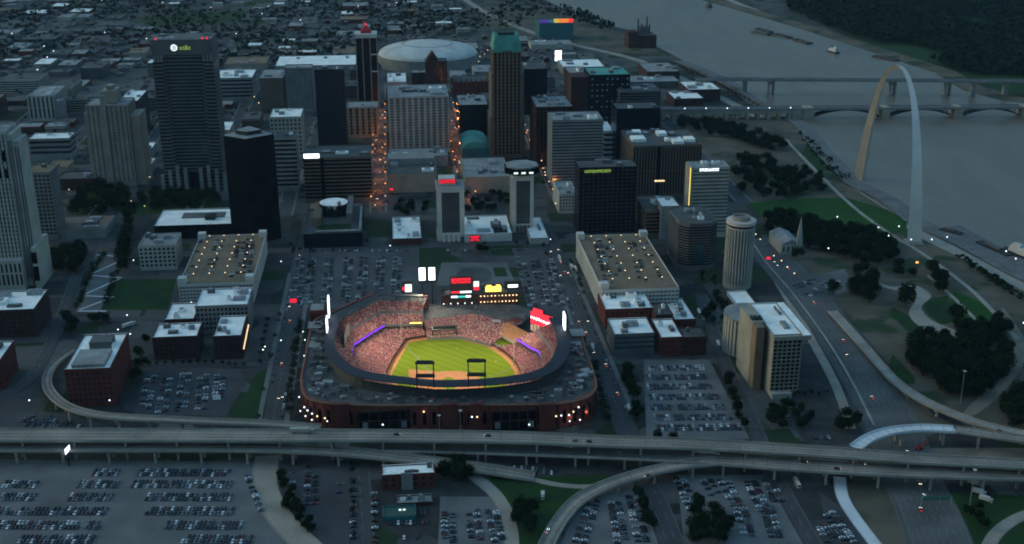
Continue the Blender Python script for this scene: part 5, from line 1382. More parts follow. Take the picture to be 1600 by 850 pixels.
    # ---- the crowd
    cr = MB(); rr = random.Random(77); AISLE = [False]
    def people(a, b, c, d, per, pal=(0, 0, 1, 1, 1, 2, 2, 3)):
        """a,b,c,d corners (a-b front ... d-c back)"""
        area = ((b-a).cross(d-a)).length/2 + ((b-c).cross(d-c)).length/2
        for _ in range(int(area*per)):
            u, v = rr.random(), rr.random()
            if AISLE[0] and u < .22: continue
            if rr.random() < .25 and math.sin(v*19+a.x*.05) > .75: continue
            p = (a*(1-u)+b*u)*(1-v) + (d*(1-u)+c*u)*v
            s = rr.uniform(.24, .38); hgt = rr.uniform(.7, 1.2); m = rr.choice(pal); n = len(cr.v)
            cr.v += [(p.x-s, p.y-s*.6, p.z), (p.x+s, p.y-s*.6, p.z), (p.x+s*.2, p.y+s, p.z), (p.x, p.y, p.z+hgt)]
            for q in ((0,1,3), (1,2,3), (2,0,3)): cr.f.append(tuple(n+i for i in q)); cr.m.append(m)
    N = len(T)
    for i in range(N-1):
        AISLE[0] = i % 2 == 0
        a, b = T[i], T[i+1]
        vis = i <= 26 or i >= 46
        per = 1.0 if vis else .25
        people(a['Fw'], b['Fw'], b['L'], a['L'], per); people(a['M'], b['M'], b['U2'], a['U2'], per); people(a['U1'], b['U1'], b['U'], a['U'], per*.9)
        people(a['L'], b['L'], b['Lb'], a['Lb'], .3)
        if 18 <= i <= 56:
            qa = a['Q'].copy(); qb = b['Q'].copy(); qa.z = qb.z = 20.8
            people(a['W'], b['W'], qb, qa, .07, (3, 3, 3, 1, 2))
    AISLE[0] = False
    for i in range(2): people(o1[i], o1[i+1], o2[i+1], o2[i], .9)
    people(*[p+Vector((0,0,.9)) for p in (cd[0], cd[2], cd[3], cd[5])], .05, (3, 3, 1, 0))
    o = cr.build('crowd', ['crowd_a', 'crowd_b', 'crowd_c', 'crowd_d'], None, root.location, ROT)
    tag(o, 'dense crowd in red and white filling the ballpark seats', 'crowd', None, 'stuff')
    # players on the grass
    pm = MB(); pm.bar((-.15,0,0), (-.12,0,.9), .13, k=6); pm.bar((.15,0,0), (.12,0,.9), .13, k=6); pm.bar((0,0,.85), (0,0,1.5), .24, k=8); pm.bar((-.3,0,1.45), (-.42,.1,.95), .08, k=5); pm.bar((.3,0,1.45), (.42,.1,.95), .08, k=5); pm.bar((0,0,1.5), (0,0,1.82), .12, k=8)
    pme = pm.mesh('player', 'white')
    for lab, u, v in (('player in white standing alone in left field', 655, 560), ('player in white standing in deep centre field', 715, 545), ('player in white standing in right field', 775, 566), ('player in white standing on the infield dirt', 690, 583), ('player in white near the pitching mound', 709, 590)):
        p = G(u, v, FZ+.05); o = link('person', pme, None, p, 0); tag(o, lab, 'person', 'players on the field')
    return T
STAD = stadium()
def aim(o, tgt):
    d = Vector(tgt)-o.location; o.rotation_euler = d.to_track_quat('-Z', 'Y').to_euler()
LIGHT_W = 11500
def flood(p, tgt, size=(12, 8), power=None, col=(1.0, .88, .66)):
    l = bpy.data.lights.new('floodlight', 'AREA'); l.shape = 'RECTANGLE'; l.size, l.size_y = size; l.energy = power or LIGHT_W; l.color = col; l.spread = math.radians(105)
    o = bpy.data.objects.new('floodlight', l); COL.objects.link(o); o.location = p; aim(o, tgt); return o
field_c = G(705, 560, 0)
def rack(u0, u1, vtop, vbot, zb, label, lit=None, face=None):
    a = G(u0, vbot, zb); b = G(u1, vbot, zb)
    H_ = bis(lambda q: proj((a.x, a.y, zb+q))[1] - vtop, 3, 80)
    t = (b-a); t.z = 0; w = t.length; ang = math.atan2(t.y, t.x)
    c = (a+b)/2
    root = empty('light_tower', c, label, 'light tower', 'floodlight towers of the ballpark', ang)
    f = MB(); z1 = H_*.45
    for q in (-1, 1):
        for y in (-1.2, 1.2): f.bar((q*w/2, y, 0), (q*w/2, y, H_), .42)
        f.bar((q*w/2, -1.2, 1), (q*w/2, 1.2, z1), .25)
    for z in (z1, H_*.98):
        for y in (-1.2, 1.2): f.bar((-w/2-1, y, z), (w/2+1, y, z), .8)
    for k in range(4):
        x = -w/2+w*k/4; 
    f.build('frame', 'steeld', root)
    for z in (z1, H_*.98):
        g = MB()
        for k in range(7):
            x = -w/2+w*(k+.5)/7; g.box(x-.8, x+.8, 1.35, 2.3, z-1.1, z+1.1)
        g.box(-w/2, w/2, 2.0, 2.2, z-.4, z+.4)
        g.build('lamp_bank', 'steeld', root)
    flood(c+Vector((0, 0, H_))+Vector((DX, DY, 0))*4, field_c+Vector((0, 20, 0)), (w, 5), LIGHT_W*1.2)
rack(652, 678, 566, 605, CZ, 'dark open floodlight frame on the canopy, left one over the infield')
rack(732, 758, 563, 604, CZ, 'dark open floodlight frame on the canopy, right one in front of the outfield grass')
def side_bank(u, v0, v1, zb, label, q, k):
    p = G(u, v1, zb); H_ = bis(lambda h: proj((p.x, p.y, zb+h))[1] - v0, 3, 80)
    root = empty('light_tower', p, label, 'light tower', 'floodlight towers of the ballpark', ROT)
    f = MB()
    for y in (-6, 6): f.bar((0, y, -4), (0, y, H_), .5)
    f.box(-.8, .8, -5.8, 5.8, H_*.05, H_); f.build('frame', 'steeld', root)
    l = MB()
    for i in range(5):
        for j in range(6): z = H_*(.1+.88*i/5); l.box(min(q*.85, q*2.0), max(q*.85, q*2.0), -5.4+1.8*j, -4.0+1.8*j, z, z+H_*.14)
    l.build('lamp_bank', 'l_bank', root)
    flood(p+Vector((RX, RY, 0))*q*16+Vector((0, 0, H_*.9)), field_c, (14, 10), LIGHT_W)
side_bank(512, 462, 497, 30, 'blazing white floodlight bank on the left rim of the ballpark', 1, 0)
side_bank(509, 495, 520, 30, 'lower white floodlight bank on the left rim of the ballpark', 1, 1)
side_bank(884, 488, 516, 30, 'blazing white floodlight bank on the right rim of the ballpark', -1, 2)
def twin_bank():
    c = G(668, 462, 14); root = empty('light_tower', (c.x, c.y, 0), 'pair of glaring white floodlight panels behind the left field stand', 'light tower', 'floodlight towers of the ballpark', ROT)
    zt = bis(lambda z: proj((c.x, c.y, z))[1] - 418, 10, 90); zb = bis(lambda z: proj((c.x, c.y, z))[1] - 437, 5, 90)
    pxm = 1/ (proj((c.x+1, c.y, 20))[0]-proj((c.x, c.y, 20))[0])
    f = MB()
    for u in (660.5, 675.5): f.bar(((u-668)*pxm, 0, 0), ((u-668)*pxm, 0, zt), .6)
    f.box(-14*pxm, 14*pxm, -.2, .6, zb-3, zb-2); f.build('frame', 'steeld', root)
    for u in (660.5, 675.5):
        l = MB(); l.box((u-668-4.8)*pxm, (u-668+4.8)*pxm, -1.4, -.3, zb, zt); l.build('lamp_panel', 'l_bright', root)
    flood(Vector((c.x, c.y, zt-3))-Vector((DX, DY, 0))*3, field_c, (14, 8), LIGHT_W)
twin_bank()
# ---- scoreboard building, signs
def scoreboards():
    b = B('scoreboard_building', 'long dark brick scoreboard building with rows of lamps behind centre field', 690, 812, 461, h=20, D=14, style='plain', wall='brickd', roof='roofd', units=3)
    w, D, h = b.w, b.D, b.h
    X = lambda u: -w/2 + w*(u-690)/122.0
    for r_, z in ((0, h-2.5), (1, h-8.5)):
        for i in range(11):
            m = MB(); m.cyl(0, 0, .62, -.4, .4, k=8); m.build('wall_lamp', 'l_warm', b.root, (X(751+5.6*i), -D/2-.7, z))
    for i in range(5): m = MB(); m.cyl(0, 0, .5, -.4, .4, k=8); m.build('wall_lamp', 'l_white', b.root, (X(693+11*i), -D/2-.7, h-9))
    def board(name, label, u0, u1, v0, v1, bands, cat='sign', mark=None):
        wd = w*(u1-u0)/122.0; pz = (proj((b.c.x, b.c.y, 0))[1]-proj((b.c.x, b.c.y, 20))[1])/20
        zc = h + (461-(v0+v1)/2)/pz; hh = (v1-v0)/pz
        p = b.root.matrix_world if False else None
        x = X((u0+u1)/2); wp = b.c + Vector((RX*x+DX*(-D/2-1.5), RY*x+DY*(-D/2-1.5), 0))
        root = empty(name, (wp.x, wp.y, 0), label, cat, None, ROT)
        m = MB(); m.box(-wd/2, wd/2, -.2, .8, zc-hh/2, zc+hh/2)
        for q in (-.3, .3): m.box(wd*q-.3, wd*q+.3, .1, .7, 0, zc-hh/2-.002)
        m.build('housing', 'steeld', root)
        for (a, c, m_, x0, x1) in bands:
            q = MB(); q.box(wd*x0, wd*x1, -.5, -.2, zc-hh/2+hh*a, zc-hh/2+hh*c); q.build('display', m_, root)
        if mark:
            fb = type('o', (), {'root': root}); sign_marks(fb, 'sign_panel', 0, -.3, zc-hh/2+hh*mark[0], wd*.9, hh*mark[1], mark[2], root, n=mark[3], seed=mark[4], panel=mark[5])
        return root
    board('scoreboard', 'tall scoreboard with red lit top and white, red and teal score lines', 703, 738, 433, 470, [(.33,.40,'l_white',-.05,.45),(.331,.401,'l_red',-.45,-.05),(.14,.21,'l_teal',-.18,.2),(.141,.211,'l_white',-.45,-.18),(.142,.212,'l_white',.2,.42)], 'scoreboard', (.84, .24, 'l_red', 8, 2, 'redp'))
    board('round_sign', 'small white and red sign beside the tall scoreboard', 738, 750, 440, 456, [(.45,.95,'l_globe',-.35,.35),(.1,.45,'l_red',-.35,.35)])
    board('lit_board', 'yellow lit board above the lamp rows right of the scoreboard', 757, 784, 446, 459, [(.1,.72,'l_yellow',-.46,.46),(.73,.9,'l_yellow',-.4,-.1),(.731,.92,'l_yellow',.15,.4)])
    board('blue_lamp_cluster', 'bluish white lamp cluster at the right end of the scoreboard building', 788, 814, 443, 456, [(.3,.62,'l_white',-.3,.3)])
    board('round_sign', 'white and red round sign left of the twin floodlight panels', 629, 645, 438, 456, [(.15,.8,'l_globe',-.2,.45),(.3,.6,'l_red',-.45,-.2)])
    # big red team sign above the right stand
    a = G(829, 503, 22); c2 = G(865, 514, 22); t = c2-a; L = t.length; ang = math.atan2(t.y, t.x)
    root = empty('team_sign', a, 'big glowing red sign standing above the right field stand', 'sign', None, ang)
    m = MB(); m.box(0, L, 0, 2, -10, 11.5); m.box(L*.1, L*.55, 0, 2, 11.5, 15); m.build('housing', 'steeld', root)
    m = MB(); m.box(.5, L-.5, -.4, -.01, -1, 11); m.box(L*.12, L*.53, -.4, -.01, 11.0, 14.6); q = m.build('red_panel', 'l_red', root)
    rr = random.Random(4); m = MB()
    for i in range(9): m.box(L*(i+.3)/9.5, L*(i+.85)/9.5, -.75, -.42, 4.4-.25*i+rr.uniform(-.3, .3), 6.6-.25*i+rr.uniform(-.4, .6))
    m.build('lettering', 'l_white', q)
    m = MB()
    for i in range(7): x = L*(i+.1)/7; m.box(x, x+L/7*.75, -.5-.05*i, -.02, -9+rr.uniform(-1, 2), -.6+rr.uniform(-1.5, 0))
    m.build('white_panel', 'crowd_b', root)
scoreboards()
# ================================================================== TREES
def crown_mesh(name, r, hgt, n, seed, m):
    rr = random.Random(seed); mb = MB()
    lobes = [(rr.uniform(-.45, .45)*r, rr.uniform(-.45, .45)*r, hgt*rr.uniform(.38, .75), r*rr.uniform(.42, .68)) for _ in range(6)] + [(0, 0, hgt*.62, r*.7)]
    for _ in range(n):
        x, y, z, lr = rr.choice(lobes)
        d = Vector((rr.gauss(0, 1), rr.gauss(0, 1), rr.gauss(0, .8)+.2)).normalized(); q = lr*rr.uniform(.6, 1.16)
        p = Vector((x, y, z))+d*q; p.z = max(p.z, hgt*.14)
        s = r*rr.uniform(.06, .15); u = (d+Vector((rr.uniform(-.6,.6), rr.uniform(-.6,.6), rr.uniform(-.6,.6)))).normalized().orthogonal().normalized(); w = d.cross(u)
        a = rr.uniform(0, 6.28); u2 = u*math.cos(a)+w*math.sin(a); w2 = w*math.cos(a)-u*math.sin(a)
        mi = 0 if rr.random() < .55+.25*math.sin(x*3+y*5) else 1
        mb.quad(p-u2*s, p-w2*s*.8+d*s*.2, p+u2*s, p+w2*s*.8+d*s*.2, mi)
    return mb.mesh(name, m)
def trunk_mesh(hgt, r):
    mb = MB(); mb.bar((0,0,0), (0,0,hgt*.5), r*.055, r2=r*.035, k=6)
    for a in (0, 2.1, 4.2): mb.bar((0,0,hgt*.35), (r*.45*math.cos(a), r*.45*math.sin(a), hgt*.62), r*.03, r2=r*.015, k=5)
    return mb.mesh('trunk', 'bark')
CROWNS = [(crown_mesh('crown', 6, 11, 760, s, ['leaf', 'leaf2']), trunk_mesh(11, 6)) for s in range(5)]
CROWNS_SMALL = [(crown_mesh('crown', 3, 6.5, 260, 20+s, ['leaf', 'leaf2']), trunk_mesh(6.5, 3)) for s in range(3)]
TREES = []
def tree(p, s, label, group, small=False, name='tree'):
    TREES.append((Vector(p).length, Vector(p), s, label, group, small, R.randrange(30), R.uniform(0, 6.28), R.uniform(.85, 1.15)))
def grow(rec):
    d, p, s, label, group, small, k, a, q = rec
    cm, tm = (CROWNS_SMALL[k % 3] if small else CROWNS[k % 5])
    o = empty('tree', p, label, 'tree', group, a); o.scale = (s, s, s*q); link('crown', cm, o); link('trunk', tm, o)
def grove(pix, n, label, group, smin=.8, smax=1.25, small=False, dmin=6.5):
    us = [p[0] for p in pix]; vs = [p[1] for p in pix]; got = []; tries = 0
    while len(got) < n and tries < n*40:
        tries += 1; u, v = R.uniform(min(us), max(us)), R.uniform(min(vs), max(vs))
        if not inside((u, v), pix): continue
        p = G(u, v)
        if any((p-q).length < dmin for q in got): continue
        if not free(*loc(p), 2): continue
        got.append(p); tree(p, R.uniform(smin, smax), label, group, small)
def avenue(pts, n, label, group, s=1.0, small=True):
    W = [G(u, v) for u, v in pts]; L = [0]
    for a, b in zip(W, W[1:]): L.append(L[-1]+(b-a).length)
    for i in range(n):
        d = L[-1]*(i+.5)/n
        for k in range(len(W)-1):
            if L[k] <= d <= L[k+1]+1e-6:
                p = W[k].lerp(W[k+1], (d-L[k])/(L[k+1]-L[k])); p.x += R.uniform(-1, 1); p.y += R.uniform(-1.5, 1.5)
                tree(p, s*R.uniform(.8, 1.2), label, group, small); break
grove([(1052,192),(1100,190),(1180,208),(1228,232),(1215,245),(1150,222),(1070,205)], 62, 'dark leafy tree in the wood below the bridge approach', 'trees below the bridge approach', 1.0, 1.5)
grove([(1145,248),(1200,250),(1215,262),(1290,290),(1290,305),(1200,312),(1150,300)], 62, 'dark leafy tree in the wood behind the bright park lawn', 'trees behind the bright park lawn', 1.0, 1.5)
grove([(1235,262),(1262,258),(1290,280),(1280,296),(1240,285)], 8, 'tree on the sandy ground near the far arch leg', 'trees near the far arch leg', .8, 1.1)
grove([(1190,346),(1230,340),(1300,358),(1345,366),(1400,380),(1398,412),(1350,420),(1300,400),(1262,390),(1248,372),(1200,366)], 92, 'dark tree in the broad band in front of the bright park lawn', 'trees in front of the bright park lawn', 1.0, 1.45)
grove([(1330,428),(1362,424),(1374,455),(1368,478),(1340,474),(1326,452)], 17, 'dark tree in the clump beside the curving pale path', 'trees beside the curving pale path', .95, 1.35)
grove([(1440,418),(1468,424),(1490,455),(1470,460),(1446,440)], 8, 'tree between the lawn and the riverfront road', 'trees by the riverfront road', .9, 1.2)
grove([(1395,415),(1420,412),(1425,432),(1398,438)], 4, 'tree just below the near arch leg', 'trees below the near arch leg', .9, 1.2)
tree(G(1415,480), 1.9, 'big round tree standing alone on the pale path loop', None); tree(G(1490,505), 1.7, 'big round tree right of the lone path loop tree', None)
tree(G(1302,460), 1.3, 'round tree at the edge of the old car park by the freeway', None); tree(G(1246,405), 1.2, 'dark tree directly in front of the pale church', None); tree(G(1340,445), 1.1, 'dark tree beside the lamp lit car park edge', None)
grove([(1420,540),(1450,528),(1500,525),(1560,505),(1580,530),(1572,585),(1530,618),(1480,625),(1445,590),(1415,570)], 84, 'dark tree in the large oval wood at the right', 'trees in the large oval wood', 1.05, 1.6)
grove([(1560,640),(1600,612),(1625,600),(1625,680),(1585,672)], 18, 'dark tree at the right edge behind the ramp', 'trees at the right edge', 1.0, 1.5)
grove([(118,312),(150,296),(200,300),(202,325),(160,340),(108,338)], 30, 'tree in the square park left of the globe sign tower', 'trees in the square park', 1.1, 1.6)
grove([(212,312),(260,304),(330,306),(345,320),(240,330)], 30, 'tree in the strip at the foot of the globe sign tower', 'trees at the foot of the globe sign tower', 1.0, 1.5)
avenue([(206,336),(196,380),(190,430)], 13, 'tree in the row beside the small pale block', 'trees beside the small pale block', 1.25, False)
avenue([(165,402),(140,440),(122,488)], 16, 'small tree along the left edge of the patterned plaza', 'trees along the patterned plaza', 1.6)
avenue([(205,395),(180,440),(165,484)], 14, 'small tree along the lawn side of the patterned plaza', 'trees on the lawn side of the plaza', 1.5)
grove([(78,395),(130,392),(130,425),(80,430)], 16, 'tree in the dark clump right of the stone tower', 'trees right of the stone tower', 1.1, 1.5)
grove([(95,510),(118,500),(125,520),(100,535)], 3, 'tree beside the road left of the loop ramp block', 'trees beside the loop ramp block', .9, 1.1)
avenue([(140,502),(170,506)], 3, 'round tree below the patterned plaza', 'trees below the patterned plaza', .9, False)
avenue([(470,505),(460,580),(452,655)], 14, 'street tree in the dark row along the west side of the ballpark', 'trees west of the ballpark', 1.5)
avenue([(418,500),(405,575)], 7, 'street tree across the road west of the ballpark', 'trees across the road west of the ballpark', 1.0)
avenue([(928,572),(938,620),(952,668)], 9, 'street tree in the dark row along the east side of the ballpark', 'trees east of the ballpark', 1.5)
avenue([(978,582),(988,620),(998,660)], 6, 'larger tree at the edge of the east car park', 'trees at the edge of the east car park', .95, False)
avenue([(1135,590),(1150,640),(1165,676)], 7, 'tree along the right edge of the east car park', 'trees right of the east car park', .8, False)
grove([(1196,640),(1235,632),(1270,650),(1262,672),(1205,672)], 14, 'tree in the garden in front of the L shaped slab', 'trees in front of the L shaped slab', .6, .95)
grove([(1306,650),(1332,652),(1338,672),(1312,678)], 4, 'tree between the garden and the freeway', 'trees between garden and freeway', .9, 1.1)
avenue([(1205,620),(1296,618)], 8, 'small tree in the row behind the garden', 'small trees behind the garden', .9)
grove([(1095,470),(1120,462),(1135,482),(1130,512),(1100,510)], 10, 'tree in the sunken garden beside the drum building', 'trees beside the drum building', .7, .95)
grove([(1085,430),(1120,432),(1118,448),(1085,446)], 6, 'small tree at the foot of the chamfered block', 'trees at the foot of the chamfered block', .9, 1.1, True)
avenue([(880,330),(886,300),(876,270)], 6, 'small street tree beside the white corner block', 'trees beside the white corner block', 1.0)
grove([(690,742),(728,736),(732,760),(700,764)], 4, 'big dark tree right of the brick station', 'trees right of the brick station', 1.1, 1.4)
grove([(436,740),(450,742),(470,800),(500,835),(480,840),(448,800)], 13, 'bushy tree on the bank beside the curving exit road', 'trees beside the curving exit road', .6, .8)
grove([(802,795),(830,790),(835,835),(808,850)], 6, 'tree on the dark lawn inside the interchange', 'trees inside the interchange', .9, 1.1)
avenue([(998,772),(1016,830)], 5, 'tree between the two bottom car parks', 'trees between the bottom car parks', .85, False)
grove([(1070,800),(1098,785),(1130,805),(1148,850),(1080,855)], 14, 'tree in the leafy clump at the bottom right car park', 'trees at the bottom right car park', .8, 1.1)
grove([(1502,790),(1540,780),(1548,820),(1510,840)], 4, 'tree on the grass right of the freeway', 'trees right of the freeway', .6, .85)
grove([(610,318),(665,310),(668,335),(612,338)], 8, 'tree in the garden left of the red sign hotel', 'trees left of the red sign hotel', .75, 1.0)
grove([(728,304),(796,304),(797,330),(728,333)], 16, 'tree in the courtyard between the twin hotel towers', 'trees between the twin hotel towers', .75, 1.0)
avenue([(745,396),(752,392),(760,398)], 3, 'green tree at the kerb below the hotel podium', 'trees below the hotel podium', .8, False)
avenue([(548,720),(556,850)], 8, 'small tree in the strip between the parked car columns', 'trees between the parked car columns', .8)
avenue([(215,572),(330,570),(388,574)], 14, 'bushy tree lining the road behind the fan shaped car park', 'trees behind the fan shaped car park', .9)
tr_ = random.Random(91)
for si, s in enumerate([SL, SR] + SGRID):
    for k in range(26):
        t = loc(G(700, 660))[1] + 20 + k*16 if si < 2 else 436 + k*24
        for q in (-1, 1):
            if tr_.random() < (.35 if si < 2 else .3):
                ss, tt = s+q*(11.3 if si < 2 else 10), t+tr_.uniform(-5, 5); u, v = proj(wld(ss, tt))
                if si >= 2 and (u < -20 or u > 1000): continue
                if free(ss, tt, 1.5): tree(wld(ss, tt), tr_.uniform(.7, 1.25), 'street tree along the downtown pavements', 'street trees downtown', True)
for t in TGRID[:8]:
    for k in range(90):
        ss = -700 + k*12; u, v = proj(wld(ss, t))
        for q in (-1, 1):
            if tr_.random() < .16 and -20 < u < 930 and free(ss, t+q*10, 1.5): tree(wld(ss, t+q*10), tr_.uniform(.7, 1.2), 'street tree along the downtown pavements', 'street trees downtown', True)
grove([(40,405),(80,398),(100,420),(60,440)], 5, 'tree at the foot of the stone tower', 'trees at the foot of the stone tower', .8, 1.1)
grove([(232,545),(232,520),(215,560),(205,640),(230,570)], 5, 'tree between the loop ramp block and the fan shaped car park', 'trees by the fan shaped car park', .7, 1.0)
grove([(1010,688),(1060,690),(1055,694),(1010,692)], 2, 'tree behind the upper highway deck', 'trees behind the upper highway deck', .8, 1.0)
TREES.sort(key=lambda r: r[0])
for rec in TREES[:296]: grow(rec)
far_ = MB()
for d, p, s, label, group, small, k, a, q in TREES[296:]:
    cm = (CROWNS_SMALL[k % 3] if small else CROWNS[k % 5])[0]; ca, sa = math.cos(a)*s, math.sin(a)*s; n0 = len(far_.v)
    far_.v += [(p.x+v.co.x*ca-v.co.y*sa, p.y+v.co.x*sa+v.co.y*ca, v.co.z*s*q) for v in cm.vertices]
    for f in cm.polygons: far_.f.append(tuple(n0+i for i in f.vertices)); far_.m.append(f.material_index)
tag(far_.build('trees', ['leaf', 'leaf2']), 'hundreds of farther trees massed in the riverfront park and downtown squares', 'trees', None, 'stuff')
print('TREES', len(TREES))
# woods too dense to count: the far bank and the north side
def wood(name, pix, n, label, s0, s1, seed=1, hole=None, skip=None):
    rr = random.Random(seed); us = [p[0] for p in pix]; vs = [p[1] for p in pix]; mb = MB(); k = 0
    W = [G(u, v).xy for u, v in pix]; xs = [p.x for p in W]; ys = [p.y for p in W]; W2 = [(p.x, p.y) for p in W]
    tr = 0
    while k < n and tr < n*30:
        tr += 1
        x, y = rr.uniform(min(xs), max(xs)), rr.uniform(min(ys), max(ys))
        if not inside((x, y), W2) or (skip and skip(x, y)): continue
        k += 1; s = rr.uniform(s0, s1)
        mi = 0 if rr.random() < .7 else 1
        for j in range(7):
            d = Vector((rr.gauss(0,1), rr.gauss(0,1), abs(rr.gauss(0,1))*.8)).normalized(); c = Vector((x, y, s*.9))+d*s*rr.uniform(.5, .9)
            q = s*rr.uniform(.3, .5); u = d.orthogonal().normalized(); w = d.cross(u)
            mb.quad(c-u*q, c-w*q, c+u*q+d*q*.3, c+w*q, mi)
    o = mb.build(name, ['leaf', 'leaf2']); tag(o, label, 'woodland', None, 'stuff'); return o
clear = lambda x, y: (math.sin(x*.012+1)*math.sin(y*.006+x*.003) > .82)
sheet('far_bank', [(1200,-60),(1340,68),(1420,90),(1480,112),(1580,150),(1700,160),(3300,320),(3600,-60)], 'grassd', .35)
flat_road('far_road', [(1120,-8,.5),(1200,24,.5),(1262,44,.5),(1350,72,.5),(1420,95,.5),(1500,125,.5),(1560,148,.5),(1640,160,.5)], 20, m='path', lanes=1, edge=False)
wood('far_wood', [(1215,-20),(1235,18),(1290,42),(1345,60),(1430,86),(1500,116),(1640,122),(1660,-20)], 9000, 'dense dark wood covering the far bank of the river', 7, 13, 3, skip=clear)
wood('levee_scrub', [(1245,205),(1262,215),(1300,255),(1335,284),(1330,292),(1285,262),(1255,225)], 70, 'scrubby bushes on the slope by the riverfront road', 2.0, 4.5, 5)
wood('levee_scrub', [(1485,398),(1500,402),(1560,440),(1605,470),(1590,470),(1530,430)], 90, 'scrubby bushes on the long bank at the right edge', 2.0, 4.5, 6)
wood('bank_trees', [(880,14),(905,20),(960,44),(950,52),(900,36),(860,24)], 60, 'dark line of trees along the near bank upstream', 7, 11, 9)
# dark shrub patches of the city far to the north
wood('north_trees', [(-300,-40),(860,-40),(860,40),(640,60),(430,105),(345,112),(240,60),(-300,140)], 3200, 'scattered trees among the far northern streets', 4.5, 8.5, 12, skip=lambda x, y: (math.sin(x*.011)*math.sin(y*.009+1.3) > .25) or not free(*loc((x, y)), 6))
# ================================================================== LOW BUILDINGS OF THE NORTH SIDE
def low_city():
    rr = random.Random(31); N = 0
    riv = [(u, v) for u, v in RIVER_PIX]
    walls = ['grey', 'brick', 'brickd', 'beige', 'greyd', 'brown', 'offwhite']; roofs = ['roofg', 'roofd', 'roofd', 'roofd', 'roofg', 'tan', 'roofg', 'roofg', 'roofd', 'roofd', 'roofw']
    wn = {'grey': 'grey', 'brick': 'red brick', 'brickd': 'dark brick', 'beige': 'tan', 'greyd': 'dark grey', 'brown': 'brown', 'offwhite': 'cream'}
    rn = {'roofg': 'grey roof', 'roofd': 'dark roof', 'roofw': 'white roof', 'tan': 'tan roof'}
    def area(u, v):
        if u < 230: a = 'left of the sign tower'
        elif u < 440: a = 'beyond the sign tower'
        elif u < 600: a = 'beyond the white hall'
        elif u < 760: a = 'beyond the arena'
        else: a = 'near the rainbow hotel'
        b = 'farthest' if v < 45 else ('far' if v < 95 else ('midway' if v < 150 else 'just'))
        return b + ' ' + a
    t = TGRID[-1] - 105*11
    rows = [TGRID[3] - 105*k for k in range(0, 1)] + [T0 + 105*k for k in range(0, 16)]
    for ti in rows:
        for s0 in SGRID[:-1] + [SGRID[0]-STEP*k for k in range(1, 9)]:
            cells = [(0, 0, 1, 1)] if rr.random() < .25 else ([(0, 0, .5, 1), (.5, 0, 1, 1)] if rr.random() < .4 else [(0, 0, .5, .5), (.5, 0, 1, .5), (0, .5, .5, 1), (.5, .5, 1, 1)])
            for a, b, c, d in cells:
                if N >= 270: return
                if rr.random() < .30: continue
                bx, by = STEP-26, 105-22
                x0, x1 = s0+13+bx*a+1.5, s0+13+bx*c-1.5; y0, y1 = ti+11+by*b+1.5, ti+11+by*d-1.5
                k = rr.uniform(.6, .97); x1 = x0+(x1-x0)*k; y1 = y0+(y1-y0)*rr.uniform(.6, .97)
                if any(x0 < q[1]+3 and x1 > q[0]-3 and y0 < q[3]+3 and y1 > q[2]-3 for q in FOOT): continue
                p = wld((x0+x1)/2, (y0+y1)/2); u, v = proj(p)
                if u < -40 or u > 1640 or v < -10 or v > 300 or inside((u+20, v), riv) or inside((u, v), riv) or u > 1000 or (u > 730 and v < 62): continue
                if u > 860 and v > 100: continue
                if any(inside((u, v), q) for q in ([(205,10),(405,10),(390,48),(210,50)],)): continue
                far = v < 60
                hgt = rr.choice((5, 7, 9, 12)) if v < 110 else rr.choice((8, 12, 16, 22, 28))
                wi = rr.choice(walls); ri = rr.choice(roofs)
                w, D = x1-x0, y1-y0
                o = empty('low_building', p, 'low %s block with %s %s' % (wn[wi], rn[ri], area(u, v)), 'building', 'low %s blocks with %s %s' % (wn[wi], rn[ri], area(u, v)), ROT)
                mb = MB(); mb.loops([rectloop(w, D, i, z) for i, z in ((0, 0), (0, hgt), (.4, hgt), (.4, hgt-.6))])
                mb.build('wall', wi, o)
                mb = MB(); mb.quad((-w/2+.4, -D/2+.4, hgt-.55), (w/2-.4, -D/2+.4, hgt-.55), (w/2-.4, D/2-.4, hgt-.55), (-w/2+.4, D/2-.4, hgt-.55))
                for _ in range(rr.randrange(1, 4)):
                    sx, sy = rr.uniform(.06, .2)*w, rr.uniform(.06, .2)*D; x, y = rr.uniform(-.35, .35)*w, rr.uniform(-.35, .35)*D
                    mb.box(x-sx/2, x+sx/2, y-sy/2, y+sy/2, hgt-.5, hgt+rr.uniform(.6, 2.2), 0)
                mb.build('roof', ri, o)
                if v > 95 and hgt > 10:
                    n = int(hgt/4.2); wb = MB(); wb.loops([rectloop(w, D, -.06, -.9), rectloop(w, D, -.06, .9)], cap=False); me = wb.mesh('window_band', 'glass')
                    for k in range(n): link('window_band', me, o, (0, 0, 2.6+4.0*k)) if 2.6+4.0*k < hgt-1.5 else None
                FOOT.append((x0, x1, y0, y1)); N += 1
    print('LOW', N)
low_city()
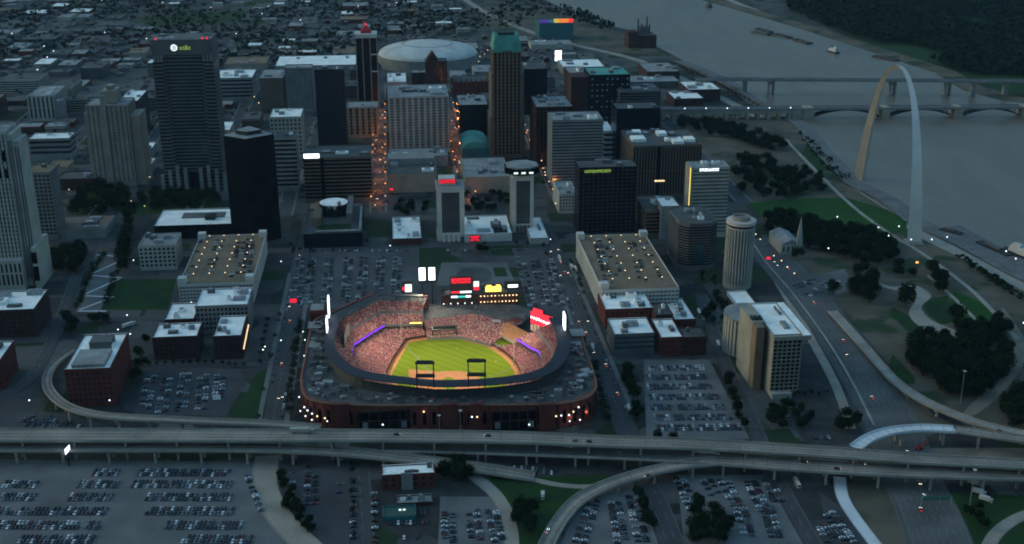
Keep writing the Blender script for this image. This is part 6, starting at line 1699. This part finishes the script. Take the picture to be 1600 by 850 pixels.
def far_houses():
    rr = random.Random(5); mb = MB(); n = 0; tr = 0
    riv = [(u, v) for u, v in RIVER_PIX]
    while n < 750 and tr < 30000:
        tr += 1
        s = rr.uniform(-1500, 420); t = rr.uniform(loc(G(600, 110))[1], loc(G(600, 2))[1])
        p = wld(s, t); u, v = proj(p)
        if not (-30 < u < 860) or (u > 730 and v < 60) or inside((u+15, v), riv) or not free(s, t, 9): continue
        if inside((u, v), [(205,10),(405,10),(390,48),(210,50)]): continue
        s = round(s/24)*24+rr.uniform(-4, 4); p = wld(s, t)
        w, d, h = rr.uniform(4, 9), rr.uniform(5, 12), rr.uniform(3.5, 7.5); m = rr.choice((0, 0, 1, 2, 3)); r = rr.choice((3, 4, 4, 5))
        def q(x, y, z): return wld(s+x, t+y, z)
        for a, b in (((-w, -d), (w, -d)), ((w, -d), (w, d)), ((w, d), (-w, d)), ((-w, d), (-w, -d))): mb.quad(q(*a, 0), q(*b, 0), q(*b, h), q(*a, h), m)
        k = rr.choice((0, .5, .5)); rz = h + w*k
        mb.quad(q(-w-.3, -d-.3, h), q(0, -d-.3, rz), q(0, d+.3, rz), q(-w-.3, d+.3, h), r); mb.quad(q(0, -d-.3, rz), q(w+.3, -d-.3, h), q(w+.3, d+.3, h), q(0, d+.3, rz), r)
        if k: mb.poly([q(-w, -d, h), q(w, -d, h), q(0, -d, rz)], m)
        n += 1
    o = mb.build('houses', ['brickd', 'greyd', 'brown', 'greyd', 'roofd', 'greyd']); tag(o, 'hundreds of small houses and sheds spread over the far northern streets', 'houses', None, 'stuff')
far_houses()
# ================================================================== CARS
CP = [('white', (.62,.63,.64)), ('silver', (.34,.36,.37)), ('grey', (.12,.125,.13)), ('black', (.012,.012,.014)), ('dark blue', (.02,.03,.07)), ('dark red', (.13,.015,.018))]
for n_, c_ in CP: M['car '+n_] = mat('car_paint_'+n_.replace(' ', '_'), c_, .35, 0, spec=.5)
def car_mb(mb, ox=0, oy=0, rz=0, mi=0, z=0.0, simple=False, lit=False):
    ca, sa = math.cos(rz), math.sin(rz)
    def T(x, y, zz): return (ox+x*ca-y*sa, oy+x*sa+y*ca, zz+z)
    L, W = 2.3, .9
    body = [[(-L, .45), (L, .45), (L*1.0, .75), (L*.55, .92), (-L*.72, .95), (-L, .85)]]
    # lower body
    prof = [(-L, .3), (-L, .85), (-L*.74, .97), (L*.45, .97), (L*.97, .74), (L, .3)]
    n = len(mb.v); k = len(prof)
    mb.v += [T(x, -W, zz) for x, zz in prof] + [T(x, W, zz) for x, zz in prof]
    for i in range(k): j = (i+1) % k; mb.f.append((n+i, n+j, n+k+j, n+k+i)); mb.m.append(mi)
    mb.f.append(tuple(n+i for i in range(k))); mb.m.append(mi); mb.f.append(tuple(n+k+k-1-i for i in range(k))); mb.m.append(mi)
    n = len(mb.v)
    lo = [(-L*.70, -W*.94), (L*.40, -W*.94), (L*.40, W*.94), (-L*.70, W*.94)]; hi = [(-L*.50, -W*.74), (L*.08, -W*.74), (L*.08, W*.74), (-L*.50, W*.74)]
    mb.v += [T(x, y, .96) for x, y in lo] + [T(x, y, 1.45) for x, y in hi]
    g = 6
    for i in range(4): j = (i+1) % 4; mb.f.append((n+i, n+j, n+4+j, n+4+i)); mb.m.append(g)
    mb.f.append((n+4, n+5, n+6, n+7)); mb.m.append(mi)
    if lit:
        for x, zz, g in ((L+.02, .68, 8), (-L-.02, .75, 9)):
            for y in (-.62, .62):
                n = len(mb.v); mb.v += [T(x, y-.2, zz-.12), T(x, y+.2, zz-.12), T(x, y+.2, zz+.12), T(x, y-.2, zz+.12)]; mb.f.append((n, n+1, n+2, n+3)); mb.m.append(g)
    if not simple:
        for x in (-L*.62, L*.6):
            for y in (-W-.02, W-.2):
                n = len(mb.v)
                for yy in (y, y+.22): mb.v += [T(x+.33*math.cos(a*math.pi/4), yy, .33+.33*math.sin(a*math.pi/4)) for a in range(8)]
                for a in range(8): b = (a+1) % 8; mb.f.append((n+a, n+b, n+8+b, n+8+a)); mb.m.append(7)
                mb.f.append(tuple(n+a for a in range(8))); mb.m.append(7); mb.f.append(tuple(n+15-a for a in range(8))); mb.m.append(7)
CARM = ['car '+n for n, _ in CP] + ['carglass', 'tyre', 'l_head', 'l_tail']
M['l_head'] = lamp_mat('headlight', (1.0, .9, .7), 5.0); M['l_tail'] = lamp_mat('taillight', (1.0, .05, .03), 2.0)
CARME = []
for i in range(2*len(CP)):
    mb = MB(); car_mb(mb, mi=i % 6, lit=i > 5); CARME.append(mb.mesh('car', CARM))
WEIGHT = [2.2, 2.2, 4, 8, 2.2, 1.0]
SPOTS = []       # (dist, x, y, z, angle, colour, lotname)
def row(p0, p1, name, fill=.8, perp=True, double=True, pitch=2.75, z0=.06, ztop=0.0):
    a = G(*p0, ztop); b = G(*p1, ztop); t = (b-a); L = t.length; t.normalize(); nn = Vector((-t.y, t.x, 0)); ang = math.atan2(t.y, t.x)
    for side in ((-1, 1) if double else (0,)):
        d = pitch/2
        while d < L:
            if R.random() < fill:
                p = a+t*d+nn*side*2.75; p += nn*R.uniform(-.3, .3)
                if free(*loc(p), 1) or ztop > 0:
                    an = ang + math.pi/2*(1 if R.random() < .5 else -1) + R.uniform(-.03, .03) if perp else ang+R.uniform(-.03, .03)
                    SPOTS.append((p.length, p.x, p.y, ztop+z0, an, R.choices(range(6), WEIGHT)[0], name))
            d += pitch
LL = 'of the big lower left lot'
for i, (v, segs) in enumerate(((739, [(145,188),(213,362)]), (757, [(5,60),(120,186),(206,360)]), (777, [(0,52),(108,174),(228,360)]), (799, [(-20,90),(98,166),(228,366)]), (821, [(-20,126),(134,160),(258,376)]), (843, [(30,150),(284,394)]), (862, [(-20,110),(180,260),(300,420)]))):
    nm = ('top', 'second', 'third', 'fourth', 'fifth', 'sixth', 'lowest')[i]
    for j, (a, b) in enumerate(segs): row((a, v), (b, v+.5), '%s row %s' % (nm, LL) + (', right half' if a > 200 else ', left half'), .92)
for u0, v0, u1, v1, nm in ((457,735,456,780,'leftmost column of the dark car park by the exit road'), (487,728,486,790,'middle column of the dark car park by the exit road'), (531,756,530,775,'right column of the dark car park by the exit road'), (553,750,551,850,'column along the left kerb of the south street'), (584,770,586,850,'column along the right kerb of the south street')):
    row((u0, v0), (u1, v1), nm, .62, double=(u0 == 487))
for u0, v0, u1, v1, nm in ((700,800,702,850,'left column of the car park inside the exit curve'), (738,796,744,850,'middle column of the car park inside the exit curve'), (768,796,780,850,'right column of the car park inside the exit curve')):
    row((u0, v0), (u1, v1), nm, .75)
row((600,818), (668,817), 'row in front of the green shed', .75, double=False); row((602,842), (660,840), 'lower row in front of the green shed', .5, double=False); row((655,800), (676,798), 'short row beside the green shed', .8)
for u0, v0, u1, v1, nm in ((928,782,905,850,'left column of the car park under the sweeping ramp'), (960,785,972,850,'middle column of the car park under the sweeping ramp'), (988,775,1004,850,'right column of the car park under the sweeping ramp'), (1060,745,1085,800,'column by the trees at the bottom right'), (1104,750,1118,775,'upper left column of the bottom right car park'), (1130,750,1150,790,'second column of the bottom right car park'), (1172,752,1195,800,'third column of the bottom right car park'), (1200,750,1216,785,'right column of the bottom right car park'), (1155,790,1170,840,'lower left column of the bottom right car park'), (1198,792,1212,842,'lower right column of the bottom right car park'), (1294,800,1330,850,'column beside the white exit road'), (1284,820,1300,850,'short column beside the white exit road')):
    row((u0, v0), (u1, v1), nm, .8)
for i, (v, a, b) in enumerate(((576,1012,1100), (590,1008,1105), (605,1010,1112), (621,1014,1122), (637,1016,1132), (653,1020,1146), (669,1026,1156))):
    row((a, v), (b, v-1), '%s row of the car park east of the ballpark' % ('top', 'second', 'third', 'fourth', 'fifth', 'sixth', 'lowest')[i], .85)
for u0, v0, u1, v1 in ((236,588,226,640), (262,586,252,645), (290,584,282,645), (318,586,314,640), (345,586,340,625)): row((u0, v0), (u1, v1), 'fan shaped car park behind the loop ramp', .6)
for u in (469, 487, 515, 545, 569, 596, 622): row((u, 402), (u-6, 474), 'car park north of the ballpark', .6)
for u in (812, 834, 856): row((u, 402), (u+24, 492), 'car park north east of the ballpark', .5)
row((690,392), (860,390), 'kerb below the hotel', .5, double=False); row((475,392), (650,392), 'kerb of the north car park', .5, double=False)
for u0, u1, v in ((30,90,655), (40,145,664)): row((u0, v), (u1, v), 'strip under the loop ramp', .5)
row((384,738), (409,800), 'column at the right edge of the big lower left lot', .85, double=False)
row((1240,450), (1280,436), 'old car park by the freeway', .6); row((1262,462), (1312,436), 'old car park by the freeway', .6)
row((1458,368), (1530,394), 'levee car park', .25, double=False)
row((800,735), (868,737), 'strip below the lower deck', .75); row((1265,686), (1300,684), 'strip beside the garden', .8, double=False)
for u0, v0, u1, v1 in ((1225,640,1236,668), (1240,636,1254,664)): row((u0, v0), (u1, v1), 'garden drive', .6, double=False)
ztl = gl.h-1.1; ztr = gr.h-1.1
for u0, v0, u1, v1, f in ((392,374,384,430,.55), (378,374,366,434,.3), (345,374,322,436,.15), (310,376,290,436,.2)): row((u0, v0), (u1, v1), 'roof of the west garage', f, ztop=ztl)
for u0, v0, u1, v1, f in ((932,374,952,444,.6), (948,374,966,430,.2), (985,374,1005,440,.2), (1005,376,1030,440,.15)): row((u0, v0), (u1, v1), 'roof of the east garage', f, ztop=ztr)
# traffic in the streets and on the decks
def traffic(pts, n, name, z=0.1, seed=2):
    P = smooth([tuple(G(u, v, zz)) for u, v, zz in pts], 6)
    for _ in range(n):
        i = R.randrange(len(P)-1); a, b = Vector(P[i]), Vector(P[i+1]); t = (b-a).normalized(); nn = Vector((-t.y, t.x, 0))
        p = a.lerp(b, R.random())+nn*R.choice((-4.5, -1.6, 1.6, 4.5)); SPOTS.append((p.length-400, p.x, p.y, p.z+.05, math.atan2(t.y, t.x)+(math.pi if R.random() < .5 else 0), 6+R.choices(range(6), WEIGHT)[0], name))
traffic([(600,681,17.05),(800,684,17.05),(950,690,17.05),(1100,695,17.05),(1300,707,17.05)], 5, 'upper highway deck')
traffic([(850,702,9.6),(1090,713,10.6),(1400,735,11.6)], 5, 'wide lower highway deck')
traffic([(845,872,1.05),(902,783,4.05),(1010,738,8.05)], 2, 'sweeping ramp')
traffic([(1215,408,.2),(1310,525,.2),(1395,665,.2),(1452,805,.2)], 12, 'sunken freeway')
traffic([(1448,628,8.05),(1526,660,9.05),(1610,680,9.55)], 3, 'ramp beside the freeway')
for s in (SL, SR):
    t0 = loc(G(700, 640))[1]; a = wld(s, t0); b = wld(s, 300)
    traffic([(*proj(a), .06), (*proj(b), .06)], 12 if s == SR else 6, 'street beside the ballpark')
for s in NSTREETS:
    a = wld(s, 440); b = wld(s, 1000); traffic([(*proj(a), .06), (*proj(b), .06)], 13, 'downtown street')
for s, t0, t1 in [(SL, loc(G(700,650))[1], 300), (SR, loc(G(700,650))[1], 300)] + [(s, 440, 900) for s in SGRID]:
    for q in (-1, 1):
        t = t0
        while t < t1:
            if R.random() < .42:
                p = wld(s+q*6.6, t); u, v = proj(p)
                if -20 < u < 1050: SPOTS.append((p.length, p.x, p.y, .06, math.pi/2+ROT, R.choices(range(6), WEIGHT)[0], 'pavement edge downtown'))
            t += 6.4
SPOTS.sort(key=lambda s: s[0])
for i, (d, x, y, z, a, c, nm) in enumerate(SPOTS[:298]):
    pre = 'parked car in the ' if any(w in nm for w in ('row', 'column')) else 'car on the '
    o = link('car', CARME[c], None, (x, y, z), a); lab = '%s %s%s' % (CP[c % 6][0], pre, nm); tag(o, lab, 'car', lab.replace(' car ', ' cars '))
rest = MB()
for d, x, y, z, a, c, nm in SPOTS[298:]: car_mb(rest, x, y, a, c % 6, z, simple=True, lit=c > 5)
o = rest.build('parked_cars', CARM); tag(o, 'hundreds of smaller cars filling the farther car parks and streets', 'cars', None, 'stuff')
print('CARS', len(SPOTS))
# lorries and buses
def bus(u, v, z, u2, v2, label, m='white', L=12):
    p = G(u, v, z); q = G(u2, v2, z); a = math.atan2(q.y-p.y, q.x-p.x)
    root = empty('bus' if 'bus' in label else 'lorry', p, label, 'bus' if 'bus' in label else 'lorry', None, a)
    mb = MB()
    if 'bus' in label: mb.box(-L/2, L/2, -1.3, 1.3, .5, 3.2)
    else: mb.box(-L/2, L*.28, -1.3, 1.3, 1.1, 3.9); mb.box(L*.30, L/2, -1.2, 1.2, .6, 3.0, taper=.12)
    mb.build('body', m, root)
    g = MB()
    if 'bus' in label: g.box(-L/2+.5, L/2-.4, -1.34, 1.34, 1.7, 2.7); g.box(L/2-.2, L/2+.04, -1.1, 1.1, 1.4, 2.8)
    else: g.box(L*.36, L/2-.05, -1.24, 1.24, 1.8, 2.6)
    g.build('window', 'carglass', root)
    for x in (-L*.32, L*.36):
        w = MB()
        for y in (-1.3, .95): w.bar((x, y, .5), (x, y+.35, .5), .5, k=10)
        w.build('wheel', 'tyre', root)
bus(472, 676, 17.05, 600, 676, 'pale articulated lorry on the upper highway deck in front of the ballpark', 'offwhite', 18)
bus(1105, 709, 10.7, 1200, 716, 'white long lorry on the wide lower highway deck', 'white', 18)
for k, (u, v) in enumerate(((893,418), (899,422), (874,405))): bus(u, v, .06, u-8, v-20, ('white bus parked at the kerb beside the east garage, left of a pair', 'white bus parked at the kerb beside the east garage, right of a pair', 'white bus alone in the street north of the ballpark')[k])
for k, (u, v) in enumerate(((1092,490), (1098,500), (1122,540))): bus(u, v, .1, u+7, v+20, ('white bus in the street right of the brick blocks, upper of two', 'white bus in the street right of the brick blocks, lower of two', 'white bus in the street below the drum building')[k])
bus(926, 545, .06, 922, 530, 'white bus in the street east of the ballpark'); bus(982, 640, .06, 978, 625, 'white minibus at the trees of the east car park', L=8)
bus(1245, 757, .1, 1252, 770, 'white bus coming out from under the lower highway deck'); bus(202, 510, .1, 230, 500, 'white lorry parked below the patterned plaza', L=14)
bus(848, 778, .1, 848, 790, 'small white lorry alone on the paving inside the interchange', L=7)
for k, (u, v) in enumerate(((1522,757), (1530,772), (1540,783))): bus(u, v, .1, u+10, v+3, ('white lorry in the yard beyond the lower deck, upper of three', 'white lorry in the yard beyond the lower deck, middle of three', 'white lorry in the yard beyond the lower deck, lower of three')[k], L=9)
def excavator():
    p = G(1436, 702); root = empty('excavator', p, 'red tracked excavator on the bare ground under the new white ramp', 'excavator', rz=.6)
    m = MB(); m.box(-2.4, 2.4, -1.8, -1.0, 0, .9); m.box(-2.4, 2.4, 1.0, 1.8, 0, .9); m.build('track', 'tyre', root)
    m = MB(); m.box(-2.2, 1.8, -1.5, 1.5, 1.0, 2.3); m.box(.2, 1.7, .2, 1.4, 2.31, 3.6, taper=.1); m.build('body', 'redp', root)
    m = MB(); m.bar((1.8, -.4, 2), (5.5, -.4, 5.5), .35); m.bar((5.5, -.4, 5.5), (8.2, -.4, 2.2), .28); m.box(7.6, 9, -1, .2, .8, 2.2, taper=.2); m.build('boom', 'redp', root)
excavator()
# ================================================================== STREET LAMPS, SIGNS
def lampset(hgt, m, hr, arm=0.0, name='lamp'):
    a = MB(); a.bar((0,0,0), (0,0,hgt), .14, k=6, r2=.09)
    if arm: a.bar((0,0,hgt), (arm, 0, hgt+.3), .08, k=5)
    b = MB(); 
    for e0 in (0,):
        b.loops([[(arm+hr*math.cos(2*math.pi*i/8)*math.cos(e), hr*math.sin(2*math.pi*i/8)*math.cos(e), hgt+.4+hr*math.sin(e)) for i in range(8)] for e in (-1.4, -.7, 0, .7, 1.4)])
    return a.mesh('pole', 'steeld'), b.mesh('lamp_head', m)
KIT = {'w': lampset(8, 'l_white', .65), 'o': lampset(9, 'l_orange', .75), 'p': lampset(4.5, 'l_white', .55), 'y': lampset(8, 'l_warm', .6)}
def lamp(p, kind, label, group, s=1.0):
    pm, hm = KIT[kind]; o = empty('street_lamp', p, label, 'street lamp', group); o.scale = (s, s, s); link('pole', pm, o); link('lamp_head', hm, o); return o
def glow(p, col, e, r=1.0):
    l = bpy.data.lights.new('street_light', 'POINT'); l.energy = e; l.color = col; l.shadow_soft_size = r; l.use_shadow = True
    o = bpy.data.objects.new('street_light', l); COL.objects.link(o); o.location = p
OR = (1.0, .30, .06)
for si, (s, lab) in enumerate(((NSTREETS[0], 'street left of the ribbed tan slab'), (NSTREETS[1], 'street right of the ribbed tan slab'), (NSTREETS[2], 'street right of the green topped tower'))):
    for k in range(11 if si < 2 else 8):
        for q in (-1, 1):
            t = 470+k*52+R.uniform(-8, 8); 
            lamp(wld(s+q*8.8, t), 'o' if R.random() < .7 else 'y', 'orange glowing street lamp in the %s' % lab, 'lamps in the %s' % lab, 1.0)
        glow(wld(s, 470+k*52, 7.5), OR, 2600 if si < 2 else 1500)
def scatter(pts, kind, label, group, s=1.0):
    for u, v in pts: lamp(G(u, v), kind, label, group, s)
scatter([(1307,352),(1339,362),(1371,369),(1403,367),(1387,382),(1422,388),(1454,388),(1478,384),(1293,402),(1393,402),(1331,455)], 'w', 'white lamp among the park trees near the arch', 'lamps in the arch park', 1.25)
scatter([(1180,378),(1187,386),(1208,412),(1220,420),(1229,430),(1240,440)], 'y', 'lamp along the left side of the sunken freeway', 'lamps along the freeway', 1.1)
scatter([(1570,406),(1585,418),(1597,520)], 'w', 'lamp along the riverfront edge', 'lamps along the riverfront edge', 1.2)
scatter([(97,322),(109,306),(98,330),(151,332),(206,324),(227,332),(208,343),(184,305),(88,295),(235,286)], 'y', 'lamp around the square park', 'lamps around the square park', 1.0)
scatter([(75,100),(85,90),(70,82),(165,60),(20,62),(60,120),(330,20),(410,30),(160,8),(255,12),(370,62),(560,18),(620,12),(470,40),(230,70),(420,18),(345,4)], 'w', 'far street lamp in the northern streets', 'lamps in the northern streets', 1.6)
scatter([(428,212),(437,212),(405,170),(413,150),(398,160),(440,200),(750,96),(757,92),(748,104),(762,86),(960,192),(946,250),(900,300),(846,262),(852,285),(868,330)], 'y', 'lamp in the middle downtown streets', 'lamps in the middle downtown streets', 1.2)
scatter([(474,527),(477,540),(480,552),(476,565),(484,520),(482,578),(479,590),(489,545),(486,572),(908,548),(912,560),(916,572),(919,585),(922,596),(905,560),(910,585)], 'p', 'round white lamp on the pavement beside the ballpark', 'lamps on the ballpark pavement', 1.15)
scatter([(470,652),(478,660),(488,666),(500,664),(512,668),(895,660),(903,655),(911,648),(918,652),(914,640),(922,636),(906,666),(890,668),(930,625),(468,630),(474,642)], 'p', 'white lamp at the rounded corner of the ballpark', 'lamps at the corners of the ballpark', 1.15)
scatter([(440,545),(415,555),(412,560),(48,640),(173,640),(205,535),(300,485),(210,418),(200,505),(186,528),(160,540),(440,420),(610,395),(860,385),(985,360),(945,360),(1030,352)], 'w', 'street lamp beside the low blocks around the ballpark', 'lamps around the ballpark blocks', 1.0)
# floodlit corner lamps on the facade of the ballpark
fm = MB(); fm.loops([[(.7*math.cos(2*math.pi*i/8)*math.cos(e), .7*math.sin(2*math.pi*i/8)*math.cos(e), .7*math.sin(e)) for i in range(8)] for e in (-1.4, -.6, 0, .6, 1.4)]); fme = fm.mesh('wall_lamp', 'l_white'); fme2 = fm.mesh('wall_lamp', 'l_warm')
br = [o for o in bpy.data.objects if o.name == 'ballpark'][0]
for u, v in ((476,633),(481,638),(488,643),(496,647),(508,650),(660,626),(662,640),(731,628),(737,648),(745,648),(868,647),(876,646),(888,645),(895,640),(903,633),(908,628),(870,628),(598,660),(826,660)):
    p = loc(G(u, v, 16)); link('wall_lamp', fme if R.random() < .5 else fme2, br, (p[0], p[1]-3.6, 16))
for u in (485, 510, 560, 620, 680, 740, 800, 860, 890, 915):
    p = loc(G(u, 648 if 500 < u < 900 else 640, 8)); glow(wld(p[0], p[1]-6, 9), (1.0, .62, .35), 420 if 500 < u < 880 else 160, .5)
# overhead highway signs
def gantry(u, v, z, label, w, hgt=5.5):
    p = G(u, v, z); root = empty('road_sign', p, label, 'road sign', None, .05)
    m = MB()
    for q in (-1, 1): m.bar((q*w*.55, .3, -0.2), (q*w*.55, .3, hgt+1.8), .22)
    m.bar((-w*.55, .3, hgt+1.2), (w*.55, .3, hgt+1.2), .2); m.bar((-w*.55, .3, hgt), (w*.55, .3, hgt), .2); m.build('gantry', 'steel', root)
    m = MB(); m.box(-w/2, w*.1, -.15, 0, hgt-1.2, hgt+1.8); m.box(w*.14, w/2, -.15, 0, hgt-1.0, hgt+1.6); s = m.build('sign_panel', mat('sign_green', (.01, .16, .09), .5, 0), root)
    m = MB()
    for x0, x1, z0, z1 in ((-.44, -.1, .6, 1.0), (-.4, .02, -.2, .2), (.2, .42, .4, .8), (.22, .38, -.3, 0)): m.box(w*x0, w*x1, -.2, -.152, hgt+z0, hgt+z1)
    m.build('lettering', 'paint', s)
gantry(1462, 790, .12, 'green overhead sign over the freeway beyond the lower deck', 19)
def mast(u, v, z, h, label):
    p = G(u, v, z); root = empty('light_mast', p, label, 'light mast', 'tall highway light masts')
    m = MB(); m.bar((0,0,0), (0,0,h), .35, r2=.18); m.build('pole', 'steel', root)
    m = MB()
    for i in range(6): a = i*math.pi/3; m.box(1.0*math.cos(a)-.35, 1.0*math.cos(a)+.35, math.sin(a)-.35, math.sin(a)+.35, h-.3, h+.2)
    m.bar((0,0,h-.1), (0,0,h+.1), 1.0, k=10); m.build('lamp_ring', 'white', root)
for u, v, h, lab in ((1500,632,30,'tall light mast by the sandy path at the right'), (1513,802,34,'tall light mast on the grass right of the freeway'), (720,690,26,'light mast beside the lower decks in front of the ballpark gate'), (687,690,22,'light mast beside the lower decks left of the ballpark gate'), (1040,690,22,'light mast on the highway right of the ballpark')): mast(u, v, 0 if v > 700 or v < 650 else 9, h, lab)
def advert():
    p = G(108, 728); root = empty('advert_sign', p, 'tall slanted advertising sign with white lit top beside the left viaduct', 'sign', None, 1.45)
    m = MB(); m.bar((0,0,0), (0,0,12), .6); m.build('pole', 'steeld', root); m = MB(); m.box(-4, 4, -.4, .4, 11, 16); m.build('housing', 'steeld', root)
    m = MB(); m.box(-3.7, 3.7, .4, .6, 11.3, 15.7); m.build('screen', 'l_white', root); m = MB(); m.box(-3.7, 3.7, -.6, -.4, 11.3, 15.7); m.build('screen', 'l_white', root)
advert()
def neon(u, v, m, label, s=2.2, h=5):
    p = G(u, v); root = empty('lit_sign' if m != 'roofw' else 'tent', p, label, 'sign' if m != 'roofw' else 'tent', None, ROT); q = MB(); q.bar((0,0,0), (0,0,h), .15); q.build('pole', 'steeld', root); q = MB(); q.box(-s, s, -.3, .3, h, h+s*1.2); q.build('panel', m, root)
neon(459, 480, 'l_red', 'red glowing sign at the corner of the north car park', 3.2); neon(73, 492, 'l_red', 'red glowing sign beside the left edge brick block', 1.6); neon(1200, 412, 'l_red', 'red brake light board at the freeway mouth', 2.2); neon(1432, 418, 'l_orange', 'small orange lit sign below the near arch leg', 1.4); neon(339, 626, 'roofw', 'pale cream tent in the fan shaped car park', 3.2, 1.0)
neon(612, 303, 'l_red', 'red strip sign at the foot of the low grey block', 2.0)
# ================================================================== LIGHT, AIR, CAMERA
sc = bpy.context.scene
w = bpy.data.worlds.new('World'); sc.world = w; w.use_nodes = True
nt = w.node_tree; bg = nt.nodes['Background']
sky = nt.nodes.new('ShaderNodeTexSky'); sky.sky_type = 'NISHITA'; sky.sun_disc = False
SUN_EL, SUN_AZ = math.radians(9), math.radians(-78)       # low in the west (left of the view)
sky.sun_elevation = SUN_EL; sky.sun_rotation = SUN_AZ; sky.altitude = 200; sky.air_density = 1.0; sky.dust_density = 3.0; sky.ozone_density = 2.0
tint = nt.nodes.new('ShaderNodeMix'); tint.data_type = 'RGBA'; tint.blend_type = 'MULTIPLY'; tint.inputs['Factor'].default_value = 1
tint.inputs['B'].default_value = (.77, 1.0, .97, 1)
nt.links.new(sky.outputs['Color'], tint.inputs['A']); # an overcast dusk sky: darker towards the horizon, lightest overhead
geo = nt.nodes.new('ShaderNodeTexCoord'); sep = nt.nodes.new('ShaderNodeSeparateXYZ'); nt.links.new(geo.outputs['Generated'], sep.inputs['Vector'])
mxz = nt.nodes.new('ShaderNodeMath'); mxz.operation = 'MAXIMUM'; mxz.inputs[1].default_value = 0; nt.links.new(sep.outputs['Z'], mxz.inputs[0])
pw = nt.nodes.new('ShaderNodeMath'); pw.operation = 'POWER'; pw.inputs[1].default_value = 1.3; nt.links.new(mxz.outputs[0], pw.inputs[0])
ma = nt.nodes.new('ShaderNodeMath'); ma.operation = 'MULTIPLY_ADD'; ma.inputs[1].default_value = 2.3; ma.inputs[2].default_value = .22; nt.links.new(pw.outputs[0], ma.inputs[0])
vs = nt.nodes.new('ShaderNodeVectorMath'); vs.operation = 'SCALE'; nt.links.new(tint.outputs['Result'], vs.inputs[0]); nt.links.new(ma.outputs[0], vs.inputs['Scale'])
nt.links.new(vs.outputs['Vector'], bg.inputs['Color'])
bg.inputs['Strength'].default_value = .12
sl = bpy.data.lights.new('sun', 'SUN'); sl.energy = .18; sl.angle = math.radians(20); sl.color = (1.0, .72, .46)
so = bpy.data.objects.new('sun', sl); COL.objects.link(so)
el = math.radians(24)
d = Vector((math.sin(SUN_AZ)*math.cos(el), math.cos(SUN_AZ)*math.cos(el), math.sin(el)))
so.rotation_euler = (-d).to_track_quat('-Z', 'Y').to_euler()
# dusk haze: one even volume around everything
hz = MB(); hz.box(-6000, 7000, -200, 9500, -1.5, 470)
M['haze'] = bpy.data.materials.new('haze'); M['haze'].use_nodes = True
hn = M['haze'].node_tree
for n_ in list(hn.nodes): hn.nodes.remove(n_)
ho = hn.nodes.new('ShaderNodeOutputMaterial'); hv = hn.nodes.new('ShaderNodeVolumePrincipled')
hv.inputs['Color'].default_value = (.45, .75, 1.0, 1); hv.inputs['Density'].default_value = .000018; hv.inputs['Anisotropy'].default_value = .2
hn.links.new(hv.outputs['Volume'], ho.inputs['Volume'])
h = hz.build('haze', 'haze'); tag(h, 'thin bluish dusk haze over the whole city', 'haze', None, 'stuff')
cam = bpy.data.cameras.new('camera'); cam.sensor_width = 36; cam.sensor_fit = 'HORIZONTAL'; cam.lens = 36*FPX/1600; cam.clip_start = 1; cam.clip_end = 30000
co = bpy.data.objects.new('camera', cam); COL.objects.link(co); co.location = (0, 0, CH); co.rotation_euler = (math.pi/2-TH, 0, 0)
sc.camera = co
sc.view_settings.view_transform = 'Standard'; sc.view_settings.look = 'None'; sc.view_settings.exposure = 1.05; sc.view_settings.gamma = 1.0
sc.cycles.max_bounces = 5; sc.cycles.diffuse_bounces = 2; sc.cycles.glossy_bounces = 2; sc.cycles.volume_bounces = 0; sc.cycles.transmission_bounces = 1
sc.cycles.use_adaptive_sampling = True; sc.cycles.adaptive_threshold = .02
sc.cycles.sample_clamp_indirect = 4
sc.cycles.use_denoising = True
sc.cycles.pixel_filter_type = 'BLACKMAN_HARRIS'; sc.cycles.filter_width = 1.9
